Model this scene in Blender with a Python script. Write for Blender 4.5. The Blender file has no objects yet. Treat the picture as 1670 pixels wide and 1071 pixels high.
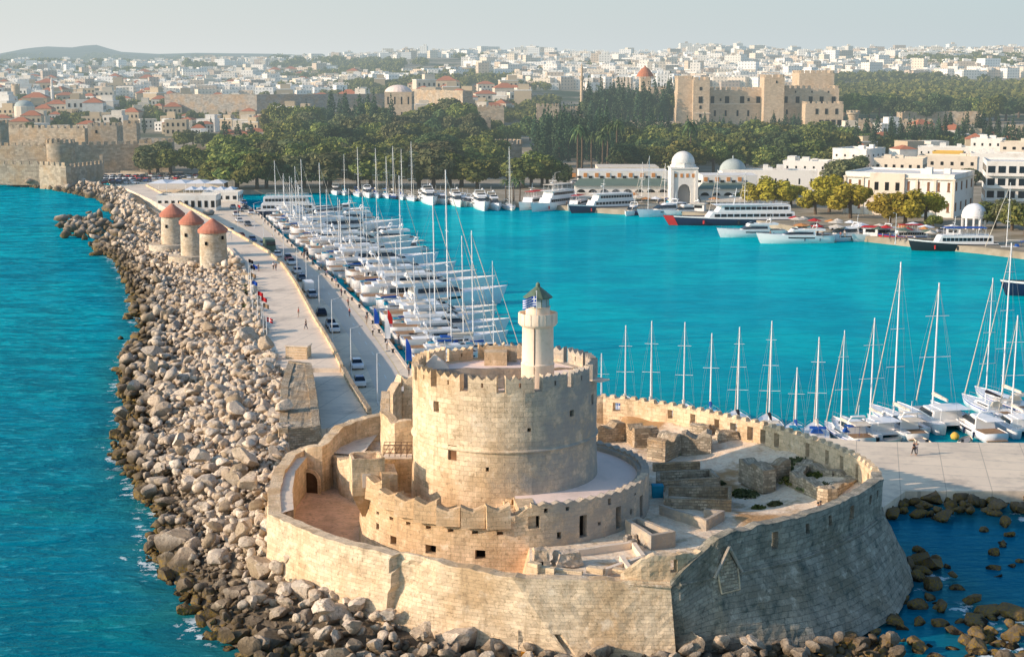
import bpy, math, random
import numpy as np
from mathutils import Vector, Matrix, noise as mnoise
random.seed(7); RNG = np.random.default_rng(7)
R = math.radians; PI = math.pi
sc = bpy.context.scene
COL = sc.collection
F_PX, H_CAM, PITCH = 2500.0, 48.0, math.atan(423.5/2500.0)
CP, SP = math.cos(PITCH), math.sin(PITCH)
SUN_AZ, SUN_EL = R(17), R(20)       # light travels towards (+cos az, +sin az)

def at(px, py, z=0.0):
    dx = (px-835)/F_PX; dy = -(py-535.5)/F_PX
    d = (dx, CP+dy*SP, -SP+dy*CP)
    t = (z-H_CAM)/d[2]
    return (d[0]*t, d[1]*t)
def atY(px, py, Y):
    dx = (px-835)/F_PX; dy = -(py-535.5)/F_PX
    d = (dx, CP+dy*SP, -SP+dy*CP)
    t = Y/d[1]
    return (d[0]*t, Y, H_CAM+d[2]*t)
def proj(x, y, z):
    zc = y*CP-(z-H_CAM)*SP
    u = y*SP+(z-H_CAM)*CP
    return (835+x/zc*F_PX, 535.5-u/zc*F_PX)
def xat(px, Y, z=2.0):
    zc = Y*CP-(z-H_CAM)*SP
    return (px-835)/F_PX*zc

# ------------------------------------------------------------------ materials
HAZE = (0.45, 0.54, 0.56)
MATS = {}
class NT:
    def __init__(s, name):
        m = bpy.data.materials.new(name); m.use_nodes = True
        s.m = m; s.t = m.node_tree; s.t.nodes.clear(); s.L = s.t.links
        s.out = s.n('ShaderNodeOutputMaterial')
    def n(s, typ, **kw):
        nd = s.t.nodes.new(typ)
        for k, v in kw.items():
            if k.startswith('i_'):
                nd.inputs[k[2:].replace('_', ' ')].default_value = v
            else: setattr(nd, k, v)
        return nd
    def l(s, a, b): s.L.new(a, b)
    def val(s, sock, v):
        if hasattr(v, 'is_linked') or hasattr(v, 'links'): s.l(v, sock)
        else: sock.default_value = v
    def math(s, op, a, b=None, c=None, clamp=False):
        nd = s.n('ShaderNodeMath', operation=op, use_clamp=clamp)
        s.val(nd.inputs[0], a)
        if b is not None: s.val(nd.inputs[1], b)
        if c is not None: s.val(nd.inputs[2], c)
        return nd.outputs[0]
    def mix(s, f, a, b, bt='MIX'):
        nd = s.n('ShaderNodeMix', data_type='RGBA', blend_type=bt)
        s.val(nd.inputs[0], f)
        for k, v in ((6, a), (7, b)):
            if isinstance(v, tuple): nd.inputs[k].default_value = (*v[:3], 1)
            else: s.l(v, nd.inputs[k])
        return nd.outputs[2]
    def noise(s, scale, detail=3, rough=.55, vec=None, out='Fac', dist=0):
        nd = s.n('ShaderNodeTexNoise'); nd.inputs['Scale'].default_value = scale
        nd.inputs['Detail'].default_value = detail; nd.inputs['Roughness'].default_value = rough
        nd.inputs['Distortion'].default_value = dist
        if vec is not None: s.l(vec, nd.inputs['Vector'])
        return nd.outputs[out]
    def ramp(s, f, stops):
        nd = s.n('ShaderNodeValToRGB'); s.l(f, nd.inputs[0])
        e = nd.color_ramp.elements
        while len(e) < len(stops): e.new(0.5)
        for k, (p, c) in enumerate(stops):
            e[k].position = p; e[k].color = (*c, 1) if isinstance(c, tuple) else (c, c, c, 1)
        return nd.outputs[0]
    def remap(s, f, a, b, c=0.0, d=1.0):
        nd = s.n('ShaderNodeMapRange', interpolation_type='SMOOTHSTEP'); s.l(f, nd.inputs[0])
        for k, v in zip((1, 2, 3, 4), (a, b, c, d)): nd.inputs[k].default_value = v
        return nd.outputs[0]
    def pos(s): return s.n('ShaderNodeNewGeometry').outputs['Position']
    def sep(s, v):
        nd = s.n('ShaderNodeSeparateXYZ'); s.l(v, nd.inputs[0]); return nd.outputs
    def bsdf(s, col, rough=.9, spec=.2, bump=None, bstr=.5, bdist=.1, metal=0, trans=None):
        b = s.n('ShaderNodeBsdfPrincipled')
        if isinstance(col, tuple): b.inputs['Base Color'].default_value = (*col, 1)
        else: s.l(col, b.inputs['Base Color'])
        s.val(b.inputs['Roughness'], rough); b.inputs['Specular IOR Level'].default_value = spec
        b.inputs['Metallic'].default_value = metal
        if bump is not None:
            bn = s.n('ShaderNodeBump'); bn.inputs['Strength'].default_value = bstr; bn.inputs['Distance'].default_value = bdist
            s.l(bump, bn.inputs['Height']); s.l(bn.outputs[0], b.inputs['Normal'])
        return b.outputs[0]
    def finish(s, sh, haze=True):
        # aerial haze blended into the materials: grows with how far inland a surface stands
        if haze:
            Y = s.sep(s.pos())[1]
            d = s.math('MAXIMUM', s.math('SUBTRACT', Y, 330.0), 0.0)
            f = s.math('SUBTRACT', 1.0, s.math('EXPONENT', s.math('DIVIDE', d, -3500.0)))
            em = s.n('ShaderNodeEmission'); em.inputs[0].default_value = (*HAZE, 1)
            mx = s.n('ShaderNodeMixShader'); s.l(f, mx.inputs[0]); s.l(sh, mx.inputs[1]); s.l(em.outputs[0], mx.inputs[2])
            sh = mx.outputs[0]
        s.l(sh, s.out.inputs[0])
        MATS[s.m.name] = s.m
        return s.m
def objrand(t): return t.n('ShaderNodeObjectInfo').outputs['Random']
def plain(name, col, rough=.5, spec=.3, metal=0, var=0.0, nscale=1.2):
    t = NT(name); c = col
    if var:
        n = t.noise(nscale, 4, .6, t.pos())
        c = t.mix(t.remap(n, .3, .7), tuple(x*(1-var) for x in col), tuple(min(1, x*(1+var*.6)) for x in col))
    return t.finish(t.bsdf(c, rough, spec, metal=metal))
def varied(name, cols, rough=.6, spec=.25, weather=.12):
    """one material, one colour per object from a list"""
    t = NT(name); r = objrand(t)
    nd = t.n('ShaderNodeValToRGB'); nd.color_ramp.interpolation = 'CONSTANT'; t.l(r, nd.inputs[0])
    e = nd.color_ramp.elements
    while len(e) < len(cols): e.new(.5)
    for k, c in enumerate(cols): e[k].position = k/len(cols); e[k].color = (*c, 1)
    n = t.noise(.9, 4, .6, t.pos())
    c = t.mix(t.math('MULTIPLY', t.remap(n, .4, .75), weather), nd.outputs[0], (.12, .10, .08))
    return t.finish(t.bsdf(c, rough, spec))

def masonry(name, base, dark, light, bw=.75, bh=.36, mortar=.022, stain=.5, bump=.35, warm=(.50, .30, .13), cool=None, shadeX=None, block=.35):
    t = NT(name)
    uv = t.n('ShaderNodeUVMap').outputs[0]
    P = t.pos()
    # wobble courses slightly
    wob = t.n('ShaderNodeVectorMath', operation='MULTIPLY_ADD')
    t.l(t.noise(.9, 5, .7, P, 'Color'), wob.inputs[0]); wob.inputs[1].default_value = (.30, .22, 0); t.l(uv, wob.inputs[2])
    br = t.n('ShaderNodeTexBrick'); t.l(wob.outputs[0], br.inputs['Vector'])
    br.inputs['Color1'].default_value = (0, 0, 0, 1); br.inputs['Color2'].default_value = (1, 1, 1, 1); br.inputs['Mortar'].default_value = (.5, .5, .5, 1)
    br.inputs['Scale'].default_value = 1; br.inputs['Brick Width'].default_value = bw; br.inputs['Row Height'].default_value = bh
    br.inputs['Mortar Size'].default_value = mortar; br.inputs['Mortar Smooth'].default_value = .6; br.inputs['Bias'].default_value = 0
    c = t.mix(t.math('MULTIPLY', t.sep(br.outputs['Color'])[0], 1.0), tuple(b*(1-block) for b in base), tuple(min(1, b*(1+block*.45)) for b in base))
    n1 = t.noise(.16, 6, .62, P); n2 = t.noise(.7, 6, .7, P); n3 = t.noise(3.5, 5, .7, P)
    c = t.mix(t.math('MULTIPLY', t.remap(n1, .42, .66), stain), c, warm)
    c = t.mix(t.math('MULTIPLY', t.remap(n2, .5, .72), stain*1.1), c, dark)
    c = t.mix(t.math('MULTIPLY', t.remap(n2, .46, .28), stain*.9), c, light)
    c = t.mix(t.math('MULTIPLY', t.remap(n3, .52, .72), .5), c, dark)
    c = t.mix(t.math('MULTIPLY', t.remap(t.noise(2.1, 6, .75, P), .56, .64), .55), c, tuple(d*.62 for d in dark))
    run = t.n('ShaderNodeMapping'); run.inputs['Scale'].default_value = (1.3, 1.3, .12); t.l(P, run.inputs[0])
    c = t.mix(t.math('MULTIPLY', t.remap(t.noise(1.0, 5, .65, run.outputs[0]), .54, .72), .5), c, tuple(d*.8 for d in dark))
    c = t.mix(t.math('MULTIPLY', br.outputs['Fac'], t.remap(n2, .35, .6, .1, .55)), c, tuple(d*.6 for d in dark))
    if cool is not None:  # side turned from the sun: shade painted into the stone across X
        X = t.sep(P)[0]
        g = t.math('MULTIPLY', t.remap(t.math('ADD', X, t.math('MULTIPLY', n1, 14.0)), shadeX[0]+7, shadeX[1]+7), t.remap(n2, .35, .55, .35, .85))
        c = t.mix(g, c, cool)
    h = t.math('ADD', t.math('MULTIPLY', br.outputs['Fac'], -.5), t.math('ADD', t.math('MULTIPLY', n3, .9), t.math('MULTIPLY', t.noise(9, 4, .7, P), .5)))
    return t.finish(t.bsdf(c, .93, .08, bump=h, bstr=bump*1.6, bdist=.12))

# ------------------------------------------------------------------ mesh building
class MB:
    def __init__(s): s.v = []; s.f = []; s.uv = []; s.mi = []
    def add(s, vs, fs, uvs=None, mi=0):
        o = len(s.v); s.v.extend(vs)
        for k, f in enumerate(fs):
            s.f.append(tuple(i+o for i in f)); s.uv.append(uvs[k] if uvs else None); s.mi.append(mi)
        return s
    def box(s, c, d, rz=0, taper=1.0, mi=0, z0=False):
        x, y, z = c; a, b, h = d[0]/2, d[1]/2, d[2]
        zb = z if z0 else z-h/2
        co, si = math.cos(rz), math.sin(rz); vs = []
        for k, zz in ((1, zb), (taper, zb+h)):
            for u, w in ((-a, -b), (a, -b), (a, b), (-a, b)):
                u2, w2 = u*k, w*k; vs.append((x+u2*co-w2*si, y+u2*si+w2*co, zz))
        return s.add(vs, [(3, 2, 1, 0), (4, 5, 6, 7), (0, 1, 5, 4), (1, 2, 6, 5), (2, 3, 7, 6), (3, 0, 4, 7)], mi=mi)
    def tube(s, p, q, r0, r1=None, n=8, mi=0):
        r1 = r0 if r1 is None else r1
        p = Vector(p); q = Vector(q); d = (q-p).normalized()
        a = d.orthogonal().normalized(); b = d.cross(a); vs = []
        for c, r in ((p, r0), (q, r1)):
            for k in range(n):
                t = 2*PI*k/n; vs.append(tuple(c+a*(r*math.cos(t))+b*(r*math.sin(t))))
        fs = [(k, (k+1) % n, n+(k+1) % n, n+k) for k in range(n)]+[tuple(range(n-1, -1, -1)), tuple(range(n, 2*n))]
        return s.add(vs, fs, mi=mi)
    def lathe(s, prof, n=32, c=(0, 0, 0), a0=0, a1=2*PI, mi=0, sx=1, sy=1):
        full = abs(a1-a0-2*PI) < 1e-6; m = n if full else n+1; vs = []; uvl = []
        rmax = max(r for r, z in prof); L = 0
        for j, (r, z) in enumerate(prof):
            if j: L += math.hypot(r-prof[j-1][0], z-prof[j-1][1])
            for k in range(m):
                t = a0+(a1-a0)*k/n; vs.append((c[0]+r*math.cos(t)*sx, c[1]+r*math.sin(t)*sy, c[2]+z))
            uvl.append(L)
        fs = []; uvs = []
        for j in range(len(prof)-1):
            for k in range(n):
                k2 = (k+1) % m
                fs.append((j*m+k, j*m+k2, (j+1)*m+k2, (j+1)*m+k))
                u0, u1 = (a0+(a1-a0)*k/n)*rmax, (a0+(a1-a0)*(k+1)/n)*rmax
                uvs.append([(u0, uvl[j]), (u1, uvl[j]), (u1, uvl[j+1]), (u0, uvl[j+1])])
        return s.add(vs, fs, uvs, mi=mi)
    def prism(s, pts, z0, z1, mi=0, top=True, bottom=False):
        n = len(pts)
        area = sum(pts[i][0]*pts[(i+1) % n][1]-pts[(i+1) % n][0]*pts[i][1] for i in range(n))
        if area < 0: pts = pts[::-1]
        zt = z1 if isinstance(z1, (list, tuple)) else [z1]*n
        if area < 0: zt = list(zt)[::-1]
        vs = [(x, y, z0) for x, y in pts]+[(p[0], p[1], zt[i]) for i, p in enumerate(pts)]
        fs = [(k, (k+1) % n, n+(k+1) % n, n+k) for k in range(n)]
        if top: fs.append(tuple(range(n, 2*n)))
        if bottom: fs.append(tuple(range(n-1, -1, -1)))
        return s.add(vs, fs, mi=mi)
    def build(s, name, mats, parent=None, smooth=False, loc=None):
        me = bpy.data.meshes.new(name); me.from_pydata(s.v, [], s.f)
        uvl = me.uv_layers.new(name='UVMap'); V = s.v; data = np.zeros((len(me.loops), 2), dtype=np.float32); i = 0
        for f, u in zip(s.f, s.uv):
            if u is None:
                a, b, c = (V[f[0]], V[f[1]], V[f[2]]) if len(f) < 4 else (V[f[0]], V[f[1]], V[f[2]])
                e1 = (b[0]-a[0], b[1]-a[1], b[2]-a[2]); e2 = (c[0]-a[0], c[1]-a[1], c[2]-a[2])
                nx, ny, nz = e1[1]*e2[2]-e1[2]*e2[1], e1[2]*e2[0]-e1[0]*e2[2], e1[0]*e2[1]-e1[1]*e2[0]
                ln = math.sqrt(nx*nx+ny*ny+nz*nz) or 1
                if abs(nz)/ln > .75:
                    for q in f: data[i] = (V[q][0], V[q][1]); i += 1
                else:
                    h = math.hypot(nx, ny) or 1; tx, ty = -ny/h, nx/h
                    for q in f: data[i] = (V[q][0]*tx+V[q][1]*ty, V[q][2]); i += 1
            else:
                for q in u: data[i] = q; i += 1
        uvl.data.foreach_set('uv', data.ravel())
        if not isinstance(mats, (list, tuple)): mats = [mats]
        for m in mats: me.materials.append(m)
        if len(mats) > 1: me.polygons.foreach_set('material_index', s.mi)
        if smooth: me.polygons.foreach_set('use_smooth', [True]*len(me.polygons))
        me.update()
        return link(name, me, parent, loc)
def link(name, me, parent=None, loc=None):
    o = bpy.data.objects.new(name, me); COL.objects.link(o)
    if parent is not None: o.parent = parent
    if loc is not None: o.location = loc
    return o
def smooth_angle(o, ang=40):
    me = o.data; me.polygons.foreach_set('use_smooth', [True]*len(me.polygons))
    try: me.set_sharp_from_angle(angle=R(ang))
    except Exception: pass
    return o
def np_mesh(name, V, Fq, mat, attrs=None, smooth=False, parent=None, uv=None):
    """V (n,3), Fq (m,k) arrays"""
    me = bpy.data.meshes.new(name); n, m, k = len(V), len(Fq), Fq.shape[1]
    me.vertices.add(n); me.vertices.foreach_set('co', np.asarray(V, dtype=np.float32).ravel())
    me.loops.add(m*k); me.loops.foreach_set('vertex_index', Fq.astype(np.int32).ravel())
    me.polygons.add(m); me.polygons.foreach_set('loop_start', np.arange(0, m*k, k, dtype=np.int32))
    if uv is not None:
        ul = me.uv_layers.new(name='UVMap'); ul.data.foreach_set('uv', np.asarray(uv, dtype=np.float32).ravel())
    me.update(calc_edges=True); me.validate()
    for nm, arr in (attrs or {}).items():
        a = me.attributes.new(nm, 'FLOAT', 'POINT'); a.data.foreach_set('value', np.asarray(arr, dtype=np.float32))
    me.polygons.foreach_set('use_smooth', [bool(smooth)]*len(me.polygons))
    for q in (mat if isinstance(mat, (list, tuple)) else [mat]): me.materials.append(q)
    return link(name, me, parent)
def fbm(x, y, z=0, o=4, lac=2.1, g=.5):
    s = 0; a = 1; t = 0
    for k in range(o):
        s += a*mnoise.noise(Vector((x, y, z))); t += a; a *= g; x *= lac; y *= lac; z = z*lac+3.1
    return s/t

# ------------------------------------------------------------------ things, labels
REG = []
def empty(name, loc=(0, 0, 0), rz=0):
    o = bpy.data.objects.new(name, None); COL.objects.link(o); o.location = loc; o.rotation_euler = (0, 0, rz)
    o.empty_display_size = .5
    return o
def tag(o, label, cat, group=None):
    o['label'] = label; o['category'] = cat
    if group: o['group'] = group
    return o
def struct(o, label=None): o['kind'] = 'structure'; return o
def stuff(o, label, cat): o['kind'] = 'stuff'; o['label'] = label; o['category'] = cat; return o
ORD = ('first second third fourth fifth sixth seventh eighth ninth tenth eleventh twelfth thirteenth fourteenth fifteenth sixteenth '
       'seventeenth eighteenth nineteenth twentieth').split()
def ordw(n):
    if n <= 20: return ORD[n-1]
    tens = ['twenty', 'thirty', 'forty', 'fifty', 'sixty', 'seventy', 'eighty', 'ninety']
    tn = ['twentieth', 'thirtieth', 'fortieth', 'fiftieth', 'sixtieth', 'seventieth', 'eightieth', 'ninetieth']
    q, r = divmod(n, 10)
    return tn[q-2] if r == 0 else tens[q-2]+'-'+ORD[r-1]
def reg(o, desc, zone, cat, group):
    """desc + zone; things that share both get counted off from the left when the scene is finished"""
    o['category'] = cat; o['group'] = group; REG.append((o, desc, zone)); return o
def finish_labels():
    cls = {}
    for o, d, z in REG: cls.setdefault((d, z), []).append(o)
    for (d, z), l in cls.items():
        l.sort(key=lambda o: proj(*o.location)[0])
        for k, o in enumerate(l):
            o['label'] = f'{d} {z}' if len(l) == 1 else f'{d}, {ordw(k+1)} from left {z}'
def copy_tree(o, parent=None):
    c = o.copy(); COL.objects.link(c); c.parent = parent
    for ch in CH.get(o.name, ()): copy_tree(ch, c)
    return c
CH = {}
def remember(o):
    def kids(p): CH[p.name] = [c for c in bpy.data.objects if c.parent == p]; [kids(c) for c in CH[p.name]]
    kids(o); return o
USED = set()
def place(proto, loc, rz=0, s=1.0):
    o = proto if proto.name not in USED else copy_tree(proto)
    USED.add(proto.name); o.location = loc; o.rotation_euler = (0, 0, rz)
    o.scale = s if isinstance(s, tuple) else (s, s, s)
    return o
def drop_unused(protos):
    for p in protos:
        if p.name not in USED:
            def rm(o):
                for c in CH.get(o.name, ()): rm(c)
                bpy.data.objects.remove(o)
            rm(p)

# a wall of cells: M(u,v,w) -> xyz, w=0 outside face, w=1 inside face; solid(i,j) says which cells stand
def cellwall(mb, us, vs, M, solid, uscale=1.0, closed=False, mi=0, inner=True):
    nu, nv = len(us)-1, len(vs)-1
    idx = {}
    def vert(i, j, w):
        ii = i % nu if closed else i
        k = (ii, j, w)
        if k not in idx: idx[k] = len(mb.v); mb.v.append(M(us[ii], vs[j], w))
        return idx[k]
    S = [[bool(solid(i, j)) for j in range(nv)] for i in range(nu)]
    def sol(i, j):
        if closed: i %= nu
        return 0 <= i < nu and 0 <= j < nv and S[i][j]
    def face(a, uvs): mb.f.append(tuple(a)); mb.uv.append(uvs); mb.mi.append(mi)
    for i in range(nu):
        for j in range(nv):
            if not S[i][j]: continue
            u0, u1, v0, v1 = us[i]*uscale, us[i+1]*uscale, vs[j], vs[j+1]
            a, b, c, d = vert(i, j, 0), vert(i+1, j, 0), vert(i+1, j+1, 0), vert(i, j+1, 0)
            face((a, b, c, d), [(u0, v0), (u1, v0), (u1, v1), (u0, v1)])
            A, B, C, D = vert(i, j, 1), vert(i+1, j, 1), vert(i+1, j+1, 1), vert(i, j+1, 1)
            if inner: face((B, A, D, C), [(u1, v0), (u0, v0), (u0, v1), (u1, v1)])
            if not sol(i, j+1): face((d, c, C, D), [(u0, 0), (u1, 0), (u1, 1), (u0, 1)])
            if not sol(i, j-1) and j > 0: face((b, a, A, B), [(u1, 0), (u0, 0), (u0, 1), (u1, 1)])
            if not sol(i+1, j): face((c, b, B, C), [(0, v1), (0, v0), (1, v0), (1, v1)])
            if not sol(i-1, j): face((a, d, D, A), [(0, v0), (0, v1), (1, v1), (1, v0)])
    return mb
def breaks(a, b, step, extra=()):
    """even breaks from a to b with extra exact positions"""
    n = max(1, round((b-a)/step)); l = [a+(b-a)*k/n for k in range(n+1)]
    for e in extra:
        l = [x for x in l if abs(x-e) > step*.3 or x in (a, b)]+[e]
    return sorted(set(l))
class Path:
    """polyline with arc length; z optional third"""
    def __init__(s, pts, closed=False):
        s.p = [Vector((*p[:2], p[2] if len(p) > 2 else 0)) for p in pts]
        if closed: s.p.append(s.p[0])
        s.s = [0]
        for a, b in zip(s.p, s.p[1:]): s.s.append(s.s[-1]+math.hypot(b.x-a.x, b.y-a.y))
        s.L = s.s[-1]
    def at(s, u):
        u = min(max(u, 0), s.L)
        for k in range(len(s.s)-1):
            if u <= s.s[k+1] or k == len(s.s)-2:
                t = (u-s.s[k])/max(1e-9, s.s[k+1]-s.s[k]); return s.p[k].lerp(s.p[k+1], t)
    def nrm(s, u, e=.8):
        a, b = s.at(u-e), s.at(u+e); d = b-a; n = Vector((d.y, -d.x, 0)); return n.normalized() if n.length else Vector((1, 0, 0))
# ------------------------------------------------------------------ materials used
masonry('tower_stone', (.85, .635, .405), (.42, .285, .155), (.95, .80, .60), bw=.85, bh=.46, stain=.6, block=.2, cool=(.34, .33, .30), shadeX=(-1.5, 4.5))
masonry('fort_stone', (.82, .63, .41), (.40, .28, .16), (.92, .79, .60), bw=.95, bh=.42, stain=.6, block=.2)
masonry('shaded_wall_stone', (.40, .36, .28), (.10, .12, .10), (.66, .58, .45), bw=.9, bh=.46, stain=.85, block=.25, bump=.5, warm=(.22, .19, .13))  # right wall: shade and weathering both put into a darker stone colour
masonry('ring_stone', (.84, .625, .395), (.40, .28, .155), (.92, .78, .58), bw=.7, bh=.34, stain=.6, block=.2, cool=(.38, .35, .30), shadeX=(1, 5))
masonry('rubble_stone', (.62, .51, .36), (.26, .21, .15), (.80, .70, .55), bw=.55, bh=.28, mortar=.04, stain=.6, bump=.6, block=.5)
masonry('old_town_stone', (.47, .385, .275), (.24, .20, .155), (.56, .48, .36), bw=1.6, bh=.8, stain=.5, bump=.2)
masonry('shade_grey_stone', (.36, .33, .28), (.22, .20, .17), (.44, .40, .34), bw=1.6, bh=.8, stain=.5, bump=.2)  # stone with shade worked into its grey
masonry('palace_stone', (.64, .49, .33), (.40, .31, .20), (.72, .58, .41), bw=1.6, bh=.8, stain=.3, bump=.15, block=.18)
masonry('mill_stone', (.70, .60, .46), (.46, .37, .25), (.84, .76, .62), bw=.6, bh=.35, stain=.5, bump=.3, block=.3)
def stucco(name, col, dirt, s=1.0, bump=.15):
    t = NT(name); P = t.pos(); joints = 'paving' in name; n = t.noise(.5*s, 6, .65, P); n3 = t.noise(4*s, 4, .7, P)
    c = t.mix(t.math('MULTIPLY', t.remap(n, .48, .75), .6), col, dirt)
    c = t.mix(t.math('MULTIPLY', t.remap(n3, .5, .8), .3), c, dirt)
    if joints:
        bk = t.n('ShaderNodeTexBrick'); mp_ = t.n('ShaderNodeMapping'); mp_.inputs['Rotation'].default_value = (0, 0, R(13)); t.l(P, mp_.inputs[0]); t.l(mp_.outputs[0], bk.inputs['Vector'])
        bk.inputs['Scale'].default_value = 1; bk.inputs['Brick Width'].default_value = 5; bk.inputs['Row Height'].default_value = 4; bk.inputs['Mortar Size'].default_value = .05; bk.offset = 0
        bk.inputs['Color1'].default_value = (0, 0, 0, 1); bk.inputs['Color2'].default_value = (1, 1, 1, 1); bk.inputs['Mortar'].default_value = (.5, .5, .5, 1)
        c = t.mix(t.math('MULTIPLY', t.sep(bk.outputs['Color'])[0], .14), c, dirt); c = t.mix(t.math('MULTIPLY', bk.outputs['Fac'], .55), c, tuple(x*.6 for x in dirt))
        c = t.mix(t.math('MULTIPLY', t.remap(t.noise(.11, 5, .7, P), .55, .68), .45), c, tuple(x*.75 for x in dirt))
    t.finish(t.bsdf(c, .85, .1, bump=n3, bstr=bump, bdist=.05))
stucco('lighthouse_plaster', (.98, .77, .57), (.66, .48, .27), .8)
stucco('white_plaster', (.78, .74, .66), (.50, .42, .33), .4)
stucco('cream_plaster', (.72, .62, .48), (.48, .38, .27), .4)
stucco('coping_stone', (.80, .65, .49), (.42, .35, .26), 2, .5)
stucco('terrace_plaster', (.90, .70, .58), (.62, .50, .40), .6)
stucco('promenade_paving', (.84, .69, .52), (.42, .36, .29), .25)
stucco('quay_paving', (.84, .69, .50), (.45, .38, .30), .2)
stucco('road_asphalt', (.66, .57, .46), (.48, .42, .34), .2)
stucco('green_roof', (.15, .20, .15), (.10, .12, .10), .3)
stucco('lead_dome', (.42, .46, .42), (.25, .30, .28), .5)
stucco('tile_roof', (.47, .17, .085), (.28, .11, .07), .6)
stucco('mill_cap', (.50, .19, .12), (.66, .34, .24), .6)
plain('dark_opening', (.012, .011, .010), .9, .1)
plain('brown_shutter', (.22, .10, .045), .7, .2, var=.3)
plain('rusty_iron', (.17, .10, .06), .7, .3, var=.3)
plain('green_metal', (.12, .165, .105), .5, .4, var=.3)
plain('arch_shade', (.10, .06, .035), .95, .05, var=.3)
plain('glass_pane', (.50, .55, .50), .08, .8)
plain('boat_glass', (.012, .018, .025), .12, .6)
plain('white_paint', (.82, .80, .76), .45, .35)
plain('gelcoat', (.83, .81, .77), .25, .5)
plain('navy_hull', (.012, .022, .06), .25, .5)
plain('dark_hull', (.015, .018, .022), .3, .5)
plain('red_paint', (.55, .03, .025), .4, .4)
plain('blue_canvas', (.02, .09, .33), .8, .1, var=.2)
plain('teal_canvas', (.02, .26, .38), .8, .1, var=.2)
plain('black_canvas', (.02, .02, .025), .8, .1, var=.2)
plain('cream_canvas', (.66, .58, .46), .85, .1, var=.12)
plain('teak', (.33, .21, .12), .7, .2, var=.25)
plain('aluminium', (.70, .69, .66), .4, .4, metal=.2)
plain('wire', (.30, .33, .34), .5, .3)
plain('grey_metal', (.33, .32, .30), .5, .4)
plain('tyre', (.015, .015, .015), .8, .2)
plain('red_cloth', (.50, .03, .03), .8, .1); plain('yellow_line', (.62, .46, .12), .8, .1); plain('white_line', (.7, .68, .62), .8, .1)
plain('blue_cloth', (.02, .08, .38), .8, .1); plain('white_cloth', (.8, .8, .78), .8, .1)
plain('orange_trim', (.58, .25, .08), .8, .1)
plain('yellow_wall', (.68, .42, .08), .85, .1)
plain('lichen_orange', (.62, .26, .03), .9, .1, var=.5, nscale=5)
plain('skin', (.45, .26, .17), .7, .2)
varied('shirt', [(.7, .7, .7), (.45, .04, .04), (.05, .12, .35), (.05, .05, .06), (.5, .4, .25), (.65, .66, .7)])
varied('trousers', [(.03, .04, .08), (.05, .05, .05), (.3, .26, .2), (.15, .15, .17)])
varied('car_paint', [(.72, .72, .72), (.02, .03, .05), (.35, .37, .40), (.75, .75, .73), (.05, .12, .28), (.12, .13, .14), (.42, .03, .03), (.6, .62, .64)], .25, .5, 0)
varied('hull_white', [(.82, .81, .78), (.78, .76, .72), (.80, .81, .82), (.84, .80, .72)], .3, .5, .12)
varied('town_wall', [(.80, .74, .64), (.84, .80, .72), (.74, .62, .46), (.80, .70, .54), (.66, .52, .36), (.82, .79, .74), (.70, .58, .42)], .9, .1, .35)
varied('town_roof', [(.45, .18, .10), (.50, .24, .15), (.60, .52, .42), (.40, .19, .12)], .9, .1, .4)
varied('stone_house', [(.50, .39, .26), (.58, .46, .32), (.46, .35, .22), (.62, .52, .38)], .9, .1, .5)

# windows drawn as real-size dark openings on the far, tiny buildings of the city mass
t = NT('city_mass_wall')
rnd = t.n('ShaderNodeNewGeometry'); ri = rnd.outputs['Random Per Island']
base = t.ramp(ri, [(0, (.86, .78, .66)), (.25, (.80, .68, .52)), (.42, (.92, .88, .80)), (.62, (.66, .52, .38)), (.75, (.90, .83, .72)), (.93, (.50, .40, .31))])
base.node.color_ramp.interpolation = 'CONSTANT'
def winmask(t):
    uv = t.n('ShaderNodeUVMap').outputs[0]; s = t.sep(uv)
    fx = t.math('FRACT', t.math('DIVIDE', s[0], 3.4)); fz = t.math('FRACT', t.math('DIVIDE', s[1], 3.1))
    a = t.math('MULTIPLY', t.math('GREATER_THAN', fx, .32), t.math('LESS_THAN', fx, .68))
    b = t.math('MULTIPLY', t.math('GREATER_THAN', fz, .3), t.math('LESS_THAN', fz, .78))
    nz = t.sep(t.n('ShaderNodeNewGeometry').outputs['Normal'])[2]
    return t.math('MULTIPLY', t.math('MULTIPLY', a, b), t.math('LESS_THAN', nz, .5))
c = t.mix(t.math('MULTIPLY', winmask(t), .6), base, (.10, .12, .13))
t.finish(t.bsdf(c, .9, .1))
t = NT('house_wall')
r = objrand(t)
cl = t.ramp(r, [(0, (.72, .65, .54)), (.15, (.58, .45, .29)), (.3, (.76, .72, .64)), (.45, (.46, .36, .23)), (.6, (.66, .56, .42)), (.75, (.52, .41, .27)), (.9, (.68, .60, .47))])
cl.node.color_ramp.interpolation = 'CONSTANT'
cl = t.mix(t.math('MULTIPLY', t.remap(t.noise(.3, 5, .65, t.pos()), .45, .8), .45), cl, (.36, .28, .19))
t.finish(t.bsdf(cl, .9, .1))

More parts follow.
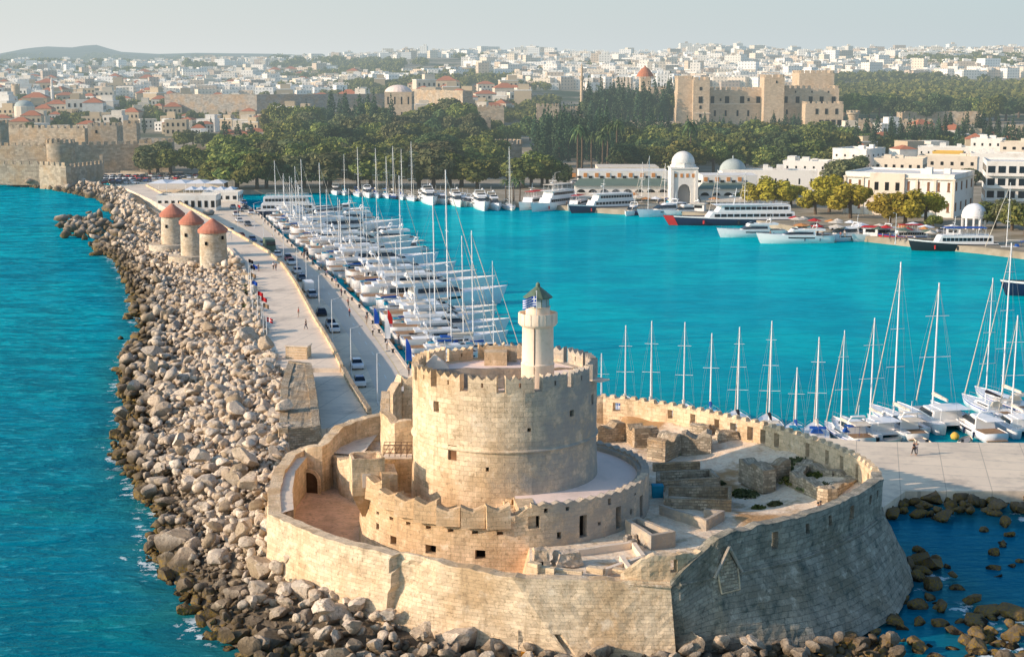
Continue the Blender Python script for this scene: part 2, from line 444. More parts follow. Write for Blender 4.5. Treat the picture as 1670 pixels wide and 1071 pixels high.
# foliage
def foliage(name, dark, mid, lite):
    t = NT(name); P = t.pos(); r = objrand(t)
    geo = t.n('ShaderNodeNewGeometry')
    c = t.ramp(geo.outputs['Random Per Island'], [(0, dark), (.5, mid), (1, lite)])
    n = t.noise(.22, 3, .6, P)
    c = t.mix(t.math('MULTIPLY', t.remap(n, .40, .70), .7), c, tuple(x*.6 for x in dark))
    hs = t.n('ShaderNodeHueSaturation'); t.l(c, hs.inputs['Color'])
    t.l(t.math('ADD', t.math('MULTIPLY', r, .05), .475), hs.inputs['Hue']); t.l(t.math('ADD', t.math('MULTIPLY', r, .5), .75), hs.inputs['Value'])
    b_ = t.bsdf(hs.outputs[0], .8, .15); tr = t.n('ShaderNodeBsdfTranslucent'); t.l(hs.outputs[0], tr.inputs[0])
    mx_ = t.n('ShaderNodeMixShader'); mx_.inputs[0].default_value = .3; t.l(b_, mx_.inputs[1]); t.l(tr.outputs[0], mx_.inputs[2]); t.finish(mx_.outputs[0])
foliage('leaf_broad', (.08, .115, .04), (.20, .225, .055), (.38, .36, .09))
foliage('leaf_cypress', (.032, .070, .045), (.062, .11, .055), (.12, .165, .07))
foliage('leaf_pine', (.055, .10, .05), (.12, .17, .06), (.22, .25, .09))
foliage('leaf_olive', (.10, .12, .055), (.19, .20, .085), (.30, .28, .12))
foliage('leaf_yellow', (.22, .18, .02), (.44, .34, .04), (.62, .48, .08))
foliage('leaf_purple', (.14, .04, .09), (.22, .07, .14), (.3, .1, .2))
plain('bark', (.13, .095, .065), .95, .05, var=.3)

# rock: pale on top, dark and stained towards the water
t = NT('rock'); P = t.pos(); z = t.sep(P)[2]; r = objrand(t)
ri = t.n('ShaderNodeNewGeometry').outputs['Random Per Island']
rr = t.math('FRACT', t.math('ADD', t.math('MULTIPLY', r, 3.7), ri))
c = t.ramp(rr, [(0, (.40, .30, .19)), (.3, (.64, .50, .36)), (.55, (.78, .64, .48)), (.8, (.50, .42, .33)), (1, (.88, .74, .57))])
n1 = t.noise(.9, 6, .7, P); n2 = t.noise(4.5, 5, .7, P)
c = t.mix(t.math('MULTIPLY', t.remap(n1, .48, .7), .7), c, (.36, .27, .17))
c = t.mix(t.math('MULTIPLY', t.remap(n2, .48, .68), .6), c, (.17, .125, .08))
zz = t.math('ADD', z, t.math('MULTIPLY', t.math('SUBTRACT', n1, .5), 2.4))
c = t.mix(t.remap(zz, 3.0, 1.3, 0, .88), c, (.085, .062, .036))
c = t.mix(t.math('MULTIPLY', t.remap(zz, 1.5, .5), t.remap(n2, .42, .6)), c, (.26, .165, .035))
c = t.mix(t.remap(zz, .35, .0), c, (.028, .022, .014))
h = t.math('ADD', n1, t.math('MULTIPLY', n2, .5))
t.finish(t.bsdf(c, .92, .1, bump=h, bstr=.8, bdist=.35))

# ground of the courtyard, mole and mainland
t = NT('courtyard_earth'); P = t.pos(); n1 = t.noise(.12, 6, .6, P); n2 = t.noise(1.3, 6, .7, P)
c = t.mix(t.remap(n2, .3, .7), (.80, .60, .40), (.95, .80, .60))
c = t.mix(t.remap(n1, .5, .6), c, (.50, .30, .14))
c = t.mix(t.math('MULTIPLY', t.remap(t.noise(.22, 5, .65, P), .54, .64), .6), c, (.30, .22, .10))
c = t.mix(t.math('MULTIPLY', t.remap(t.noise(4, 5, .7, P), .55, .7), .5), c, (.22, .17, .12))
t.finish(t.bsdf(c, .95, .05, bump=n2, bstr=.9, bdist=.25))
t = NT('low_court_earth'); P = t.pos(); n1 = t.noise(.35, 6, .65, P); n2 = t.noise(2.5, 6, .7, P)
c = t.mix(t.remap(n1, .35, .65), (.86, .55, .33), (.62, .38, .22))
c = t.mix(t.math('MULTIPLY', t.remap(n2, .5, .7), .6), c, (.24, .15, .09))
t.finish(t.bsdf(c, .95, .05, bump=n2, bstr=.8, bdist=.15))
t = NT('bank_earth'); P = t.pos(); n1 = t.noise(.5, 6, .65, P)
t.finish(t.bsdf(t.mix(n1, (.10, .075, .05), (.20, .16, .11)), .95, .05, bump=n1, bstr=1, bdist=.6))
t = NT('mainland_ground'); P = t.pos(); n1 = t.noise(.012, 6, .6, P); n2 = t.noise(.12, 5, .6, P); Y = t.sep(P)[1]
c = t.mix(t.remap(n2, .35, .65), (.26, .22, .15), (.40, .34, .25))
c = t.mix(t.math('MULTIPLY', t.remap(n1, .45, .6), t.remap(Y, 800, 1000)), c, (.045, .07, .035))
c = t.mix(t.remap(Y, 3300, 4200), c, t.mix(t.remap(t.noise(.004, 6, .7, P), .45, .62), (.040, .055, .03), (.15, .14, .085)))
t.finish(t.bsdf(c, .95, .05))

# sea: turquoise body colour + weak sky reflection, wind ripples, foam by the rocks
def sea(name):
    t = NT(name); P = t.pos(); s = t.sep(P)
    mp = t.n('ShaderNodeMapping'); mp.inputs['Rotation'].default_value = (0, 0, R(-24)); mp.inputs['Scale'].default_value = (.55, 1.4, 1)
    t.l(P, mp.inputs[0])
    w1 = t.noise(.17, 3, .55, mp.outputs[0], dist=.5); w2 = t.noise(.75, 4, .6, mp.outputs[0], dist=.3); w3 = t.noise(2.6, 3, .6, P)
    big = t.noise(.018, 4, .6, P); med = t.noise(.085, 5, .6, mp.outputs[0])
    open_ = t.remap(s[0], -10, -60)                                    # outside the mole
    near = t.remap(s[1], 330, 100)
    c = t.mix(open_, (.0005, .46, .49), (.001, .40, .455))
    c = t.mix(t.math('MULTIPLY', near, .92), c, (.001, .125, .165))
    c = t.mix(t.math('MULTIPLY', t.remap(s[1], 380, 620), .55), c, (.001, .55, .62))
    c = t.mix(t.math('MULTIPLY', t.remap(big, .42, .58), .5), c, (.001, .24, .36))
    c = t.mix(t.math('MULTIPLY', t.math('MULTIPLY', t.remap(med, .5, .68), near), .6), c, (.006, .20, .20))
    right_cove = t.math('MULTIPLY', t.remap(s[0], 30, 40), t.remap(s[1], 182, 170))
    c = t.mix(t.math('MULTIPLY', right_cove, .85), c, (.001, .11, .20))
    at_ = t.n('ShaderNodeAttribute', attribute_name='shore').outputs['Fac']
    c = t.mix(t.math('MULTIPLY', t.remap(at_, 7, 1), .45), c, (.03, .13, .11))
    ripple = t.remap(t.math('ADD', t.math('MULTIPLY', w1, .6), t.math('MULTIPLY', w2, .4)), .42, .58)
    c = t.mix(t.math('MULTIPLY', t.math('SUBTRACT', 1.0, ripple), t.math('ADD', .26, t.math('MULTIPLY', open_, .36))), c, (.001, .10, .16))
    c = t.mix(t.math('MULTIPLY', t.remap(w2, .56, .74), t.math('ADD', .12, t.math('MULTIPLY', open_, .42))), c, (.12, .55, .60))  # highlights on the ripples painted into the water colour
    fn = t.noise(.55, 6, .72, P); f2 = t.noise(.12, 3, .5, P)
    fo = t.math('MULTIPLY', t.math('GREATER_THAN', t.math('ADD', fn, t.math('MULTIPLY', t.remap(at_, 5, .4), .17)), .70), t.remap(f2, .40, .56))
    fo = t.math('MULTIPLY', fo, t.remap(at_, 5.0, 1.5))
    c = t.mix(t.math('MULTIPLY', fo, .85), c, (.75, .80, .78))
    h = t.math('ADD', t.math('MULTIPLY', w1, 1.0), t.math('ADD', t.math('MULTIPLY', w2, .38), t.math('MULTIPLY', w3, .08)))
    amp = t.math('ADD', .22, t.math('MULTIPLY', open_, .6))
    bn = t.n('ShaderNodeBump'); bn.inputs['Distance'].default_value = 1.5; t.l(amp, bn.inputs['Strength']); t.l(h, bn.inputs['Height'])
    d = t.n('ShaderNodeBsdfDiffuse'); t.l(c, d.inputs[0]); t.l(bn.outputs[0], d.inputs['Normal'])
    g = t.n('ShaderNodeBsdfGlossy'); g.inputs['Roughness'].default_value = .10; g.inputs[0].default_value = (.22, .92, 1, 1); t.l(bn.outputs[0], g.inputs['Normal'])
    fr = t.n('ShaderNodeFresnel'); fr.inputs['IOR'].default_value = 1.33; t.l(bn.outputs[0], fr.inputs['Normal'])
    f = t.math('MULTIPLY', fr.outputs[0], .36)
    mx = t.n('ShaderNodeMixShader'); t.l(f, mx.inputs[0]); t.l(d.outputs[0], mx.inputs[1]); t.l(g.outputs[0], mx.inputs[2])
    t.finish(mx.outputs[0], haze=False)
sea('sea_water')
M = MATS

# ------------------------------------------------------------------ camera, sun, sky
cam = bpy.data.cameras.new('camera'); co = bpy.data.objects.new('camera', cam); COL.objects.link(co)
cam.sensor_fit = 'HORIZONTAL'; cam.sensor_width = 36; cam.lens = 36*F_PX/1670; cam.clip_start = 1; cam.clip_end = 40000
co.location = (0, 0, H_CAM); co.rotation_euler = (PI/2-PITCH, 0, 0); sc.camera = co
sl = bpy.data.lights.new('sun', 'SUN'); so = bpy.data.objects.new('sun', sl); COL.objects.link(so)
sl.energy = 5.0; sl.angle = R(.5); sl.color = (1.0, .775, .615)
ldir = Vector((math.cos(SUN_AZ)*math.cos(SUN_EL), math.sin(SUN_AZ)*math.cos(SUN_EL), -math.sin(SUN_EL)))
so.rotation_euler = ldir.to_track_quat('-Z', 'Y').to_euler()
w = bpy.data.worlds.new('World'); sc.world = w; w.use_nodes = True
nt = w.node_tree; nt.nodes.clear()
ot = nt.nodes.new('ShaderNodeOutputWorld'); bg = nt.nodes.new('ShaderNodeBackground'); sk = nt.nodes.new('ShaderNodeTexSky')
sk.sky_type = 'NISHITA'; sk.sun_disc = False; sk.sun_elevation = SUN_EL
# sky texture: rotation 0 puts the sun at +Y and turns clockwise seen from above
sx, sy = -math.cos(SUN_AZ), -math.sin(SUN_AZ)
sk.sun_rotation = math.atan2(sx, sy) % (2*PI)
sk.air_density = 1.0; sk.dust_density = 2.2; sk.ozone_density = 2.0
def wn(t, **k):
    n = nt.nodes.new(t)
    for a_, v_ in k.items(): setattr(n, a_, v_)
    return n
tc = wn('ShaderNodeTexCoord'); sxyz = wn('ShaderNodeSeparateXYZ'); nt.links.new(tc.outputs['Generated'], sxyz.inputs[0])
def wmath(op, a_, b_=None):
    n = wn('ShaderNodeMath', operation=op)
    for i_, v_ in enumerate((a_, b_)):
        if v_ is None: continue
        if isinstance(v_, (int, float)): n.inputs[i_].default_value = v_
        else: nt.links.new(v_, n.inputs[i_])
    return n.outputs[0]
def wmix(f_, a_, b_, bt='MIX'):
    n = wn('ShaderNodeMix', data_type='RGBA', blend_type=bt)
    for i_, v_ in ((0, f_), (6, a_), (7, b_)):
        if isinstance(v_, tuple): n.inputs[i_].default_value = (*v_, 1)
        elif isinstance(v_, (int, float)): n.inputs[i_].default_value = v_
        else: nt.links.new(v_, n.inputs[i_])
    return n.outputs[2]
up_ = wmath('MAXIMUM', sxyz.outputs[2], 0.0)
hz = wmath('EXPONENT', wmath('MULTIPLY', up_, -5.5))          # haze band hugging the horizon
lr = wmath('MULTIPLY_ADD', sxyz.outputs[0], 1.3)               # paler towards the sun side
lr_n = lr.node; lr_n.inputs[2].default_value = .5; lr_n.use_clamp = True
hcol = wmix(lr, (5.75, 5.85, 5.7), (4.15, 4.75, 5.0))
skyc = wmix(1.0, sk.outputs[0], (.98, 1.30, 1.50), 'MULTIPLY')
fin = wmix(wmath('MULTIPLY', hz, .95), skyc, hcol)
nt.links.new(fin, bg.inputs[0]); bg.inputs[1].default_value = .145; nt.links.new(bg.outputs[0], ot.inputs[0])
sc.view_settings.view_transform = 'Standard'; sc.view_settings.look = 'None'; sc.view_settings.exposure = 0
try: sc.cycles.max_bounces = 5; sc.cycles.diffuse_bounces = 3; sc.cycles.glossy_bounces = 2; sc.cycles.use_denoising = True
except Exception: pass

# ------------------------------------------------------------------ coast and land
def cp(l, z=0): return [at(px, py, z) for px, py in l]
COAST = cp([(1500, 1120), (1380, 1150), (1100, 1150), (850, 1150), (640, 1140), (440, 1090), (345, 1040), (300, 975), (243, 912), (262, 850), (225, 795), (188, 742), (212, 675), (198, 605), (232, 540), (214, 470), (190, 425), (150, 402), (200, 385)])
COAST2 = cp([(185, 352), (160, 325), (80, 309), (0, 301), (-120, 292)])
INNER = [(*at(px, py, z), z) for px, py, z in [(1450, 1035, .8), (1340, 1060, .9), (1104, 1060, 1.4), (880, 1045, 1.4), (650, 1015, 2.1), (560, 985, 2.8), (490, 955, 3.0), (445, 915, 3.2), (436, 890, 3.6), (438, 850, 4.2), (440, 800, 4.6), (455, 745, 5), (462, 690, 5),
         (448, 615, 4.2), (425, 540, 4), (408, 475, 3.8), (385, 432, 3.8), (330, 400, 3.8), (285, 372, 3.8)]]
INNER2 = [(*at(px, py, z), z) for px, py, z in [(245, 338, 3.8), (213, 309, 3.5), (150, 296, 2.5), (40, 288, 2), (-60, 283, 2)]]
cA, iA = Path(COAST+COAST2), Path(INNER+INNER2)
CO = COAST+COAST2; IN = INNER+INNER2
def bank_xy(k, t, s):
    a = Vector((*CO[k], 0)).lerp(Vector((*CO[k+1], 0)), t); b = Vector(IN[k]).lerp(Vector(IN[k+1]), t)
    p = a.lerp(b, s); p.z = -.4+(b.z+.2)*(max(s, 0)**.75); return p
mb = MB(); NS = 14
rows = []
for k in range(len(CO)-1):
    for q in range(8 if k else 8):
        rows.append((k, q/8))
rows.append((len(CO)-2, 1.0)); vs = []
for k, t_ in rows:
    for j in range(-2, NS+1):
        if j < 0:
            p = bank_xy(k, t_, 0); d = bank_xy(k, t_, 1)-p; d.z = 0; d.normalize(); p = p+d*(j*1.6); p.z = -.4+j*.9
        else:
            p = bank_xy(k, t_, j/NS); p.z += .5*fbm(p.x*.25, p.y*.25)
        vs.append(tuple(p))
m_ = NS+3
fs = [(a*m_+j, a*m_+j+1, (a+1)*m_+j+1, (a+1)*m_+j) for a in range(len(rows)-1) for j in range(m_-1)]
mb.add(vs, [f[::-1] for f in fs]); struct(mb.build('rock_bank_ground', M['bank_earth'], smooth=True))

# harbour quay edge, from the far end of the mole to the pier on the right
QUAY = cp([(395, 330), (420, 345), (448, 372), (485, 405), (545, 455), (605, 512)], 1.5)+[at(668, 600, 1.5), (6, 207), (45, 189), (160, 186)]
PIER = [(160, 166.5), (44, 166)]
BASE = [(34, 150), (31, 136), (24, 128), (12, 125), (0, 125), (-10, 127), (-20, 134), (-23, 150), (-30, 180)]
LEFT = [(p[0], p[1]) for p in (Vector(INNER[13]), Vector(INNER[14]), Vector(INNER[15]), Vector(INNER[16]), Vector(INNER[17]), Vector(INNER[18]), Vector(INNER2[0]), Vector(INNER2[1]))]
poly = QUAY+PIER+BASE+LEFT+[at(160, 282, 1.5), at(330, 275, 1.5)]
mb = MB(); mb.prism(poly, -2, 1.45); struct(mb.build('quay_ground', M['quay_paving']))
# the harbour road, a sheet on the quay with its markings
roadL = [at(*p) for p in [(372, 350, 1.5), (400, 372, 1.5), (440, 402, 1.5), (495, 450, 1.5), (545, 510, 1.5), (590, 580, 1.5), (615, 640, 1.5)]]
roadR = [at(*p) for p in [(402, 350, 1.5), (432, 372, 1.5), (476, 408, 1.5), (540, 462, 1.5), (592, 522, 1.5), (640, 592, 1.5), (668, 640, 1.5)]]
def ribbon(L_, R_, z, name, mat):
    mb = MB(); vs = [(*p, z) for p in L_]+[(*p, z) for p in R_]; n = len(L_)
    mb.add(vs, [(k, n+k, n+k+1, k+1) for k in range(n-1)]); return struct(mb.build(name, mat))
ribbon(roadL, roadR, 1.456, 'harbour_road', M['road_asphalt'])
pl, pr = Path(roadL), Path(roadR)
def offs(a, b, f): return [tuple((Vector((*p, 0)).lerp(Vector((*q, 0)), f)).xy) for p, q in zip(a, b)]
ribbon(offs(roadL, roadR, 1.02), offs(roadL, roadR, 1.035), 1.462, 'road_edge_line', M['yellow_line'])
mb = MB()
for k in range(28):
    u = 12+k*10.0
    if u+3 > pl.L: break
    a, b = pl.at(u).lerp(pr.at(u*pr.L/pl.L), .5), pl.at(u+3).lerp(pr.at((u+3)*pr.L/pl.L), .5); d = (b-a).normalized(); n = Vector((d.y, -d.x, 0))*.09
    mb.add([(*(a-n).xy, 1.464), (*(a+n).xy, 1.464), (*(b+n).xy, 1.464), (*(b-n).xy, 1.464)], [(0, 1, 2, 3)])
struct(mb.build('road_centre_line', M['white_line']))
# kerb along the quay
qp = Path(QUAY[:7]); mb = MB()
for a, b in zip(qp.p, qp.p[1:]):
    d = (b-a).normalized(); n = Vector((-d.y, d.x, 0)); r0 = math.atan2(d.y, d.x); c = (a+b)/2+n*(.28 if n.x < 0 else -.28)
    mb.box((c.x, c.y, 1.50), ((b-a).length, .5, .14), r0)
struct(mb.build('quay_kerb', M['coping_stone']))

# ------------------------------------------------------------------ mainland
SHORE = [(-900, 300), (-120, 288), (40, 285), (150, 284), (260, 292), (330, 305), (380, 318), (460, 316), (545, 314), (660, 322), (780, 334), (900, 342), (1010, 350), (1100, 352), (1200, 362), (1330, 385), (1480, 402), (1600, 414), (1680, 424), (1800, 440), (2500, 520)]
shp = [at(px, py, 0) for px, py in SHORE]
import bisect
def shoreY(px):
    k = min(max(bisect.bisect_left([s[0] for s in SHORE], px), 1), len(SHORE)-1)
    a, b = SHORE[k-1], SHORE[k]; t = (px-a[0])/(b[0]-a[0])
    return at(px, a[1]+(b[1]-a[1])*t, 0)[1]
def pxof(x, y): return proj(x, y, 5)[0]
TY = [0, 600, 700, 800, 900, 1050, 1250, 1500, 1800, 2200, 2700, 3200, 4000, 5200, 7000, 9000, 14000]
TR = [1.6, 1.6, 2.5, 6, 11, 17, 22, 28, 38, 52, 66, 74, 72, 60, 50, 40, 20]      # right and centre
TL = [1.6, 1.6, 2.5, 5, 7, 10, 15, 21, 27, 33, 38, 42, 52, 75, 100, 60, 20]      # left
def lerp_tab(T, y):
    k = min(max(bisect.bisect_left(TY, y), 1), len(TY)-1); t = min(max((y-TY[k-1])/(TY[k]-TY[k-1]), 0), 1); return T[k-1]+(T[k]-T[k-1])*t
SKY = [(-400, 104), (0, 106), (60, 104), (250, 106), (330, 101), (530, 99), (600, 96), (700, 93), (790, 91), (870, 95), (940, 93), (1040, 95), (1120, 86), (1170, 84), (1220, 89), (1300, 94), (1400, 93), (1500, 90), (1600, 88), (1680, 86), (2100, 92)]
HILL = [(-600, 112), (-200, 104), (0, 90), (40, 82), (75, 78), (100, 79), (130, 80), (152, 73), (170, 79), (200, 87), (260, 90), (320, 88), (400, 89), (450, 90), (530, 94), (600, 100), (800, 104), (2200, 106)]
def tab(T, x):
    k = min(max(bisect.bisect_left([s[0] for s in T], x), 1), len(T)-1); t = min(max((x-T[k-1][0])/(T[k][0]-T[k-1][0]), 0), 1); return T[k-1][1]+(T[k][1]-T[k-1][1])*t
def terr(x, y):
    px = pxof(x, y); d = y-shoreY(px)
    wR = min(max((px-480)/220, 0), 1); wR = wR*wR*(3-2*wR)
    z = lerp_tab(TL, y)*(1-wR)+lerp_tab(TR, y)*wR
    if y > 1700:      # ridge the city climbs, then the far hills
        w = math.exp(-((y-3100)/600)**2); zr = H_CAM+(112-tab(SKY, px)-3)/F_PX*3100
        z = z*(1-w)+zr*w
        w = math.exp(-((y-7000)/1500)**2); zh = H_CAM+(112-tab(HILL, px)+0)/F_PX*7000
        z = max(z*(1-w)+zh*w, 0)
        z += 5*w*fbm(x*.002, y*.002, 3)
    if 620 < y < 1500: z += 1.2*fbm(x*.006, y*.006, 1)*min(1, (y-620)/150)
    return max(z, 1.55) if d > 0 else 1.55
ys = [0, .05, 3, 12, 30, 60, 90]+list(np.arange(120, 900, 30))+list(np.arange(900, 4200, 75))+list(np.arange(4200, 9000, 200))+[9000, 12000, 20000]
pxs = list(range(-900, 2600, 20)); vs = []
for px in pxs:
    sy_ = shoreY(px)
    for j, dy in enumerate(ys):
        Yv = sy_+dy; x = xat(px, Yv, 5 if Yv > 0 else 5); z = -2.5 if j == 0 else terr(x, Yv)
        vs.append((x, Yv, z if j < len(ys)-1 else 0))
m_ = len(ys); fs = np.array([(a*m_+j, (a+1)*m_+j, (a+1)*m_+j+1, a*m_+j+1) for a in range(len(pxs)-1) for j in range(m_-1)])
struct(np_mesh('mainland_ground', np.array(vs), fs, M['mainland_ground'], smooth=True))
def on_ground(px, py, lo=500, hi=5000):
    """first point of the terrain seen at this pixel"""
    y = lo
    while y < hi:
        p = atY(px, py, y)
        if p[2] <= terr(p[0], y): return (p[0], y, terr(p[0], y))
        y += 6 if y < 1500 else 20
    p = atY(px, py, hi); return (p[0], hi, terr(p[0], hi))

# ------------------------------------------------------------------ water
xs = np.concatenate([np.arange(-12000, -1000, 800), np.arange(-1000, -110, 60), np.arange(-110, -10, 1.6), np.arange(-10, 30, 5), np.arange(30, 80, 1.6), np.arange(80, 1000, 60), np.arange(1000, 12001, 800)])
yw = np.concatenate([np.arange(-3000, 60, 300), np.arange(60, 96, 6), np.arange(96, 420, 1.8), np.arange(420, 1000, 30), np.arange(1000, 9001, 1000)])
X, Yg = np.meshgrid(xs, yw)
segs = [(CO[k], CO[k+1]) for k in range(len(CO)-1)]
RCOAST = [(38, 168), (46, 163), (58, 160), (75, 158)]
RC2 = [(36, 150), (40, 138), (43, 128), (40, 118), (34, 110), (20, 108), (0, 108)]
segs += list(zip(RCOAST, RCOAST[1:]))+list(zip(RC2, RC2[1:]))
D = np.full(X.shape, 99.0)
for a, b in segs:
    a = np.array(a); b = np.array(b); ab = b-a; t_ = np.clip(((X-a[0])*ab[0]+(Yg-a[1])*ab[1])/(ab@ab), 0, 1)
    D = np.minimum(D, np.hypot(X-a[0]-t_*ab[0], Yg-a[1]-t_*ab[1]))
V = np.stack([X.ravel(), Yg.ravel(), np.zeros(X.size)], 1); nx = len(xs); ny = len(yw)
ii = (np.arange(ny-1)[:, None]*nx+np.arange(nx-1)[None, :]).ravel()
Fq = np.stack([ii, ii+1, ii+nx+1, ii+nx], 1)
struct(np_mesh('sea', V, Fq, M['sea_water'], attrs={'shore': D.ravel()}))
# ------------------------------------------------------------------ the round tower
CX, CY = at(823, 705, 14.0)[0], 142.0
CX = xat(823, CY, 14)
def circ(r, t, z): return (CX+r*math.cos(t), CY+r*math.sin(t), z)
tower = empty('round_tower', (0, 0, 0)); tag(tower, 'great round sandstone tower with notched battlements rising from the middle of the fortress', 'tower')
RT = 8.7
def hole_wall(mb, us, vs, Mf, holes, rad, closed=True, uscale=1.0):
    """holes: (u0,u1,v0,v1)"""
    def solid(i, j):
        uc = (us[i]+us[i+1])/2; vc = (vs[j]+vs[j+1])/2
        return not any(h[0] < uc < h[1] and h[2] < vc < h[3] for h in holes)
    cellwall(mb, us, vs, Mf, solid, closed=closed, uscale=uscale)
def ang2u(deg, r): return (R(deg) % (2*PI))*r
def tower_hole(deg, z0, z1, w): u = ang2u(deg, RT); return (u-w/2, u+w/2, z0, z1)
holes = [tower_hole(-135.3, 17.2, 18.3, .72), tower_hole(-45, 16.9, 17.5, .6), tower_hole(-20, 17.3, 18.2, .7),
         tower_hole(-122.7, 13.1, 14.5, .95), tower_hole(-75, 16, 16.35, .35), tower_hole(-100, 12.4, 12.8, .3)]
us = breaks(0, 2*PI*RT, .62, [h[0] for h in holes]+[h[1] for h in holes])
vs_ = breaks(5.5, 19.6, .55, sorted(set([h[2] for h in holes]+[h[3] for h in holes])))
def tm(u, v, w):
    t = u/RT; r = RT+(.035*max(0, 13.9-v) if w == 0 else 0)+(0.07*fbm(math.cos(t)*8, math.sin(t)*8, v*1.2) if w == 0 else -1.3)
    return circ(r, t, v)
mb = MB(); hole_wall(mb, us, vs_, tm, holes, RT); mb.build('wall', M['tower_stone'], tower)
for h in holes:   # dark lining set back in each opening
    u = (h[0]+h[1])/2; t = u/RT; mb = MB(); c = circ(RT-.75, t, (h[2]+h[3])/2)
    is_door = abs(h[3]-14.5) < .01
    mb.box(circ(RT-(.25 if is_door else .9), t, (h[2]+h[3])/2), (.1, h[1]-h[0]-.01, h[3]-h[2]-.01), t)
    mb.build('shutter' if is_door else 'window', M['brown_shutter'] if is_door else M['dark_opening'], tower)
mb = MB(); mb.lathe([(8.6, 14.0), (8.84, 14.08), (8.88, 14.18), (8.82, 14.28), (8.6, 14.4)], 96, (CX, CY, 0)); smooth_angle(mb.build('moulding', M['tower_stone'], tower))
# merlons with the horned tops
def merlon_mesh(width, thick, height, horns, amp, slit=True):
    mb = MB(); us = breaks(-width/2, width/2, .22, [-.09, .09] if slit else []); vs = breaks(0, height, .3, [height*.35, height*.7])
    H = len(vs)-1
    def Mf(u, v, w):
        f = v/height; ph = (u+width/2)/width*horns; saw = abs((ph % 1.0)-.5)*2
        top = amp*(saw**1.3) if v > height*.9 else 0
        return (u, -thick/2 if w == 0 else thick/2, v*(1)+top-(amp*.3 if v > height*.9 else 0))
    cellwall(mb, us, vs, Mf, lambda i, j: not (slit and -.1 < (us[i]+us[i+1])/2 < .1 and height*.34 < (vs[j]+vs[j+1])/2 < height*.71))
    return mb
NM = 16; proto = None
for k in range(NM):
    t = R(-90)+2*PI*(k+.42)/NM
    if proto is None:
        o = merlon_mesh(2.62, .62, 1.25, 3, .42).build('merlon', M['tower_stone'], tower); proto = o
    else:
        o = proto.copy(); COL.objects.link(o); o.parent = tower
    o.location = circ(RT-.34, t, 19.58); o.rotation_euler = (0, 0, t+PI/2)
    broken = k in (9, 12)
    o.scale = (1, 1, .8 if broken else 1)
# platform, pit and roof things
mb = MB()
ptsB = [circ(RT-1.25, R(a), 0)[:2] for a in range(24, 163, 6)]
mb.prism(ptsB, 15.5, 19.55); mb.prism([circ(RT-1.26, R(a), 0)[:2] for a in (-8, 0, 8, 16, 23.8)]+[circ(4.6, R(a), 0)[:2] for a in (23.8, 8, -4)], 15.5, 19.5); mb.build('roof_platform', M['terrace_plaster'], tower)
mb = MB(); simple_wall_q = [(CX-7.1, 143.8), (CX-4, 144.2), (CX, 144.35), (CX+3, 144.5), (CX+6.7, 144.6)]
mb = MB(); mb.prism([circ(RT-1.28, R(a), 0)[:2] for a in range(0, 360, 6)], 15, 17.7); mb.build('roof_pit_floor', M['terrace_plaster'], tower)
mb = MB(); bx, by = xat(833, CY, 19), CY+2.2
mb.box((xat(808, 145, 20), 147.2, 19.55), (2.2, 1.8, 1.3), 0, z0=True); mb.box((xat(818, 145, 20), 148.4, 19.5), (3.0, .5, 1.6), 0, z0=True)
mb.build('stair_hut', M['tower_stone'], tower)
mb = MB(); c0 = (xat(710, 146, 19), 145.6, 19.5)
mb.box((c0[0], c0[1], 18.4), (1.9, 1.9, 1.25), .1, z0=True); a = [(c0[0]+1.85*math.cos(R(45+90*k)+.1), c0[1]+1.85*math.sin(R(45+90*k)+.1), 19.6) for k in range(4)]
mb.add(a+[(c0[0], c0[1], 20.85)], [(0, 1, 4), (1, 2, 4), (2, 3, 4), (3, 0, 4), (3, 2, 1, 0)]); mb.build('roof_vent', M['coping_stone'], tower)
mb = MB(); mb.box((xat(960, 141, 19.6), 139.8, 19.56), (3.6, 1.5, .12), R(-40), z0=True); mb.build('roof_slab', M['coping_stone'], tower)

# ------------------------------------------------------------------ lighthouse on the tower
lx, ly = xat(877, 139.0, 22), 139.0
lh = empty('lighthouse', (lx, ly, 17.9)); tag(lh, 'slim cream lighthouse with gallery and green lantern roof on top of the round tower', 'lighthouse')
mb = MB(); mb.lathe([(1.56, 0), (1.52, 3.2), (1.55, 3.25), (1.55, 3.35), (1.48, 3.4), (1.42, 6.9), (1.5, 7.0)], 40); smooth_angle(mb.build('shaft', M['lighthouse_plaster'], lh))
mb = MB(); mb.lathe([(1.45, 6.75), (1.72, 6.95), (1.78, 7.1), (1.78, 8.05), (1.66, 8.05), (1.66, 7.15), (0, 7.15)], 40)
smooth_angle(mb.build('gallery', M['lighthouse_plaster'], lh))
for k in range(16):
    mb = MB(); t = 2*PI*k/16; mb.box((1.77*math.cos(t), 1.77*math.sin(t), 7.55), (.08, .09, 1.0), t); mb.build('gallery_post', M['coping_stone'], lh)
mb = MB(); mb.lathe([(1.12, 7.15), (1.12, 8.55), (1.18, 8.6), (0, 8.62)], 32); smooth_angle(mb.build('lantern_base', M['lighthouse_plaster'], lh))
mb = MB(); mb.lathe([(1.0, 8.6), (1.0, 9.5)], 10); mb.build('lantern_glass', M['glass_pane'], lh)
for k in range(10):
    mb = MB(); t = 2*PI*k/10; mb.box((1.0*math.cos(t), 1.0*math.sin(t), 9.05), (.06, .06, .9), t); mb.build('lantern_bar', M['green_metal'], lh)
mb = MB(); mb.lathe([(1.34, 9.42), (1.34, 9.52), (.7, 10.05), (.28, 10.4), (0, 10.42)], 10); mb.build('lantern_roof', M['green_metal'], lh)
mb = MB(); mb.lathe([(.0, 10.35), (.2, 10.4), (.2, 10.65), (.12, 10.8), (0, 10.85)], 12); mb.build('finial', M['green_metal'], lh)
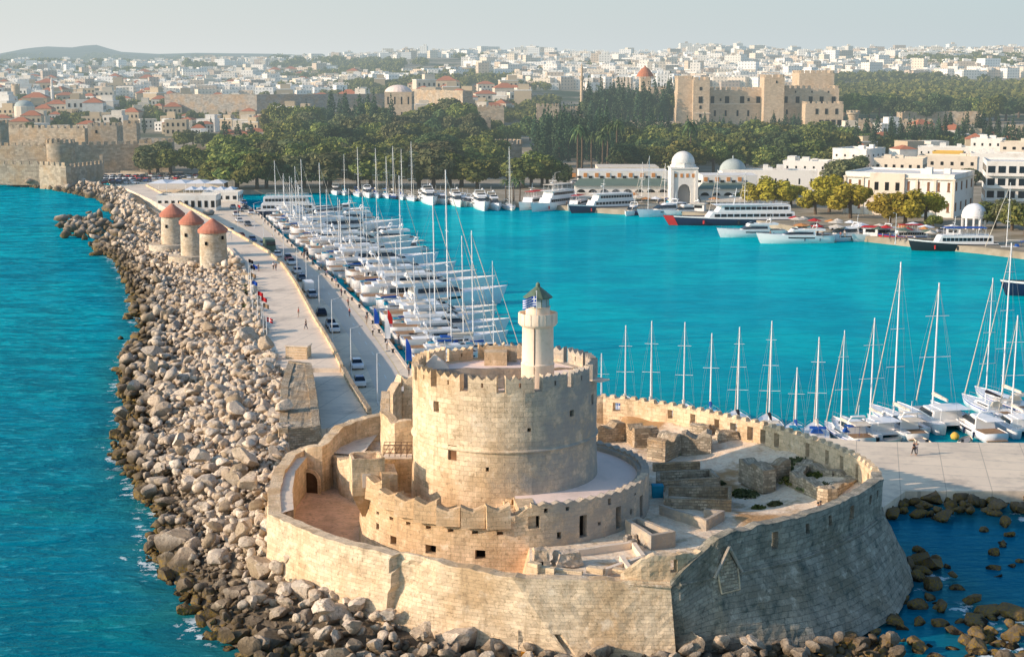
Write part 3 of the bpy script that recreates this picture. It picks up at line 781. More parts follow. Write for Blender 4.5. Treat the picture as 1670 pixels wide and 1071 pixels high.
mb = MB(); mb.tube((-.35, -1.5, .2), (-.35, -1.42, 7.0), .035); mb.build('lightning_cable', M['rusty_iron'], lh)
mb = MB(); mb.box((-1.42, -.75, 1.0), (.3, .9, 1.9), R(28)); mb.build('door', M['brown_shutter'], lh)
# Greek flag hung from the gallery
fl = empty('greek_flag', (lx-.15, ly-1.72, 25.0)); tag(fl, 'small blue and white striped Greek flag flying at the lighthouse gallery', 'flag')
mb = MB(); mb.tube((0, 0, .0), (0, 0, 3.1), .035); mb.tube((0, 0, 3.1), (0, 0, 3.2), .06); mb.build('pole', M['aluminium'], fl)
def flag_cloth(mb, w, h, z0, cells, colr, sgn=-1):
    nx, nz = 27, 9
    for i in range(nx):
        for j in range(nz):
            def P(a, b):
                f = a/nx; return (sgn*f*w, .16*math.sin(f*6.5)*f+.05, z0+b/nz*h-.25*f+.05*math.sin(f*5))
            mb.add([P(i, j), P(i+1, j), P(i+1, j+1), P(i, j+1)], [(0, 1, 2, 3)], mi=colr(i, j))
def greek(i, j):
    if j >= 4 and i < 10: return 1 if (j == 6 or 4 <= i < 6) else 0
    return 0 if j % 2 == 0 else 1
mb = MB(); flag_cloth(mb, 1.25, .95, 1.75, None, greek); mb.build('cloth', [M['blue_cloth'], M['white_cloth']], fl)

# ------------------------------------------------------------------ the lower bastion ring
RR = 13.75
ring = empty('ring_bastion', (0, 0, 0)); tag(ring, 'curved bastion round the tower foot, terrace one side, battlements on the other', 'bastion')
def rh(deg, z0, z1, w): u = ang2u(deg, RR); return (u-w/2, u+w/2, z0, z1)
rholes = [rh(-79, 8.55, 9.65, 1.05), rh(-59.5, 7.05, 9.3, .8), rh(-41.7, 7.3, 9.2, .75), rh(-23.5, 7.1, 9.2, .8), rh(-74.6, 9.9, 10.3, .35), rh(-66.2, 9.85, 10.25, .35),
          rh(-47, 9.7, 10.2, .4), rh(-69.5, 7.5, 7.9, .4), rh(-52, 8.0, 8.4, .35), rh(-33, 8.1, 8.6, .4), rh(-30, 9.7, 10.1, .3),
          rh(-136, 5.9, 6.7, .8), rh(-117.5, 5.9, 6.7, .9), rh(-98.6, 5.9, 6.7, .9), rh(-147, 6.6, 7.2, .5)]
rholes += [rh(-165+9.2*k, 7.9, 8.35, .55) for k in range(9)]
us = breaks(0, 2*PI*RR, .7, [h[0] for h in rholes]+[h[1] for h in rholes])
vs_ = breaks(3.2, 10.4, .5, sorted(set([h[2] for h in rholes]+[h[3] for h in rholes])))
def top_ring(deg):   # left side wall is lower, the terrace side higher
    d = (deg+360) % 360
    if d < 100 or d > 276: return 10.45
    if d > 200: return 9.0+1.1*min(max((235-d)/35, 0), 1)+(.9*min(max((d-268)/6, 0), 1))
    return 10.2
def rm_(u, v, w):
    t = u/RR; deg = math.degrees(t); tp = top_ring(deg); f = (v-3.2)/(10.4-3.2)
    z = v if v < 8.5 else 8.5+(v-8.5)*(tp-8.5)/1.9
    r = RR+(.05*max(0, 8-v)+.09*fbm(math.cos(t)*12, math.sin(t)*12, v*1.1) if w == 0 else -1.1)
    return circ(r, t, z)
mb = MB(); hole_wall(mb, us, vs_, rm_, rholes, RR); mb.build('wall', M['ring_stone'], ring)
for h in rholes:
    u = (h[0]+h[1])/2; t = u/RR; mb = MB(); tall = h[3]-h[2] > 1.5
    mb.box(circ(RR-.7, t, (h[2]+h[3])/2), (.1, h[1]-h[0]-.01, h[3]-h[2]-.01), t); mb.build('doorway' if tall else 'window', M['dark_opening'], ring)
mb = MB()
n = 60; A0, A1 = R(-84), R(110); vsx = []; fsx = []
for k in range(n+1):
    t = A0+(A1-A0)*k/n
    for r in (8.5, 10.3, 12, 13.0): vsx.append(circ(r, t, 10.22-.06*(r-8.5)+.06*fbm(r, t*6)))
for k in range(n):
    for j in range(3): fsx.append((k*4+j, k*4+j+1, (k+1)*4+j+1, (k+1)*4+j))
mb.add(vsx, fsx); mb.build('terrace', M['terrace_plaster'], ring, smooth=True)
# scalloped parapet of the terrace
us = breaks(0, (R(100)-R(-80))*RR, .2); vs2 = [0, .25, .5, .75]
def pm(u, v, w):
    t = R(-80)+u/RR; saw = abs((u/1.25) % 1-.5)*2; top = .30*saw**.8 if v > .7 else 0
    return circ(RR-(.02 if w == 0 else .75)+.05*fbm(u, v*3), t, 10.3+v*.55+top-(.2 if v > .7 else 0)+.12*fbm(u*.4, 3))
mb = MB(); cellwall(mb, us, vs2, pm, lambda i, j: True); mb.build('parapet', M['ring_stone'], ring)
# rubble slope where the terrace ends
mb = MB()
for k in range(46):
    a = RNG.uniform(0, 1); t = R(-86-RNG.uniform(0, 7)); r = 8.9+4.6*a; mb.box(circ(r, t, 9.5-.0*a+RNG.uniform(-.9, .5)-(abs(math.degrees(t)+86))*.15), (RNG.uniform(.3, .8), RNG.uniform(.3, .8), RNG.uniform(.25, .5)), RNG.uniform(0, 3))
mb.build('broken_edge', M['ring_stone'], ring)
mb = MB(); mb.prism([circ(9, R(-85), 0)[:2], circ(13.4, R(-84), 0)[:2], circ(13.4, R(-78), 0)[:2], circ(9, R(-74), 0)[:2]], 5, 10.15); mb.prism([circ(8.6, R(-98), 0)[:2], circ(12.9, R(-92), 0)[:2], circ(12.9, R(-85), 0)[:2], circ(8.6, R(-85), 0)[:2]], 5, 9.1)
mb.build('terrace_end_wall', M['ring_stone'], ring)
# heavy angular merlons, left side
def wedge_merlon():
    mb = MB(); w = 1.05
    us = breaks(-w, w, .35); vs = [0, .5, 1.0, 1.45]
    def Mf(u, v, wv):
        f = (u+w)/(2*w); top = (.42*abs(f*2-1)**1.2) if v > 1.4 else 0
        return (u, (-.5-.28*(1-v/1.5) if wv == 0 else .45), v+top-(.12 if v > 1.4 else 0))
    cellwall(mb, us, vs, Mf, lambda i, j: True); return mb
proto = None
for k in range(9):
    dg = -166+9.2*k; t = R(dg)
    if proto is None: proto = o = wedge_merlon().build('merlon', M['ring_stone'], ring)
    else: o = proto.copy(); COL.objects.link(o); o.parent = ring
    o.location = circ(RR-.25, t, top_ring(dg)-.25); o.rotation_euler = (0, 0, t+PI/2+R(14)); o.scale = (1, 1, .95+.12*(k % 3))
for k in range(9):   # low sill blocks in the crenels
    dg = -161.4+9.2*k; t = R(dg); mb = MB(); mb.box(circ(RR-.35, t, top_ring(dg)-.05), (1.0, .9, .5), t); mb.build('crenel_sill', M['ring_stone'], ring)
mb = MB(); mb.lathe([(8, 7.0), (13, 7.0)], 60, (CX, CY, 0), R(-200), R(-84)); mb.build('inner_floor', M['courtyard_earth'], ring)

# corner watch turret with its open top
tp = circ(RR-.1, R(-158), 0); tu = empty('watch_turret', (tp[0], tp[1], 0), R(12)); tag(tu, 'square open topped stone watch turret overhanging the low court beside the footbridge', 'turret')
mb = MB(); W_, D_ = 3.0, 2.8
us = breaks(0, 2*(W_+D_), .5); vs2 = breaks(9.6, 13.0, .6)
def sq(u, W_, D_):
    u = u % (2*(W_+D_))
    if u < W_: return (-W_/2+u, -D_/2)
    u -= W_
    if u < D_: return (W_/2, -D_/2+u)
    u -= D_
    if u < W_: return (W_/2-u, D_/2)
    return (-W_/2, D_/2-(u-W_))
def tum(u, v, w):
    x, y = sq(u, W_, D_); f = 1 if w == 0 else .82; n = .05*fbm(x*2, y*2, v*2); zz = v+(.25*fbm(u*.8, 1) if v > 12.9 else 0)
    return (x*f+n, y*f+n, zz)
cellwall(mb, us, vs2, tum, lambda i, j: True, closed=True); mb.build('wall', M['tower_stone'], tu)
mb = MB(); mb.prism([(-1.3, -1.2), (1.3, -1.2), (1.3, 1.2), (-1.3, 1.2)], 9.6, 12.15); mb.build('floor', M['terrace_plaster'], tu)
mb = MB(); mb.add([(-1.5, -1.4, 9.6), (1.5, -1.4, 9.6), (1.5, 1.4, 9.6), (-1.5, 1.4, 9.6), (-.5, .1, 7.2), (1.2, .1, 7.2), (1.2, 1.4, 7.2), (-.5, 1.4, 7.2)], [(4, 5, 1, 0), (5, 6, 2, 1), (6, 7, 3, 2), (7, 4, 0, 3)]); mb.build('corbel', M['ring_stone'], tu)
mb = MB(); mb.prism([(1.1, -1.9), (2.6, -1.7), (2.6, .6), (1.1, .4)], 6.5, [11.7, 11.5, 11.9, 12.1]); mb.build('stair_wall', M['tower_stone'], tu)
mb = MB(); mb.box((-.2, -1.43, 11.0), (.8, .1, 1.3)); mb.build('blind_panel', M['coping_stone'], tu)

# iron footbridge between turret wall and tower
fb = empty('footbridge', (0, 0, 0)); tag(fb, 'short iron footbridge with railings leading to the side of the round tower', 'footbridge')
xa, xb, yb = xat(626, 141, 12), xat(673, 141, 12), 141.0
mb = MB(); mb.box(((xa+xb)/2, yb, 11.85), (xb-xa, 1.3, .16)); mb.build('deck', M['coping_stone'], fb)
for s in (-.6, .6):
    mb = MB()
    for z in (12.35, 12.75, 13.1): mb.tube((xa, yb+s, z), (xb, yb+s, z), .03, n=6)
    for q in range(6):
        x = xa+(xb-xa)*q/5; mb.tube((x, yb+s, 11.9), (x, yb+s, 13.1), .03, n=6)
        if q < 5: mb.tube((x, yb+s, 12.0), (x+(xb-xa)/5, yb+s, 13.1), .018, n=5)
    mb.build('railing', M['rusty_iron'], fb)
#R, left of the tower
tb_ = 1; rw = empty('ruined_wall', (0, 0, 0)); tag(rw, 'tall broken curved wall with small window behind the footbridge', 'wall')
def rail(pts): return Path(pts)
def simple_wall(mb, pts, z0, zt, th, rough=.15, jag=.3, step=.6, holes=(), batter=0.0, vstep=.6):
    """pts walked with the outside on the right hand; zt number or list per point"""
    P = Path([(p[0], p[1], (zt[i] if isinstance(zt, (list, tuple)) else zt)) for i, p in enumerate(pts)])
    ex = [h[0] for h in holes]+[h[1] for h in holes]
    us = breaks(0, P.L, step, ex); fr = breaks(0, 1, .12 if vstep > .5 else .08, sorted(set([h[2] for h in holes]+[h[3] for h in holes])))
    def Mf(u, v, w):
        p = P.at(u); n = P.nrm(u); H = p.z-z0
        q = p+n*(batter*(1-v)+rough*fbm(p.x*1.3, p.y*1.3, v*H*1.1)) if w == 0 else p-n*th+n*(rough*fbm(p.x*1.7, p.y*1.7, v*H))
        zz = z0+v*H
        if v > .99: zz += jag*fbm(u*.9, z0, 2, 3)
        return (q.x, q.y, zz)
    def solid(i, j):
        uc = (us[i]+us[i+1])/2; vc = (fr[j]+fr[j+1])/2; return not any(h[0] < uc < h[1] and h[2] < vc < h[3] for h in holes)
    zmax = max(p.z for p in P.p)
    st = len(mb.uv); cellwall(mb, us, fr, Mf, solid)
    H = zmax-z0
    for k in range(st, len(mb.uv)): mb.uv[k] = [(a, b*H) for a, b in mb.uv[k]]
    return P
def WP(px, py, z): return at(px, py, z)
a_ = WP(621, 650, 15); b_ = (xat(672, 150, 15.5), 150.0)
mb = MB(); simple_wall(mb, simple_wall_q, 17.6, 19.62, .5, rough=.08, jag=.15, step=.5); mb.build('roof_pit_wall', M['shade_grey_stone'], tower)  # shade on the pit wall comes from its darker grey colour
mb = MB(); simple_wall(mb, [(xat(622, 158, 14), 158), (xat(620, 152, 14), 152), (xat(640, 148.5, 14), 148.5), (xat(672, 149, 14), 149)], 6, [14.4, 13.8, 13.2, 13.6], .9, jag=.8); mb.build('front_wall', M['tower_stone'], rw)
mb = MB(); simple_wall(mb, [(xat(628, 160.5, 14), 160.5), (xat(648, 162.5, 15), 162.5), (xat(690, 162.5, 15), 162.5)][::-1], 6, [15.6, 15.2, 14.0], 1, jag=.7, holes=[(.9*2.3, .9*2.3+1, .82, .9)]); mb.build('back_wall', M['tower_stone'], rw)

# ------------------------------------------------------------------ outer curtain wall
def A3(px, py, z): return (*at(px, py, z), z)
LT = [A3(620, 672, 10.3), A3(570, 684, 10.0), A3(540, 698, 9.7), A3(518, 724, 9.0), A3(492, 728, 8.6), A3(466, 740, 8.3), A3(446, 768, 8.2), A3(437, 800, 8.1), A3(438, 838, 8.0), A3(515, 872, 8.0), A3(566, 888, 7.9), A3(640, 904, 7.8), A3(735, 922, 7.7), A3(835, 942, 7.45), A3(960, 946, 7.35), A3(1093, 948, 7.3)]
LB = []
for k, p in enumerate(LT):
    P = Path(LT); n = P.nrm(P.s[k], 1.5); LB.append((p[0]+n.x*.5, p[1]+n.y*.5, .5))
for k_, px_, dy_ in ((9, 508, .7), (10, 556, .9), (11, 632, 1.2), (12, 755, 1.5), (13, 935, 1.5), (14, 1020, 1.3), (15, 1104, 1.2)):
    Yb = LT[k_][1]-dy_; LB[k_] = (xat(px_, Yb, .6), Yb, .6)
def tworail(mb, TP, BP, th, zin, holes=(), step=.7, fstep=.07, jag=.25, rough=.12, disp=None, fknee=None, knee_off=0, ust=1.0):
    T = Path(TP); ex = [h[0] for h in holes]+[h[1] for h in holes]+T.s[1:-1]
    us = breaks(0, T.L, step, ex); fr = breaks(0, 1, fstep, sorted(set([h[2] for h in holes]+[h[3] for h in holes])))
    Hm = max(p[2] for p in TP)-.5
    def Mf(u, f, w):
        for k in range(len(T.s)-1):
            if u <= T.s[k+1]+1e-6 or k == len(T.s)-2: break
        t = (u-T.s[k])/(T.s[k+1]-T.s[k]); p = T.p[k].lerp(T.p[k+1], t); b = Vector(BP[k]).lerp(Vector(BP[k+1]), t); n = T.nrm(u, 1.2)
        if w == 1:
            q = p-n*th; zi = zin(p.x, p.y); z = max(zi-.01*(1-f), b.z+f*(p.z-b.z))
            q += n*(rough*fbm(q.x, q.y, z))
        else:
            ff = f if fknee is None else min(1, f/fknee)
            q = b.lerp(p, ff); z = b.z+(p.z-b.z)*f
            q = q+n*(rough*fbm(q.x*1.1, q.y*1.1, z*1.1)+.05*fbm(q.x*4, q.y*4, z*4))
            if disp: q = q+n*disp(u, f)
        if f > .99: z += jag*fbm(u*.7, 5, 1, 4)
        return (q.x, q.y, z)
    def solid(i, j):
        uc = (us[i]+us[i+1])/2; vc = (fr[j]+fr[j+1])/2; return not any(h[0] < uc < h[1] and h[2] < vc < h[3] for h in holes)
    st = len(mb.uv); cellwall(mb, us, fr, Mf, solid)
    for k in range(st, len(mb.uv)): mb.uv[k] = [(a, b*Hm) for a, b in mb.uv[k]]
    return T
fw = empty('fortress_wall', (0, 0, 0)); tag(fw, 'long battered outer wall of the fortress ringing the courtyard above the rocks', 'wall')
LPath = Path(LT)
u8 = LPath.s[13]; u7 = LPath.s[11]
def breach(u, f):     # stones robbed out of the front face, stepped edge on the left, sloping on the right
    L0 = u7-.2; st = L0+.45*math.sin(int(f*17)*12.9898)**2; Rr = L0+1.8+3.4*max(0, (f-.3)/.7)
    if .32 < f < 1.01 and st < u < Rr:
        dd = min(1.0, (Rr-u)/2.4); return -.85*dd-.3*fbm(u*2, f*14)
    return 0
def zin_left(x, y): return 4.0
mb = MB(); tworail(mb, LT, LB, 1.15, zin_left, disp=breach, step=.55, fstep=.055, jag=.30,
                   holes=[(u8+.25, u8+1.1, .10, .36)] ); mb.build('front_wall', M['fort_stone'], fw)
dp = LPath.at(u8+.7)
mb = MB(); mb.box((dp.x+.35, dp.y-.12, 1.95), (1.1, .2, 2.3)); mb.build('blocked_doorway', M['rubble_stone'], fw)
mb = MB(); mb.box((dp.x+.55, dp.y-.9, 1.0), (1.05, .35, 1.0)); mb.build('stained_doorstep', M['lichen_orange'], fw)
# coping of the wall walk on the left and front
# walkway shelf behind the left wall, with the arch in its inner face
def offset_path(TP, d):
    T = Path(TP); return [((T.p[k]-T.nrm(T.s[k], 1.0)*d).x, (T.p[k]-T.nrm(T.s[k], 1.0)*d).y) for k in range(len(TP))]
seg = LT[4:9]
o1 = offset_path(LT, .9); o2 = offset_path(LT, 3.6)
wk1 = o1[4:9]
wk2 = [at(536, 736, 7.4), at(500, 752, 7.4), at(482, 775, 7.4), at(477, 805, 7.4), at(479, 838, 7.4)]
mb = MB(); vs3 = [(*p, 7.92) for p in wk1]+[(*p, 7.85) for p in wk2]; n = 5
mb.add(vs3, [(k, k+1, n+k+1, n+k) for k in range(n-1)]); mb.build('wall_walk', M['coping_stone'], fw)
mb = MB(); Pin = Path([(*p, 7.4) for p in wk2][::-1]); hu = Pin.L-2.0
simple_wall(mb, [tuple(p.xy) for p in Pin.p], 3.6, 7.84, .9, rough=.08, jag=.05, step=.5); mb.build('retaining_wall', M['fort_stone'], fw)
ax, ay = xat(506, 156.1, 5), 156.0; rzA = R(-14)
def arch_pts(w, h, n=10): return [(-w/2, 0)]+[(w/2*math.cos(t), h-w/2+w/2*math.sin(t)) for t in np.linspace(PI, 0, n)]+[(w/2, 0)]
def arch_place(pts, dy): return [(ax+p[0]*math.cos(rzA)+dy*math.sin(rzA), ay+p[0]*math.sin(rzA)-dy*math.cos(rzA), 4.05+p[1]) for p in pts]
mb = MB(); P_ = arch_pts(1.9, 2.3); mb.add(arch_place(P_, .22), [tuple(range(len(P_)))[::-1]]); mb.build('arch_shade_panel', M['arch_shade'], fw)  # flat panel, its dark colour stands in for shade inside the arch
mb = MB(); A_, B_ = arch_pts(1.9, 2.3), arch_pts(2.5, 2.65); n_ = len(A_); v_ = arch_place(A_, .34)+arch_place(B_, .34)+arch_place(A_, .1)+arch_place(B_, .1)
mb.add(v_, [(k, k+1, n_+k+1, n_+k) for k in range(n_-1)]+[(k, k+1, 2*n_+k+1, 2*n_+k) for k in range(n_-1)]+[(n_+k, n_+k+1, 3*n_+k+1, 3*n_+k) for k in range(n_-1)]); mb.build('arch_ring', M['ring_stone'], fw)
# cross wall closing the low court at its far end
mb = MB(); simple_wall(mb, [at(536, 738, 7.6), at(548, 744, 7.6), (xat(556, 156, 7), 155), (xat(590, 151, 7.6), 151)], 3.6, [7.5, 7.6, 7.8, 9.4], 1.6, jag=.2); mb.build('cross_wall', M['fort_stone'], fw)
mb = MB(); vs4 = [A3(518, 726, 8.0), A3(536, 738, 7.6), A3(590, 742, 7.9), A3(622, 700, 8.2), A3(560, 706, 8.2)]; mb.add(vs4, [(0, 1, 2, 3, 4)]); mb.build('upper_walk', M['coping_stone'], fw)

# right, raised part
ZR = 10.6
RTp = [A3(1093, 948, 7.3), A3(1110, 934, 8.0), A3(1160, 888, 9.8), A3(1172, 876, 10.4), A3(1235, 858, ZR), A3(1300, 845, ZR), A3(1350, 828, ZR), A3(1400, 806, ZR), A3(1440, 780, ZR), A3(1437, 768, ZR)]
RBp = [A3(1104, 1072, .5), A3(1125, 1074, .5), A3(1175, 1076, .5), A3(1190, 1076, .5), A3(1262, 1072, .4), A3(1335, 1062, .4), A3(1400, 1040, .4), A3(1462, 1005, .4), A3(1490, 955, .4), A3(1487, 925, .4)]
RP = Path(RTp)
def uof(P, px):   # arc length at which a path shows at this column
    best = 0; bd = 1e9
    for k in range(400):
        u = P.L*k/399; p = P.at(u); d = abs(proj(p.x, p.y, p.z)[0]-px)
        if d < bd: bd = d; best = u
    return best
rhl = []
for px, w, z0, z1 in ((1265, .75, 8.3, 9.5), (1318, .5, 8.9, 9.6), (1355, .5, 8.9, 9.7), (1391, .75, 8.5, 9.75), (1420, .45, 8.7, 9.7), (1432, .45, 8.8, 9.8)):
    u = uof(RP, px); rhl.append((u-w/2, u+w/2, (z0-.4)/(ZR-.4), (z1-.4)/(ZR-.4)))
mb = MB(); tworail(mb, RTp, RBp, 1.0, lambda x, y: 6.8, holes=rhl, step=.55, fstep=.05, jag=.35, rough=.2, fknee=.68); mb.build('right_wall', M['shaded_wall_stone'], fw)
# string course
def strip_along(TP, BP, f, z, r, name, mat, parent):
    mb = MB(); T = Path(TP); pr_ = None; n = 60
    for k in range(n+1):
        u = T.L*k/n
        for q in range(len(T.s)-1):
            if u <= T.s[q+1]+1e-6: break
        t = (u-T.s[q])/(T.s[q+1]-T.s[q]); p = T.p[q].lerp(T.p[q+1], t); b = Vector(BP[q]).lerp(Vector(BP[q+1]), t)
        ff = min(1, ((z-b.z)/(p.z-b.z))/f); c = b.lerp(p, ff)+T.nrm(u, 1)*.06
        c = Vector((c.x, c.y, z))
        if pr_ is not None: mb.tube(pr_, c, r, n=6)
        pr_ = c
    mb.build(name, mat, parent)
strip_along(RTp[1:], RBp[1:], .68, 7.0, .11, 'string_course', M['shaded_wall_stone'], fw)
mb = MB(); p0, p1 = Vector(A3(835, 941, 7.1)), Vector(A3(1095, 956, 7.0)); mb.tube(p0+Vector((0, -.1, 0)), p1+Vector((0, -.1, 0)), .11, n=6); mb.build('string_course', M['rubble_stone'], fw)
# low broken parapet blocks above the front
mb = MB()
for a, b, h in ((868, 905, .55), (905, 950, .3), (958, 985, .5), (1000, 1030, .35), (862, 880, 0.9)):
    p, q = Vector(A3(a, 930, 7.4)), Vector(A3(b, 934, 7.4)); c = (p+q)/2; mb.box((c.x, c.y, 7.3), ((q-p).length, .6, h), math.atan2(q.y-p.y, q.x-p.x), z0=True)
mb.build('low_parapet', M['fort_stone'], fw)
c = at(1095, 948, 7.3)
mb = MB(); simple_wall(mb, [at(1012, 943, 7.3), at(1045, 947, 7.3), at(1100, 946, 7.3), at(1160, 930, 7.6)], 7.0, [7.7, 9.2, 9.4, 9.2], .75, jag=.5, step=.35, holes=[(Path([at(1012, 943, 7.3), at(1045, 947, 7.3), at(1100, 946, 7.3)]).L-.35, Path([at(1012, 943, 7.3), at(1045, 947, 7.3), at(1100, 946, 7.3)]).L+.25, .4, .85)]); mb.build('corner_parapet', M['fort_stone'], fw)
# gabled niche
un = uof(RP, 1187); pn = RP.at(un); bn_ = Vector(RBp[2]).lerp(Vector(RBp[4]), .4); nn = RP.nrm(un)
tan = Vector((-nn.y, nn.x, 0)); bn_.z = .5
def NPt(a, z, o=0):
    ff = min(1, (z-.5)/(10.4-.5)/.68); c = bn_.lerp(Vector((pn.x, pn.y, 0)), ff)+nn*(o+.12)+tan*a; return (c.x, c.y, z)
mb = MB()
for s in (-1, 1): mb.tube(NPt(s*1.5, 7.1, .05), NPt(0, 9.5, .1), .15, n=6)
mb.build('niche_gable', M['ring_stone'], fw)
mb = MB(); mb.add([NPt(-.9, 5.9), NPt(.9, 5.9), NPt(1.05, 7.5), NPt(0, 9.1), NPt(-1.05, 7.5)], [(0, 1, 2, 3, 4)]); mb.build('niche_panel', M['rubble_stone'], fw)
mb = MB(); mb.tube(NPt(-1.0, 5.8, .02), NPt(1.0, 5.8, .02), .08, n=6); mb.tube(NPt(-1.0, 5.8), NPt(-1.1, 7.5), .08, n=6); mb.tube(NPt(1.0, 5.8), NPt(1.1, 7.5), .08, n=6); mb.build('niche_frame', M['fort_stone'], fw)

# back wall
BT = [A3(1437, 768, ZR), A3(1420, 752, ZR), A3(1395, 738, ZR), A3(1350, 720, ZR), A3(1300, 704, ZR), A3(1250, 690, ZR), A3(1200, 679, ZR), A3(1150, 668, ZR), A3(1100, 659, ZR), A3(1040, 650, ZR), A3(985, 645, ZR), A3(930, 646, ZR), A3(800, 655, ZR), A3(700, 665, ZR), A3(620, 672, 10.3)]
BB = []; BP_ = Path(BT)
for k, p in enumerate(BT): n = BP_.nrm(BP_.s[k], 1.5); BB.append((p[0]+n.x*.4, p[1]+n.y*.4, 1.0))
bh = []
for px, w, z0, z1 in ((1432, .7, 8.6, 9.7), (1412, .7, 8.6, 9.7), (1385, .7, 8.4, 9.9), (1362, .7, 8.4, 9.6), (1328, .6, 8.6, 9.6), (1277, .8, 8.6, 10), (1255, .8, 8.6, 9.9), (1232, .8, 8.6, 9.9), (1207, .9, 8.6, 10), (1177, .7, 9, 9.7), (1139, .7, 9, 9.7), (1101, .7, 9.1, 9.9), (1065, .7, 8.9, 9.4), (1065, .7, 9.7, 10.1), (1009, .9, 8.9, 9.6), (1036, .8, 9.0, 9.4), (985, .6, 8.9, 9.5)):
    u = uof(BP_, px); bh.append((u-w/2, u+w/2, (z0-1)/(ZR-1), (z1-1)/(ZR-1)))
mb = MB(); tworail(mb, BT, BB, .9, lambda x, y: 6.5, holes=bh, step=.6, fstep=.09, jag=.3, rough=.12); mb.build('back_wall', M['fort_stone'], fw)
us = breaks(0, BP_.L*.72, .5)    # scalloped coping
mb = MB()
for k in range(int(BP_.L*.72/1.3)):
    u = .3+k*1.3; p = BP_.at(u+.4); n = BP_.nrm(u+.4); mb.box((p.x-n.x*.45, p.y-n.y*.45, ZR-.12), (.8, .85, .42), math.atan2(-n.x, n.y), taper=.6, z0=True)
mb.build('coping', M['fort_stone'], fw)

# ------------------------------------------------------------------ courtyard ground
allp = [(p[0], p[1]) for p in LT]+[(p[0], p[1]) for p in RTp[1:]]+[(p[0], p[1]) for p in BT[1:-1]]
def inside(x, y, poly):
    c = False; n = len(poly); j = n-1
    for i in range(n):
        xi, yi = poly[i]; xj, yj = poly[j]
        if (yi > y) != (yj > y) and x < (xj-xi)*(y-yi)/(yj-yi)+xi: c = not c
        j = i
    return c
cxp, cyp = 4.0, 145.0
inset = [(x+(cxp-x)*.022, y+(cyp-y)*.022) for x, y in allp]
def is_low(x, y): return (x < 1.2 and y < 152.5) or (x < -15.5 and y < 161)
def court_z(x, y):
    r = math.hypot(x-CX, y-CY)
    if is_low(x, y): return 4.1+.12*fbm(x*.4, y*.4)
    d = min(math.hypot(x-p[0], y-p[1]) for p in BT[:11]+RTp[4:])
    z = 6.9+.012*max(0, y-130)
    z += 1.5*max(0, 1-d/6.5)**.8 if x > 12 else 0
    z += .22*fbm(x*.25, y*.25)+.1*fbm(x, y)
    if 17 < x < 27 and 138 < y < 156: z -= .7*max(0, 1-((x-22)/5)**2)*max(0, 1-((y-147)/9)**2)
    return z
g = .75; xs_ = np.arange(-27, 38, g); ys_ = np.arange(116, 180, g); vs5 = []; fs5 = []; fs6 = []; key = {}
for i, x in enumerate(xs_):
    for j, y in enumerate(ys_):
        vs5.append((x, y, court_z(x, y)))
nj = len(ys_)
for i in range(len(xs_)-1):
    for j in range(nj-1):
        x, y = xs_[i]+g/2, ys_[j]+g/2
        if inside(x, y, inset) and math.hypot(x-CX, y-CY) > RR-1.5:
            q = (i*nj+j, (i+1)*nj+j, (i+1)*nj+j+1, i*nj+j+1)
            (fs6 if is_low(x, y) else fs5).append(q)
for nm, f_, mt in (('courtyard_ground', fs5, 'courtyard_earth'), ('low_court_ground', fs6, 'low_court_earth')):
    mb = MB(); mb.add(vs5, f_); o = mb.build(nm, M[mt], smooth=True); struct(o)

# ------------------------------------------------------------------ ruins in the courtyard
def ruin(name, label, pts, z0, zt, th=.6, closed=True, mat='ring_stone', jag=.05, cat='ruin', parts=None):
    r_ = empty(name, (0, 0, 0)); tag(r_, label, cat)
    P = pts+[pts[0]] if closed else pts; c = Vector((sum(p[0] for p in pts)/len(pts), sum(p[1] for p in pts)/len(pts)))
    ar = sum(P[k][0]*P[k+1][1]-P[k+1][0]*P[k][1] for k in range(len(P)-1))
    if closed and ar < 0: P = P[::-1]
    for k in range(len(P)-1):
        a, b = Vector(P[k]), Vector(P[k+1]); mb = MB(); simple_wall(mb, [tuple(a), tuple(b)], z0, zt, th, rough=.05, jag=jag, step=.5); mb.build('wall', M[mat], r_)
    return r_
def pp(l, z): return [at(px, py, z) for px, py in l]
ruin('stone_enclosure', 'long narrow low stone enclosure nearest the terrace, with blue bin beside it', pp([(1085, 792), (1193, 792), (1193, 815), (1083, 812)], 8.0), 6.6, 8.0, .35, mat='rubble_stone')
ruin('stone_enclosure', 'thin tapering low stone enclosure behind the longest one', pp([(1070, 768), (1160, 764), (1175, 778), (1072, 785)], 8.2), 6.8, 8.2, .35, mat='rubble_stone')
ruin('stone_enclosure', 'three cornered low stone enclosure open towards the camera', pp([(1075, 823), (1152, 848), (1182, 832), (1150, 828)], 7.9), 6.6, 7.9, .35, closed=False)
ruin('stone_enclosure', 'large four sided stone enclosure before the terrace wall with rubble at its corner', pp([(1020, 847), (1062, 873), (1102, 866), (1040, 842)], 8.3), 6.6, 8.3, .4)
ruin('stone_step', 'long low shaded stone step wall at the foot of the tower terrace', pp([(1066, 756), (1142, 753)], 8.0), 6.8, 8.0, .5, closed=False, mat='rubble_stone', cat='step')
ruin('low_kerb_wall', 'low stone kerb running across the sunny front court', pp([(935, 898), (1030, 884), (1045, 905), (985, 925)], 7.5), 6.8, 7.5, .4, closed=False, mat='coping_stone', cat='kerb')
ruin('low_kerb_wall', 'slanting stone kerb beside the corner parapet', pp([(1010, 905), (1030, 935)], 7.6), 6.8, 7.6, .4, closed=False, mat='coping_stone', cat='kerb')
ruin('ruined_building', 'roofless ruined room with thick walls against the back wall', pp([(1288, 765), (1310, 745), (1370, 762), (1412, 770), (1350, 795)], 9.0), 6.6, 8.7, 1.1, mat='rubble_stone', jag=.7)
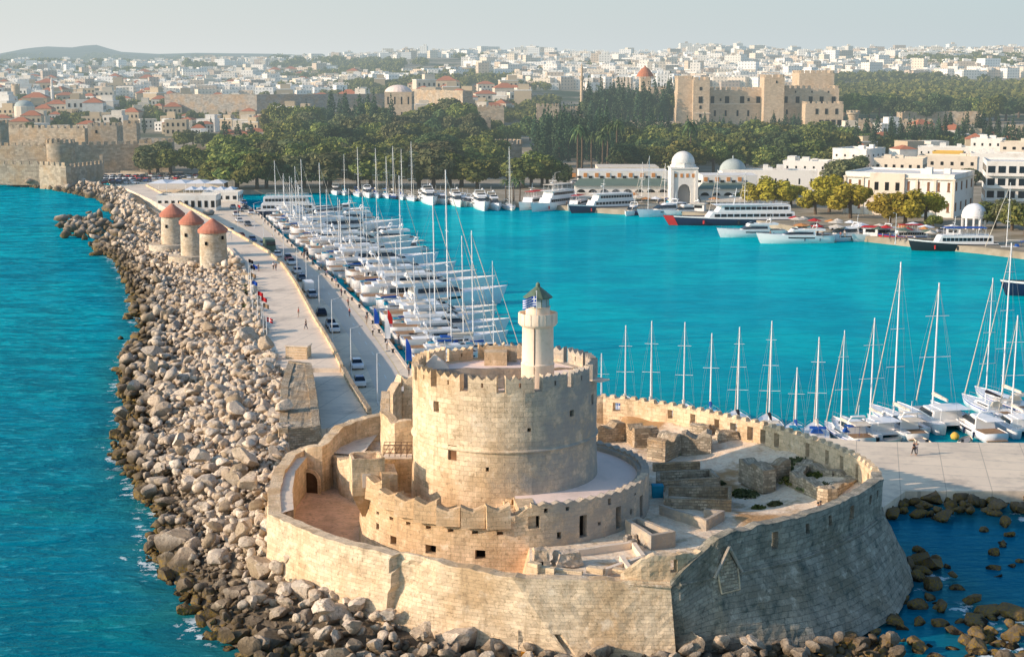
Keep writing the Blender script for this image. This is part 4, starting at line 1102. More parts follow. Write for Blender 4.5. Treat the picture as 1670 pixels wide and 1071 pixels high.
ruin('ruined_wall', 'broken pale rubble wall standing left of the roofless room', pp([(1245, 758), (1290, 752)], 9.2), 6.8, 9.2, 1.2, closed=False, mat='rubble_stone', jag=.6, cat='wall')
ruin('ruined_wall', 'sunlit rubble wall between stone block and roofless room', pp([(1205, 745), (1245, 762)], 9.4), 6.8, 9.2, 1.5, closed=False, mat='rubble_stone', jag=.6, cat='wall')
ruin('ruined_wall', 'low sunlit rubble bank below the back wall near the tower', pp([(975, 700), (1020, 695), (1035, 705)], 9.0), 6.8, 9.2, 1.8, closed=False, mat='rubble_stone', jag=.9, cat='wall')
ruin('ruined_wall', 'long rough rubble bank under the back wall', pp([(1085, 722), (1110, 712), (1160, 714)], 9.3), 6.8, 9.4, 2.2, closed=False, mat='rubble_stone', jag=.9, cat='wall')
def lump(name, label, c, s, rz, cat='ruin', mat='rubble_stone'):
    mb = MB(); V_ = []
    n = 7
    mb.box((0, 0, 0), (1, 1, 1), 0, .82, z0=True)
    import bmesh
    bm = bmesh.new(); me = bpy.data.meshes.new(name)
    bmesh.ops.create_cube(bm, size=1); bmesh.ops.subdivide_edges(bm, edges=bm.edges[:], cuts=5, use_grid_fill=True)
    for v in bm.verts:
        f = 1-.25*(v.co.z+.5); v.co.x *= f; v.co.y *= f; v.co.z += .5
        d = Vector((fbm(v.co.x*3+c[0], v.co.y*3, v.co.z*3), fbm(v.co.x*3, v.co.y*3+c[1], v.co.z*3), fbm(v.co.x*3, v.co.y*3, v.co.z*3+9)))
        v.co += d*.16
    bm.to_mesh(me); me.materials.append(M[mat]); uvl = me.uv_layers.new(name='UVMap')
    for p in me.polygons:
        for li in p.loop_indices:
            co_ = me.vertices[me.loops[li].vertex_index].co; uvl.data[li].uv = ((co_.x+co_.y)*s[0], co_.z*s[2])
    o = link(name, me); o.location = c; o.scale = s; o.rotation_euler = (0, 0, rz); tag(o, label, cat); return o
lump('masonry_block', 'thick square stub of rubble masonry standing alone in the courtyard', (*at(1184, 730, 7.4), 7.2), (2.5, 2.0, 2.1), .2)
lump('masonry_block', 'pointed broken vault fragment with dark hollow beside it', (*at(1055, 722, 7.4), 7.2), (2.6, 1.6, 2.0), .5)
lump('masonry_block', 'leaning slab of broken masonry right of the dark hollow', (*at(1142, 722, 7.4), 7.2), (2.8, 1.6, 2.3), -.4)
lump('masonry_block', 'small arched stone block on the wall edge below the terrace', (*at(882, 918, 7.3), 7.0), (1.5, 1.4, 1.6), .1, mat='ring_stone')
mb = MB(); mb.box((0, 0, 0), (.6, .12, .8)); o = mb.build('hollow', M['dark_opening'], None)
o.location = (*at(880, 925, 7.4), 7.5); tag(o, 'dark arched hole in the small block below the terrace', 'hole')
lump('rubble_heap', 'dark heap of broken iron and stone behind the front parapet', (*at(925, 915, 7.3), 7.1), (2.4, 1.6, 1.1), .3, mat='dark_opening' if False else 'rock')
for k in range(14):
    px, py = 1050+RNG.uniform(-32, 22), 885+RNG.uniform(-8, 5); o = lump('loose_stone', 'loose squared stone in the small heap in front of the large enclosure', (*at(px, py, 7.2), 7.0), tuple(RNG.uniform(.35, .7, 3)), RNG.uniform(0, 3), 'stone', 'ring_stone'); o['group'] = 'loose stones by the enclosure'
# blue rubbish bin by the terrace wall
bn2 = empty('rubbish_bin', (*at(1072, 812, 7.0), 6.95)); tag(bn2, 'bright blue bin standing in the shade at the foot of the terrace', 'bin')
mb = MB(); mb.box((0, 0, 0), (1.0, .8, 1.3), 0, 1.12, z0=True); mb.build('body', M['teal_canvas'], bn2)
mb = MB(); mb.box((0, 0, 1.3), (1.2, .95, .12), 0, .9, z0=True); mb.build('lid', M['teal_canvas'], bn2)
# ------------------------------------------------------------------ promenade on the mole
PZ = 4.0
pL = [at(*p, PZ) for p in [(462, 600), (443, 592), (430, 560), (416, 521), (406, 485), (400, 455), (392, 428), (372, 405), (335, 378), (290, 350), (245, 325), (205, 307)]]
pR = [at(*p, PZ) for p in [(560, 600), (548, 574), (533, 548), (516, 521), (503, 497), (484, 462), (464, 433), (440, 412), (398, 388), (352, 362), (300, 334), (240, 303)]]
mb = MB(); mb.prism(pL+pR[::-1], .5, PZ); struct(mb.build('promenade', M['promenade_paving']))
lane = [at(*p, 3.4) for p in [(505, 592), (560, 600), (604, 668), (600, 690), (520, 700), (512, 640)]]
mb = MB(); mb.prism(lane, .5, 3.4); struct(mb.build('mole_lane', M['promenade_paving']))
def thing_wall(name, label, pts, z0, zt, th, mat, **k):
    mb = MB(); simple_wall(mb, pts, z0, zt, th, **k); o = mb.build(name, M[mat]); tag(o, label, 'wall'); return o
thing_wall('parapet_wall', 'long low stone parapet along the harbour side of the promenade', [p for p in pR], 1.2, PZ+.55, .5, 'ring_stone', rough=.03, jag=.04, step=3)
thing_wall('parapet_wall', 'low stone parapet edging the shaded lane down to the fortress', [at(*p, 4) for p in [(606, 668), (575, 622), (548, 574)]], 1.2, 4.2, .6, 'rubble_stone', rough=.05, jag=.2, step=.8)
thing_wall('parapet_wall', 'narrow stone kerb wall between boulders and promenade', [p for p in pL[1:8]][::-1], 2.2, PZ+.35, .7, 'coping_stone', rough=.04, jag=.08, step=1.5)
# raised rough masonry block
blk = empty('masonry_bastion', (0, 0, 0)); tag(blk, 'rough raised masonry platform between promenade end and fortress', 'platform')
bp = [at(*p, 6.0) for p in [(455, 700), (522, 694), (516, 640), (508, 592), (470, 588), (458, 628)]]
mb = MB(); simple_wall(mb, bp+[bp[0]], 1.5, 6.0, 1.0, rough=.2, jag=.25, batter=.5, step=.8); mb.build('wall', M['rubble_stone'], blk)
mb = MB(); vs_b = []; xs_b = np.linspace(0, 1, 14)
a0, a1, b0, b1 = [Vector((*p, 0)) for p in (bp[0], bp[1], bp[4], bp[3])]
for i in xs_b:
    for j in xs_b:
        p = a0.lerp(a1, i).lerp(b0.lerp(b1, i), j); vs_b.append((p.x, p.y, 5.9+.3*fbm(p.x*.7, p.y*.7)))
mb.add(vs_b, [(i*14+j, (i+1)*14+j, (i+1)*14+j+1, i*14+j+1) for i in range(13) for j in range(13)]); mb.build('top', M['rubble_stone'], blk)
kx, ky = at(487, 583, 4.0); ki = empty('stone_hut', (kx, ky, 4.0), R(-8)); tag(ki, 'small flat roofed stone hut at the end of the promenade', 'hut')
mb = MB(); mb.box((0, 0, 0), (3.4, 2.4, 1.9), z0=True); mb.build('wall', M['ring_stone'], ki)
mb = MB(); mb.box((0, 0, 1.9), (3.7, 2.7, .18), z0=True); mb.build('roof', M['coping_stone'], ki)
mb = MB()
for k in range(4): mb.box((0, -1.22, .3+k*.42), (3.0, .05, .08))
mb.build('railing', M['coping_stone'], ki)
# stone steps down to the boulders
for k, (px, py, l) in enumerate([(402, 560, 'lower'), (399, 505, 'middle')]):
    x, y = at(px+24, py, 3.8); st = empty('stone_steps', (x-1.8, y, 2.0), R(8)); tag(st, f'{l} flight of stone steps from promenade to boulders', 'steps')
    for q in range(4): mb = MB(); mb.box((-.5*q, 0, 0), (.6, 5.5, 1.9-.42*q), z0=True); mb.build('step', M['coping_stone'], st)

# ------------------------------------------------------------------ windmills
def windmill(px, py0, Y, w, ze, zt, label, zp, pl=True, rot=0):
    x = xat(px, Y, 7); o = empty('windmill', (x, Y, 3.2)); tag(o, label, 'windmill', 'stone windmills in a row on the mole')
    r = w/2*.97; zb = 3.2
    mb = MB(); mb.lathe([(r*1.03, -1.5), (r*1.0, (ze-zb)*.4), (r*.96, ze-zb)], 40); smooth_angle(mb.build('tower', M['mill_stone'], o))
    if pl: mb = MB(); mb.lathe([(r*1.9, -2), (r*1.85, 1.3), (r*.9, 1.35)], 40, (-.7, 0, 0)); mb.build('plinth', M['mill_stone'], o, smooth=False)
    e = w/2*1.06; mb = MB(); H = zt-ze
    mb.lathe([(e*.9, ze-zb-.1), (e, ze-zb-.05), (e, ze-zb+H*.2), (e*.97, ze-zb+H*.24), (e*.62, ze-zb+H*.55), (e*.30, ze-zb+H*.80), (e*.12, ze-zb+H*.97), (0, zt-zb)], 24); cap = mb.build('cap', M['mill_cap'], o)
    for a in (-35, -110):
        mb = MB(); t = R(a); q = (r*.985*math.cos(t), r*.985*math.sin(t), ze-zb-1.1 if a == -35 else (ze-zb)*.72); mb.box(q, (.3, .55, .8), t); mb.build('window', M['dark_opening'], o)
    t = R(-12); mb = MB(); c = Vector((r*math.cos(t), r*math.sin(t), ze-zb+.2)); d = Vector((math.cos(t), math.sin(t), 0)); mb.tube(c, c+d*1.5, .14); mb.build('windshaft', M['aluminium'], o)
    up = Vector((0, 0, 1)); sd = d.cross(up)
    for k in range(rot):
        a = 2*PI*k/6+2.3; mb = MB(); h = c+d*1.3; mb.tube(h, h+(up*math.cos(a)+sd*math.sin(a))*2.2, .06, .04, 5); mb.build('sail_spar', M['white_paint'], o)
    return o
windmill(348, 436, 347, 6.4, 11.4, 14.5, 'nearest windmill, whitewashed upper half and bright red conical cap', 0, pl=False, rot=2)
windmill(313.5, 424, 361, 5.55, 11.9, 15.0, 'middle windmill with red cap, standing on a round stone plinth', 0)
windmill(282, 404, 385, 6.0, 11.4, 14.6, 'farthest windmill with faded pinkish red cap and wide round plinth', 0)

# ------------------------------------------------------------------ boulders
def ico(sub):
    import bmesh
    bm = bmesh.new(); bmesh.ops.create_icosphere(bm, subdivisions=sub, radius=1); v = np.array([x.co[:] for x in bm.verts]); f = np.array([[q.index for q in x.verts] for x in bm.faces]); bm.free(); return v, f
def rock_shape(sub, seed):
    rg = np.random.default_rng(seed); v, f = ico(sub); v = v.copy()
    for k in range(rg.integers(9, 16)):
        n = rg.normal(size=3); n /= np.linalg.norm(n); d = rg.uniform(.40, .82); s = v@n; m = s > d; v[m] -= np.outer(s[m]-d, n)
    amp = .10; o = rg.uniform(0, 50, 3)
    for k in range(len(v)):
        p = v[k]*1.6+o; v[k] *= 1+amp*mnoise.noise(Vector(p))+amp*.7*mnoise.noise(Vector(p*2.7))
    return v, f
SH3 = [rock_shape(4, s) for s in range(10)]; SH2 = [rock_shape(2, 50+s) for s in range(12)]; SH1 = [rock_shape(1, 90+s) for s in range(8)]
rock_me = []
for v, f in SH3:
    me = bpy.data.meshes.new('boulder'); me.from_pydata(v.tolist(), [], f.tolist()); me.materials.append(M['rock']); me.polygons.foreach_set('use_smooth', [True]*len(f))
    try: me.set_sharp_from_angle(angle=R(20))
    except Exception: pass
    rock_me.append(me)
pts = []; cell = {}
def free(x, y, r):
    k = (int(x//2), int(y//2))
    for a in (-1, 0, 1):
        for b in (-1, 0, 1):
            for q in cell.get((k[0]+a, k[1]+b), ()):
                if math.hypot(x-q[0], y-q[1]) < (r+q[2])*.62: return False
    return True
def put(x, y, z, r, force=False):
    if not force and not free(x, y, r): return False
    cell.setdefault((int(x//2), int(y//2)), []).append((x, y, r)); pts.append((x, y, z, r)); return True
# the big ones one can name
for px, py, r, z in [(540, 985, 2.0, 2.7), (470, 930, 1.6, 2.2), (455, 965, 1.3, 1.6), (500, 1010, 1.4, 1.2), (755, 1030, 1.95, 1.9), (660, 1050, 1.3, .5), (880, 1052, 1.0, .7), (420, 1010, 1.7, .8), (520, 1045, 1.6, .4), (590, 1035, 1.5, .7), (330, 960, 1.5, .5), (395, 960, 1.5, 1.4), (350, 905, 1.4, 1.2),
                     (1400, 1055, 1.4, .2), (1180, 1076, .8, .1), (985, 1070, 1.2, .1), (1520, 945, 1.3, .3), (1535, 840, 1.2, .2), (1500, 1010, 1.2, 0), (600, 1062, 1.2, .1), (690, 1068, 1.2, 0), (820, 1068, 1.3, 0), (1060, 1074, .9, .2), (455, 1040, 1.3, 0), (340, 345, 2, 2)]:
    x, y = at(px, py, z+r*.3); put(x, y, z, r, True)
for k in range(len(CO)-1):
    a, b = Vector((*CO[k], 0)), Vector((*CO[k+1], 0)); c, d = Vector(IN[k]), Vector(IN[k+1]); c.z = d.z = 0
    area = .5*((b-a).length+(d-c).length)*.5*((c-a).length+(d-b).length)
    far = (a.y+b.y)/2 > 420
    for q in range(int(area*(1.2 if far else 6 if (a.y+b.y)/2 < 132 else 5.5))):
        t, s = RNG.uniform(0, 1), RNG.uniform(-.03, 1.03)
        p = bank_xy(k, t, s); big = RNG.uniform() ** 2.8
        r = (.36+1.25*big)*(1.2 if s < .3 else 1.0)*(1.75 if RNG.uniform() < .035 and a.y > 135 else 1.0)*(1.5 if far else 1.12 if (a.y+b.y)/2 < 132 else 1.0)
        if far and s > .8: continue
        if (a.y+b.y)/2 < 132: r *= RNG.uniform(.8, 1.15)
        put(p.x, p.y, p.z+r*.28+RNG.uniform(-.1, .2), r)
        if RNG.uniform() < .12: pts.append((p.x+RNG.uniform(-.6, .6), p.y+RNG.uniform(-.6, .6), p.z+r*.8, r*.55))
# rocky reef heads in the water, left of the windmills
for cx_, cy_, w, n in ((145, 372, 48, 110), (178, 408, 26, 40)):
    for q in range(n):
        px, py = cx_+RNG.normal()*w*.45, cy_+RNG.normal()*w*.16; x, y = at(px, py, 0); put(x, y, RNG.uniform(-.2, 1.8)*(w/48), RNG.uniform(1.0, 2.4), True)
for px, py, r in [(212, 515, 1.3), (208, 520, 1.5), (197, 553, .6), (195, 645, .8), (232, 722, .9), (180, 742, .8), (240, 800, .7), (300, 1000, 1.0), (225, 745, 1.1), (190, 715, 1.3)]:
    x, y = at(px, py, 0); put(x, y, .1, r, True)
# shaded rocks right of the fortress and under the pier
for q in range(150):
    px, py = RNG.uniform(1450, 1680), 0
    py = RNG.uniform(812, 842)-.02*(px-1450); x, y = at(px, py, .3); put(x, y, RNG.uniform(.1, .9), RNG.uniform(.5, 1.1))
for q in range(110):
    a = RNG.uniform(0, 1); c = Vector((*RC2[0], 0)); k = int(a*6); c = Vector((*RC2[min(k, 5)], 0)).lerp(Vector((*RC2[min(k, 5)+1], 0)), a*6-k)
    put(c.x+RNG.normal()*1.5, c.y+RNG.normal()*1.5, RNG.uniform(-.3, .8), RNG.uniform(.6, 1.5))
for q in range(38):
    px = RNG.uniform(1400, 1600); py = 1000+.18*(px-1400)+RNG.normal()*22; x, y = at(px, py, 0); put(x, y, RNG.uniform(-.4, .5), RNG.uniform(.4, .95))
for q in range(22):
    px, py = 1590+RNG.normal()*35, 1050+RNG.normal()*12; x, y = at(px, py, 0); put(x, y, RNG.uniform(-.4, .5), RNG.uniform(.5, 1.2))
for q in range(16):
    px, py = 1655+RNG.normal()*18, 905+RNG.normal()*40; x, y = at(px, py, 0); put(x, y, RNG.uniform(-.5, .2), RNG.uniform(.5, 1.1))
for px, py, r in [(1605, 864, .7), (1645, 873, .9), (1630, 990, .6), (1575, 985, .6), (1545, 925, .5), (1500, 900, .7), (1655, 995, 1.2)]:
    x, y = at(px, py, 0); put(x, y, 0, r)
for q in range(110):   # foot of the front wall
    px = RNG.uniform(560, 1420); py = RNG.uniform(1035, 1120)+(-30*max(0, (700-px)/140) if px < 700 else 0); x, y = at(px, py, .4); 
    put(x, y, RNG.uniform(-.1, .8), RNG.uniform(.5, 1.25))
def appar(p): return p[3]/p[1]
vis = []
for i, p in enumerate(pts):
    u, v = proj(p[0], p[1], p[2]+p[3]*.5)
    if -10 < u < 1680 and 200 < v < 1085 and p[3]+p[2] > .2: vis.append(i)
vis.sort(key=lambda i: -appar(pts[i])); single = set(vis[:296])
far_v, far_f, off = [], [], 0
for i, (x, y, z, r) in enumerate(pts):
    sx_, sy_, sz_ = RNG.uniform(.75, 1.5), RNG.uniform(.75, 1.3), RNG.uniform(.6, 1.05)
    if i in single:
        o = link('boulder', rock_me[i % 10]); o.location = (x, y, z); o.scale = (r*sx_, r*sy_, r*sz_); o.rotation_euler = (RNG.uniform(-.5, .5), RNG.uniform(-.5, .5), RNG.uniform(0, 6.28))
        u, v = proj(x, y, z)
        size = 'huge' if r > 1.45 else 'large' if r > 1.1 else 'mid-sized'
        tone = 'dark wet' if z < .5 else 'stained brown' if z < 1.4 else 'pale dry'
        if u > 1440: zone = 'in the shaded rocks right of the fortress' if v > 860 else 'under the pier edge'
        elif v > 1000 and u > 540: zone = 'along the foot of the front wall'
        elif v > 930: zone = 'at the lower left corner of the fortress'
        elif v > 840: zone = 'on the slope beside the left fortress wall'
        elif v > 740: zone = 'on the slope level with the low court'
        elif v > 640: zone = 'on the slope level with the masonry platform'
        else: zone = 'on the slope below the promenade'
        reg(o, f'{size} {tone} boulder', zone, 'boulder', 'boulders of the breakwater')
    else:
        v, f = (SH2[i % 12] if y < 330 else SH1[i % 8]); a = RNG.uniform(0, 6.28); ca, sa = math.cos(a), math.sin(a); b = RNG.uniform(-.6, .6); cb, sb = math.cos(b), math.sin(b)
        q = v*np.array([r*sx_, r*sy_, r*sz_]); q = q@np.array([[1, 0, 0], [0, cb, -sb], [0, sb, cb]]); q = q@np.array([[ca, -sa, 0], [sa, ca, 0], [0, 0, 1]])
        far_v.append(q+np.array([x, y, z])); far_f.append(f+off); off += len(v)
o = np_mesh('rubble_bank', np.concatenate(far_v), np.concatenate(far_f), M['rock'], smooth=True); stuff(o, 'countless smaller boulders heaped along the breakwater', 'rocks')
print('rocks', len(pts))
# tufts of scrub between boulders and promenade
def tuft_mesh(name, n, rx, ry, rz, leaf, mat, seed=0, parent=None):
    rg = np.random.default_rng(seed); d = rg.normal(size=(n, 3)); d /= np.linalg.norm(d, axis=1)[:, None]; d[:, 2] = abs(d[:, 2]); p = d*np.array([rx, ry, rz])*rg.uniform(.5, 1, (n, 1))
    a = rg.normal(size=(n, 3)); a /= np.linalg.norm(a, axis=1)[:, None]; b = np.cross(a, rg.normal(size=(n, 3))); b /= np.linalg.norm(b, axis=1)[:, None]; l = leaf*rg.uniform(.6, 1.4, (n, 1))
    V = np.stack([p-a*l-b*l*.6, p+a*l-b*l*.6, p+a*l+b*l*.6, p-a*l+b*l*.6], 1).reshape(-1, 3); return np_mesh(name, V, np.arange(4*n).reshape(-1, 4), M[mat], parent=parent)
for k, (px, py, z) in enumerate([(402, 468, 4), (398, 478, 3.9), (408, 500, 3.9), (406, 520, 3.8), (412, 530, 3.8), (385, 455, 3.6), (445, 690, 4.2), (470, 705, 4.5), (435, 700, 4.2)]):
    o = tuft_mesh('scrub_bush', 200, 1.5, 2.6, .7, .22, 'leaf_olive', k); o.location = (*at(px, py, z), z-.1); reg(o, 'low green scrub patch', 'between the boulders and promenade' if py < 600 else 'beside the masonry platform', 'bush', 'scrub by the promenade')
for k, (px, py, z, s) in enumerate([(1207, 798, 7, 1.3), (1170, 782, 7, .8), (1265, 818, 7, .8), (1237, 822, 7, .7), (1250, 782, 6.4, 1.6), (1275, 790, 6.4, 1.8), (1300, 800, 6.6, 1.8), (1320, 805, 7, 1.5), (1340, 800, 7.4, 1.3), (1100, 742, 7.2, .7), (1215, 800, 7, 1.5), (1300, 772, 7, 1.4), (1330, 790, 7, 1.1)]):
    o = tuft_mesh('scrub_bush', 260, 1.0*s, .9*s, .45*s, .16, 'leaf_olive' if k % 3 else 'leaf_broad', 20+k); o.location = (*at(px, py, z), court_z(*at(px, py, z))-.05); reg(o, 'low dry scrub bush', 'in the fortress courtyard', 'bush', 'courtyard scrub')

# ------------------------------------------------------------------ trees: trunk with limbs, crown of many small leaves
def leafcloud(blobs, n, leaf, rg, up=.35):
    """leaf quads over the surfaces of overlapping lumps"""
    P = []; Nn = []
    w = np.array([b[3]*b[4] for b in blobs]); w = w/w.sum()
    for (x, y, z, r, rz), k in zip(blobs, rg.multinomial(n, w)):
        d = rg.normal(size=(k, 3)); d /= np.linalg.norm(d, axis=1)[:, None]
        p = d*np.array([r, r, rz])*rg.uniform(.72, 1.06, (k, 1))+np.array([x, y, z]); P.append(p); Nn.append(d)
    P = np.concatenate(P); Nn = np.concatenate(Nn); n = len(P)
    Nn = Nn+rg.normal(size=(n, 3))*.55; Nn[:, 2] += up; Nn /= np.linalg.norm(Nn, axis=1)[:, None]
    a = np.cross(Nn, rg.normal(size=(n, 3))); a /= np.linalg.norm(a, axis=1)[:, None]; b = np.cross(Nn, a)
    l = leaf*rg.uniform(.5, 1.3, (n, 1)); m = l*rg.uniform(.4, .9, (n, 1))
    V = np.stack([P-a*l, P-b*m, P+a*l, P+b*m], 1).reshape(-1, 3)
    return V, np.arange(4*n).reshape(-1, 4)
TREES = {}
def make_tree(key, kind, mat, seed, H=9, W=9):
    rg = np.random.default_rng(seed); root = empty(kind)
    mb = MB()
    if 'cypress' in kind:
        mb.tube((0, 0, -.5), (0, 0, H*.5), .22, .1); blobs = []
        for k in range(13):
            f = k/12; r = W/2*(math.sin(PI*min(1, f*1.02+.07))**.75)*(1.05-.45*f)+.12; blobs.append((rg.normal()*.12, rg.normal()*.12, .5+f*(H-.9), r, H/15))
        V, Fc = leafcloud(blobs, 900, .34, rg, .1)
    elif 'palm' in kind:
        mb.tube((0, 0, -.5), (.2, 0, H*.5), .28, .2); mb.tube((.2, 0, H*.5), (.1, 0, H), .2, .18)
        V = []; Fc = []
        for k in range(26):
            a = rg.uniform(0, 6.28); tilt = rg.uniform(-.5, .9); L = W/2
            for q in range(7):
                t0, t1 = q/7, (q+1)/7
                def pt(t, s): r = L*t; z = H+L*(math.sin(tilt)*t-.9*t*t); wd = .28*(1-abs(2*t-.9))+.05; return (.1+r*math.cos(a)-s*wd*math.sin(a), r*math.sin(a)+s*wd*math.cos(a), z)
                o_ = len(V); V += [pt(t0, -1), pt(t1, -1), pt(t1, 1), pt(t0, 1)]; Fc.append([o_, o_+1, o_+2, o_+3])
        V = np.array(V); Fc = np.array(Fc)
    else:
        th = H*.38; mb.tube((0, 0, -.6), (.1, .1, th), .04*H, .028*H)
        nb = 18; blobs = []
        for k in range(nb):
            a = rg.uniform(0, 6.28); rr = W*.36*math.sqrt(rg.uniform(0, 1)); z = H*(.30+.50*rg.uniform(0, 1)*(1-(rr/(W*.5))**2)); r = W*rg.uniform(.14, .22)
            blobs.append((rr*math.cos(a), rr*math.sin(a), z, r, r*.78)); 
            if k < 7: mb.tube((.1, .1, th*.8), (rr*math.cos(a), rr*math.sin(a), z), .014*H, .006*H, 5)
        V, Fc = leafcloud(blobs, 2700, .42*W/9, rg)
    mb.build('trunk', M['bark'], root); c = np_mesh('crown', V, Fc, M[mat], parent=root)
    remember(root); TREES.setdefault(key, []).append((root, H, W)); return root
for k in range(4): make_tree('broad', 'broadleaf_tree', 'leaf_broad', k)
for k in range(2): make_tree('olive', 'broadleaf_tree', 'leaf_olive', 20+k)
for k in range(3): make_tree('cypress', 'cypress_tree', 'leaf_cypress', 30+k, 14, 3.6)
for k in range(2): make_tree('pine', 'pine_tree', 'leaf_pine', 40+k, 12, 9)
for k in range(2): make_tree('yellow', 'plane_tree', 'leaf_yellow', 50+k, 9, 8)
make_tree('palm', 'palm_tree', 'leaf_pine', 60, 10, 5)
make_tree('purple', 'flowering_bush', 'leaf_purple', 70, 5, 6)
NAMES = {'broad': ('round dark green tree', 'tree'), 'olive': ('olive green bushy tree', 'tree'), 'cypress': ('slender dark cypress', 'cypress'), 'pine': ('tall dark pine', 'pine tree'), 'yellow': ('yellowing plane tree', 'tree'), 'palm': ('thin trunked palm', 'palm'), 'purple': ('purple flowering bush', 'bush')}
def tree(kind, px, py, Hm, Wm=None, zone='', z=None, group=None, at_xyz=None):
    """px, py: foot of the trunk"""
    lst = TREES[kind]; proto, H, W = lst[int(RNG.integers(len(lst)))]
    p = at_xyz or (on_ground(px, py) if z is None else (*at(px, py, z), z))
    Wm = Wm or W*Hm/H; o = place(proto, p, RNG.uniform(0, 6.28), (Wm/W, Wm/W, Hm/H))
    return reg(o, NAMES[kind][0], zone, NAMES[kind][1], group or f'trees {zone}')

# ------------------------------------------------------------------ old town walls
def crenel_wall(name, label, pts, z0, zt, th=2.0, mat='old_town_stone', cat='wall', pitch=3.2, mh=1.4, closed=False, parent=None, tagit=True):
    r_ = empty(name) if parent is None else parent
    if parent is None: tag(r_, label, cat)
    P = list(pts)+([pts[0]] if closed else [])
    mb = MB()
    for k in range(len(P)-1):
        a, b = Vector(P[k]), Vector(P[k+1]); d = b-a; L = d.length; rz = math.atan2(d.y, d.x); c = (a+b)/2; n = Vector((d.y, -d.x))/max(L, .01)
        c2 = c-n*th/2; mb.box((c2.x, c2.y, z0), (L+(.02*k), th, zt-z0+.01*(k % 2)), rz, z0=True)
    mb.build('wall', M[mat], r_)
    mb = MB()
    for k in range(len(P)-1):
        a, b = Vector(P[k]), Vector(P[k+1]); d = b-a; L = d.length; rz = math.atan2(d.y, d.x); n = Vector((d.y, -d.x))/max(L, .01); m = max(1, int(L/pitch))
        for q in range(m):
            c = a+d*((q+.5)/m)-n*.3; mb.box((c.x, c.y, zt), (L/m*.6, .6, mh), rz, z0=True)
    mb.build('battlement', M[mat], r_)
    return r_
def rect(px0, px1, Y, depth, z=8, skew=0.0):
    x0, x1 = xat(px0, Y, z), xat(px1, Y, z); s = skew*(x1-x0)
    return [(x0, Y+max(0, -s)), (x1, Y+max(0, s)), (x1, Y+depth+max(0, s)), (x0, Y+depth+max(0, -s))]
def zY(py, Y): return atY(835, py, Y)[2]
def keep(name, label, px0, px1, ytop, Y, depth, ybase=None, mat='old_town_stone', cat='tower', skew=0, windows=(), pitch=2.6, mh=1.5):
    zt = zY(ytop, Y); z0 = terr(xat((px0+px1)/2, Y), Y)-1.5
    pts = rect(px0, px1, Y, depth, zt, skew); r_ = empty(name); tag(r_, label, cat)
    mb = MB(); mb.prism(pts, z0, zt-mh); mb.build('wall', M[mat], r_)
    mb = MB(); P = pts+[pts[0]]
    for k in range(4):
        a, b = Vector(P[k]), Vector(P[k+1]); d = b-a; L = d.length; m = max(2, int(L/pitch)); n = Vector((d.y, -d.x))/L
        for q in range(m): c = a+d*((q+.5)/m)-n*.35; mb.box((c.x, c.y, zt-mh), (L/m*.58, .6, mh), math.atan2(d.y, d.x), z0=True)
    mb.build('battlement', M[mat], r_)
    a, b = Vector(pts[0]), Vector(pts[1])
    for (f, wy, ww, wh) in windows:
        c = a.lerp(b, f); mb = MB(); mb.box((c.x, c.y-.02, zY(wy, Y)), (ww, .25, wh), math.atan2((b-a).y, (b-a).x)); mb.build('window', M['dark_opening'], r_)
    return r_
def round_keep(name, label, px, w, ytop, Y, mat='old_town_stone', cat='tower', mh=1.4, flare=1.0, roof=None):
    r_ = empty(name); tag(r_, label, cat); r = w/F_PX*Y/2; x = xat(px, Y, 8); zt = zY(ytop, Y); z0 = terr(x, Y)-1.5
    mb = MB(); pr_ = [(r*1.08, z0), (r, z0+4), (r, zt-mh*2.2), (r*flare, zt-mh*1.8), (r*flare, zt-mh), (0, zt-mh)]; mb.lathe(pr_, 28, (x, Y, 0)); smooth_angle(mb.build('wall', M[mat], r_))
    mb = MB(); m = max(8, int(2*PI*r/2.4))
    for k in range(m): t = 2*PI*k/m; mb.box((x+(r*flare-.3)*math.cos(t), Y+(r*flare-.3)*math.sin(t), zt-mh), (.6, 2*PI*r/m*.6, mh), t, z0=True)
    mb.build('battlement', M[mat], r_)
    return r_
Yw = 640
def W(px, Y): return (xat(px, Y, 6), Y)
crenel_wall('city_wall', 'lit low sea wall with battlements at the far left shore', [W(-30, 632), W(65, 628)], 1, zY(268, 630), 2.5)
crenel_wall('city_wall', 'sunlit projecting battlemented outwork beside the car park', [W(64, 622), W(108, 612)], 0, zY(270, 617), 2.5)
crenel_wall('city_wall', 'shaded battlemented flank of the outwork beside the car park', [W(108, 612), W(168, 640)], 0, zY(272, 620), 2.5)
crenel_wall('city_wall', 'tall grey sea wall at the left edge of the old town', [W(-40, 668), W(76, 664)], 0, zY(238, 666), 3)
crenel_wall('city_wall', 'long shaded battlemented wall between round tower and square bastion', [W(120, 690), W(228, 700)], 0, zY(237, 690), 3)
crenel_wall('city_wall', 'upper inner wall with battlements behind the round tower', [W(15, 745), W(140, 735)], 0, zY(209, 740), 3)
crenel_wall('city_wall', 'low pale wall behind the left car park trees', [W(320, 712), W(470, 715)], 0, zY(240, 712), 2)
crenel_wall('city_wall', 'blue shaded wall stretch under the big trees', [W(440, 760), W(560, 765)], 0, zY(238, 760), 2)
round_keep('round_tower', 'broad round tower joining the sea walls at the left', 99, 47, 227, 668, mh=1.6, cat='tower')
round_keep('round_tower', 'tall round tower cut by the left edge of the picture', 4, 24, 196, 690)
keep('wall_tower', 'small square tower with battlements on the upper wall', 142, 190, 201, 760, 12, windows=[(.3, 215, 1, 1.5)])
keep('wall_tower', 'square shaded bastion tower behind the car park trees', 226, 273, 228, 690, 14)
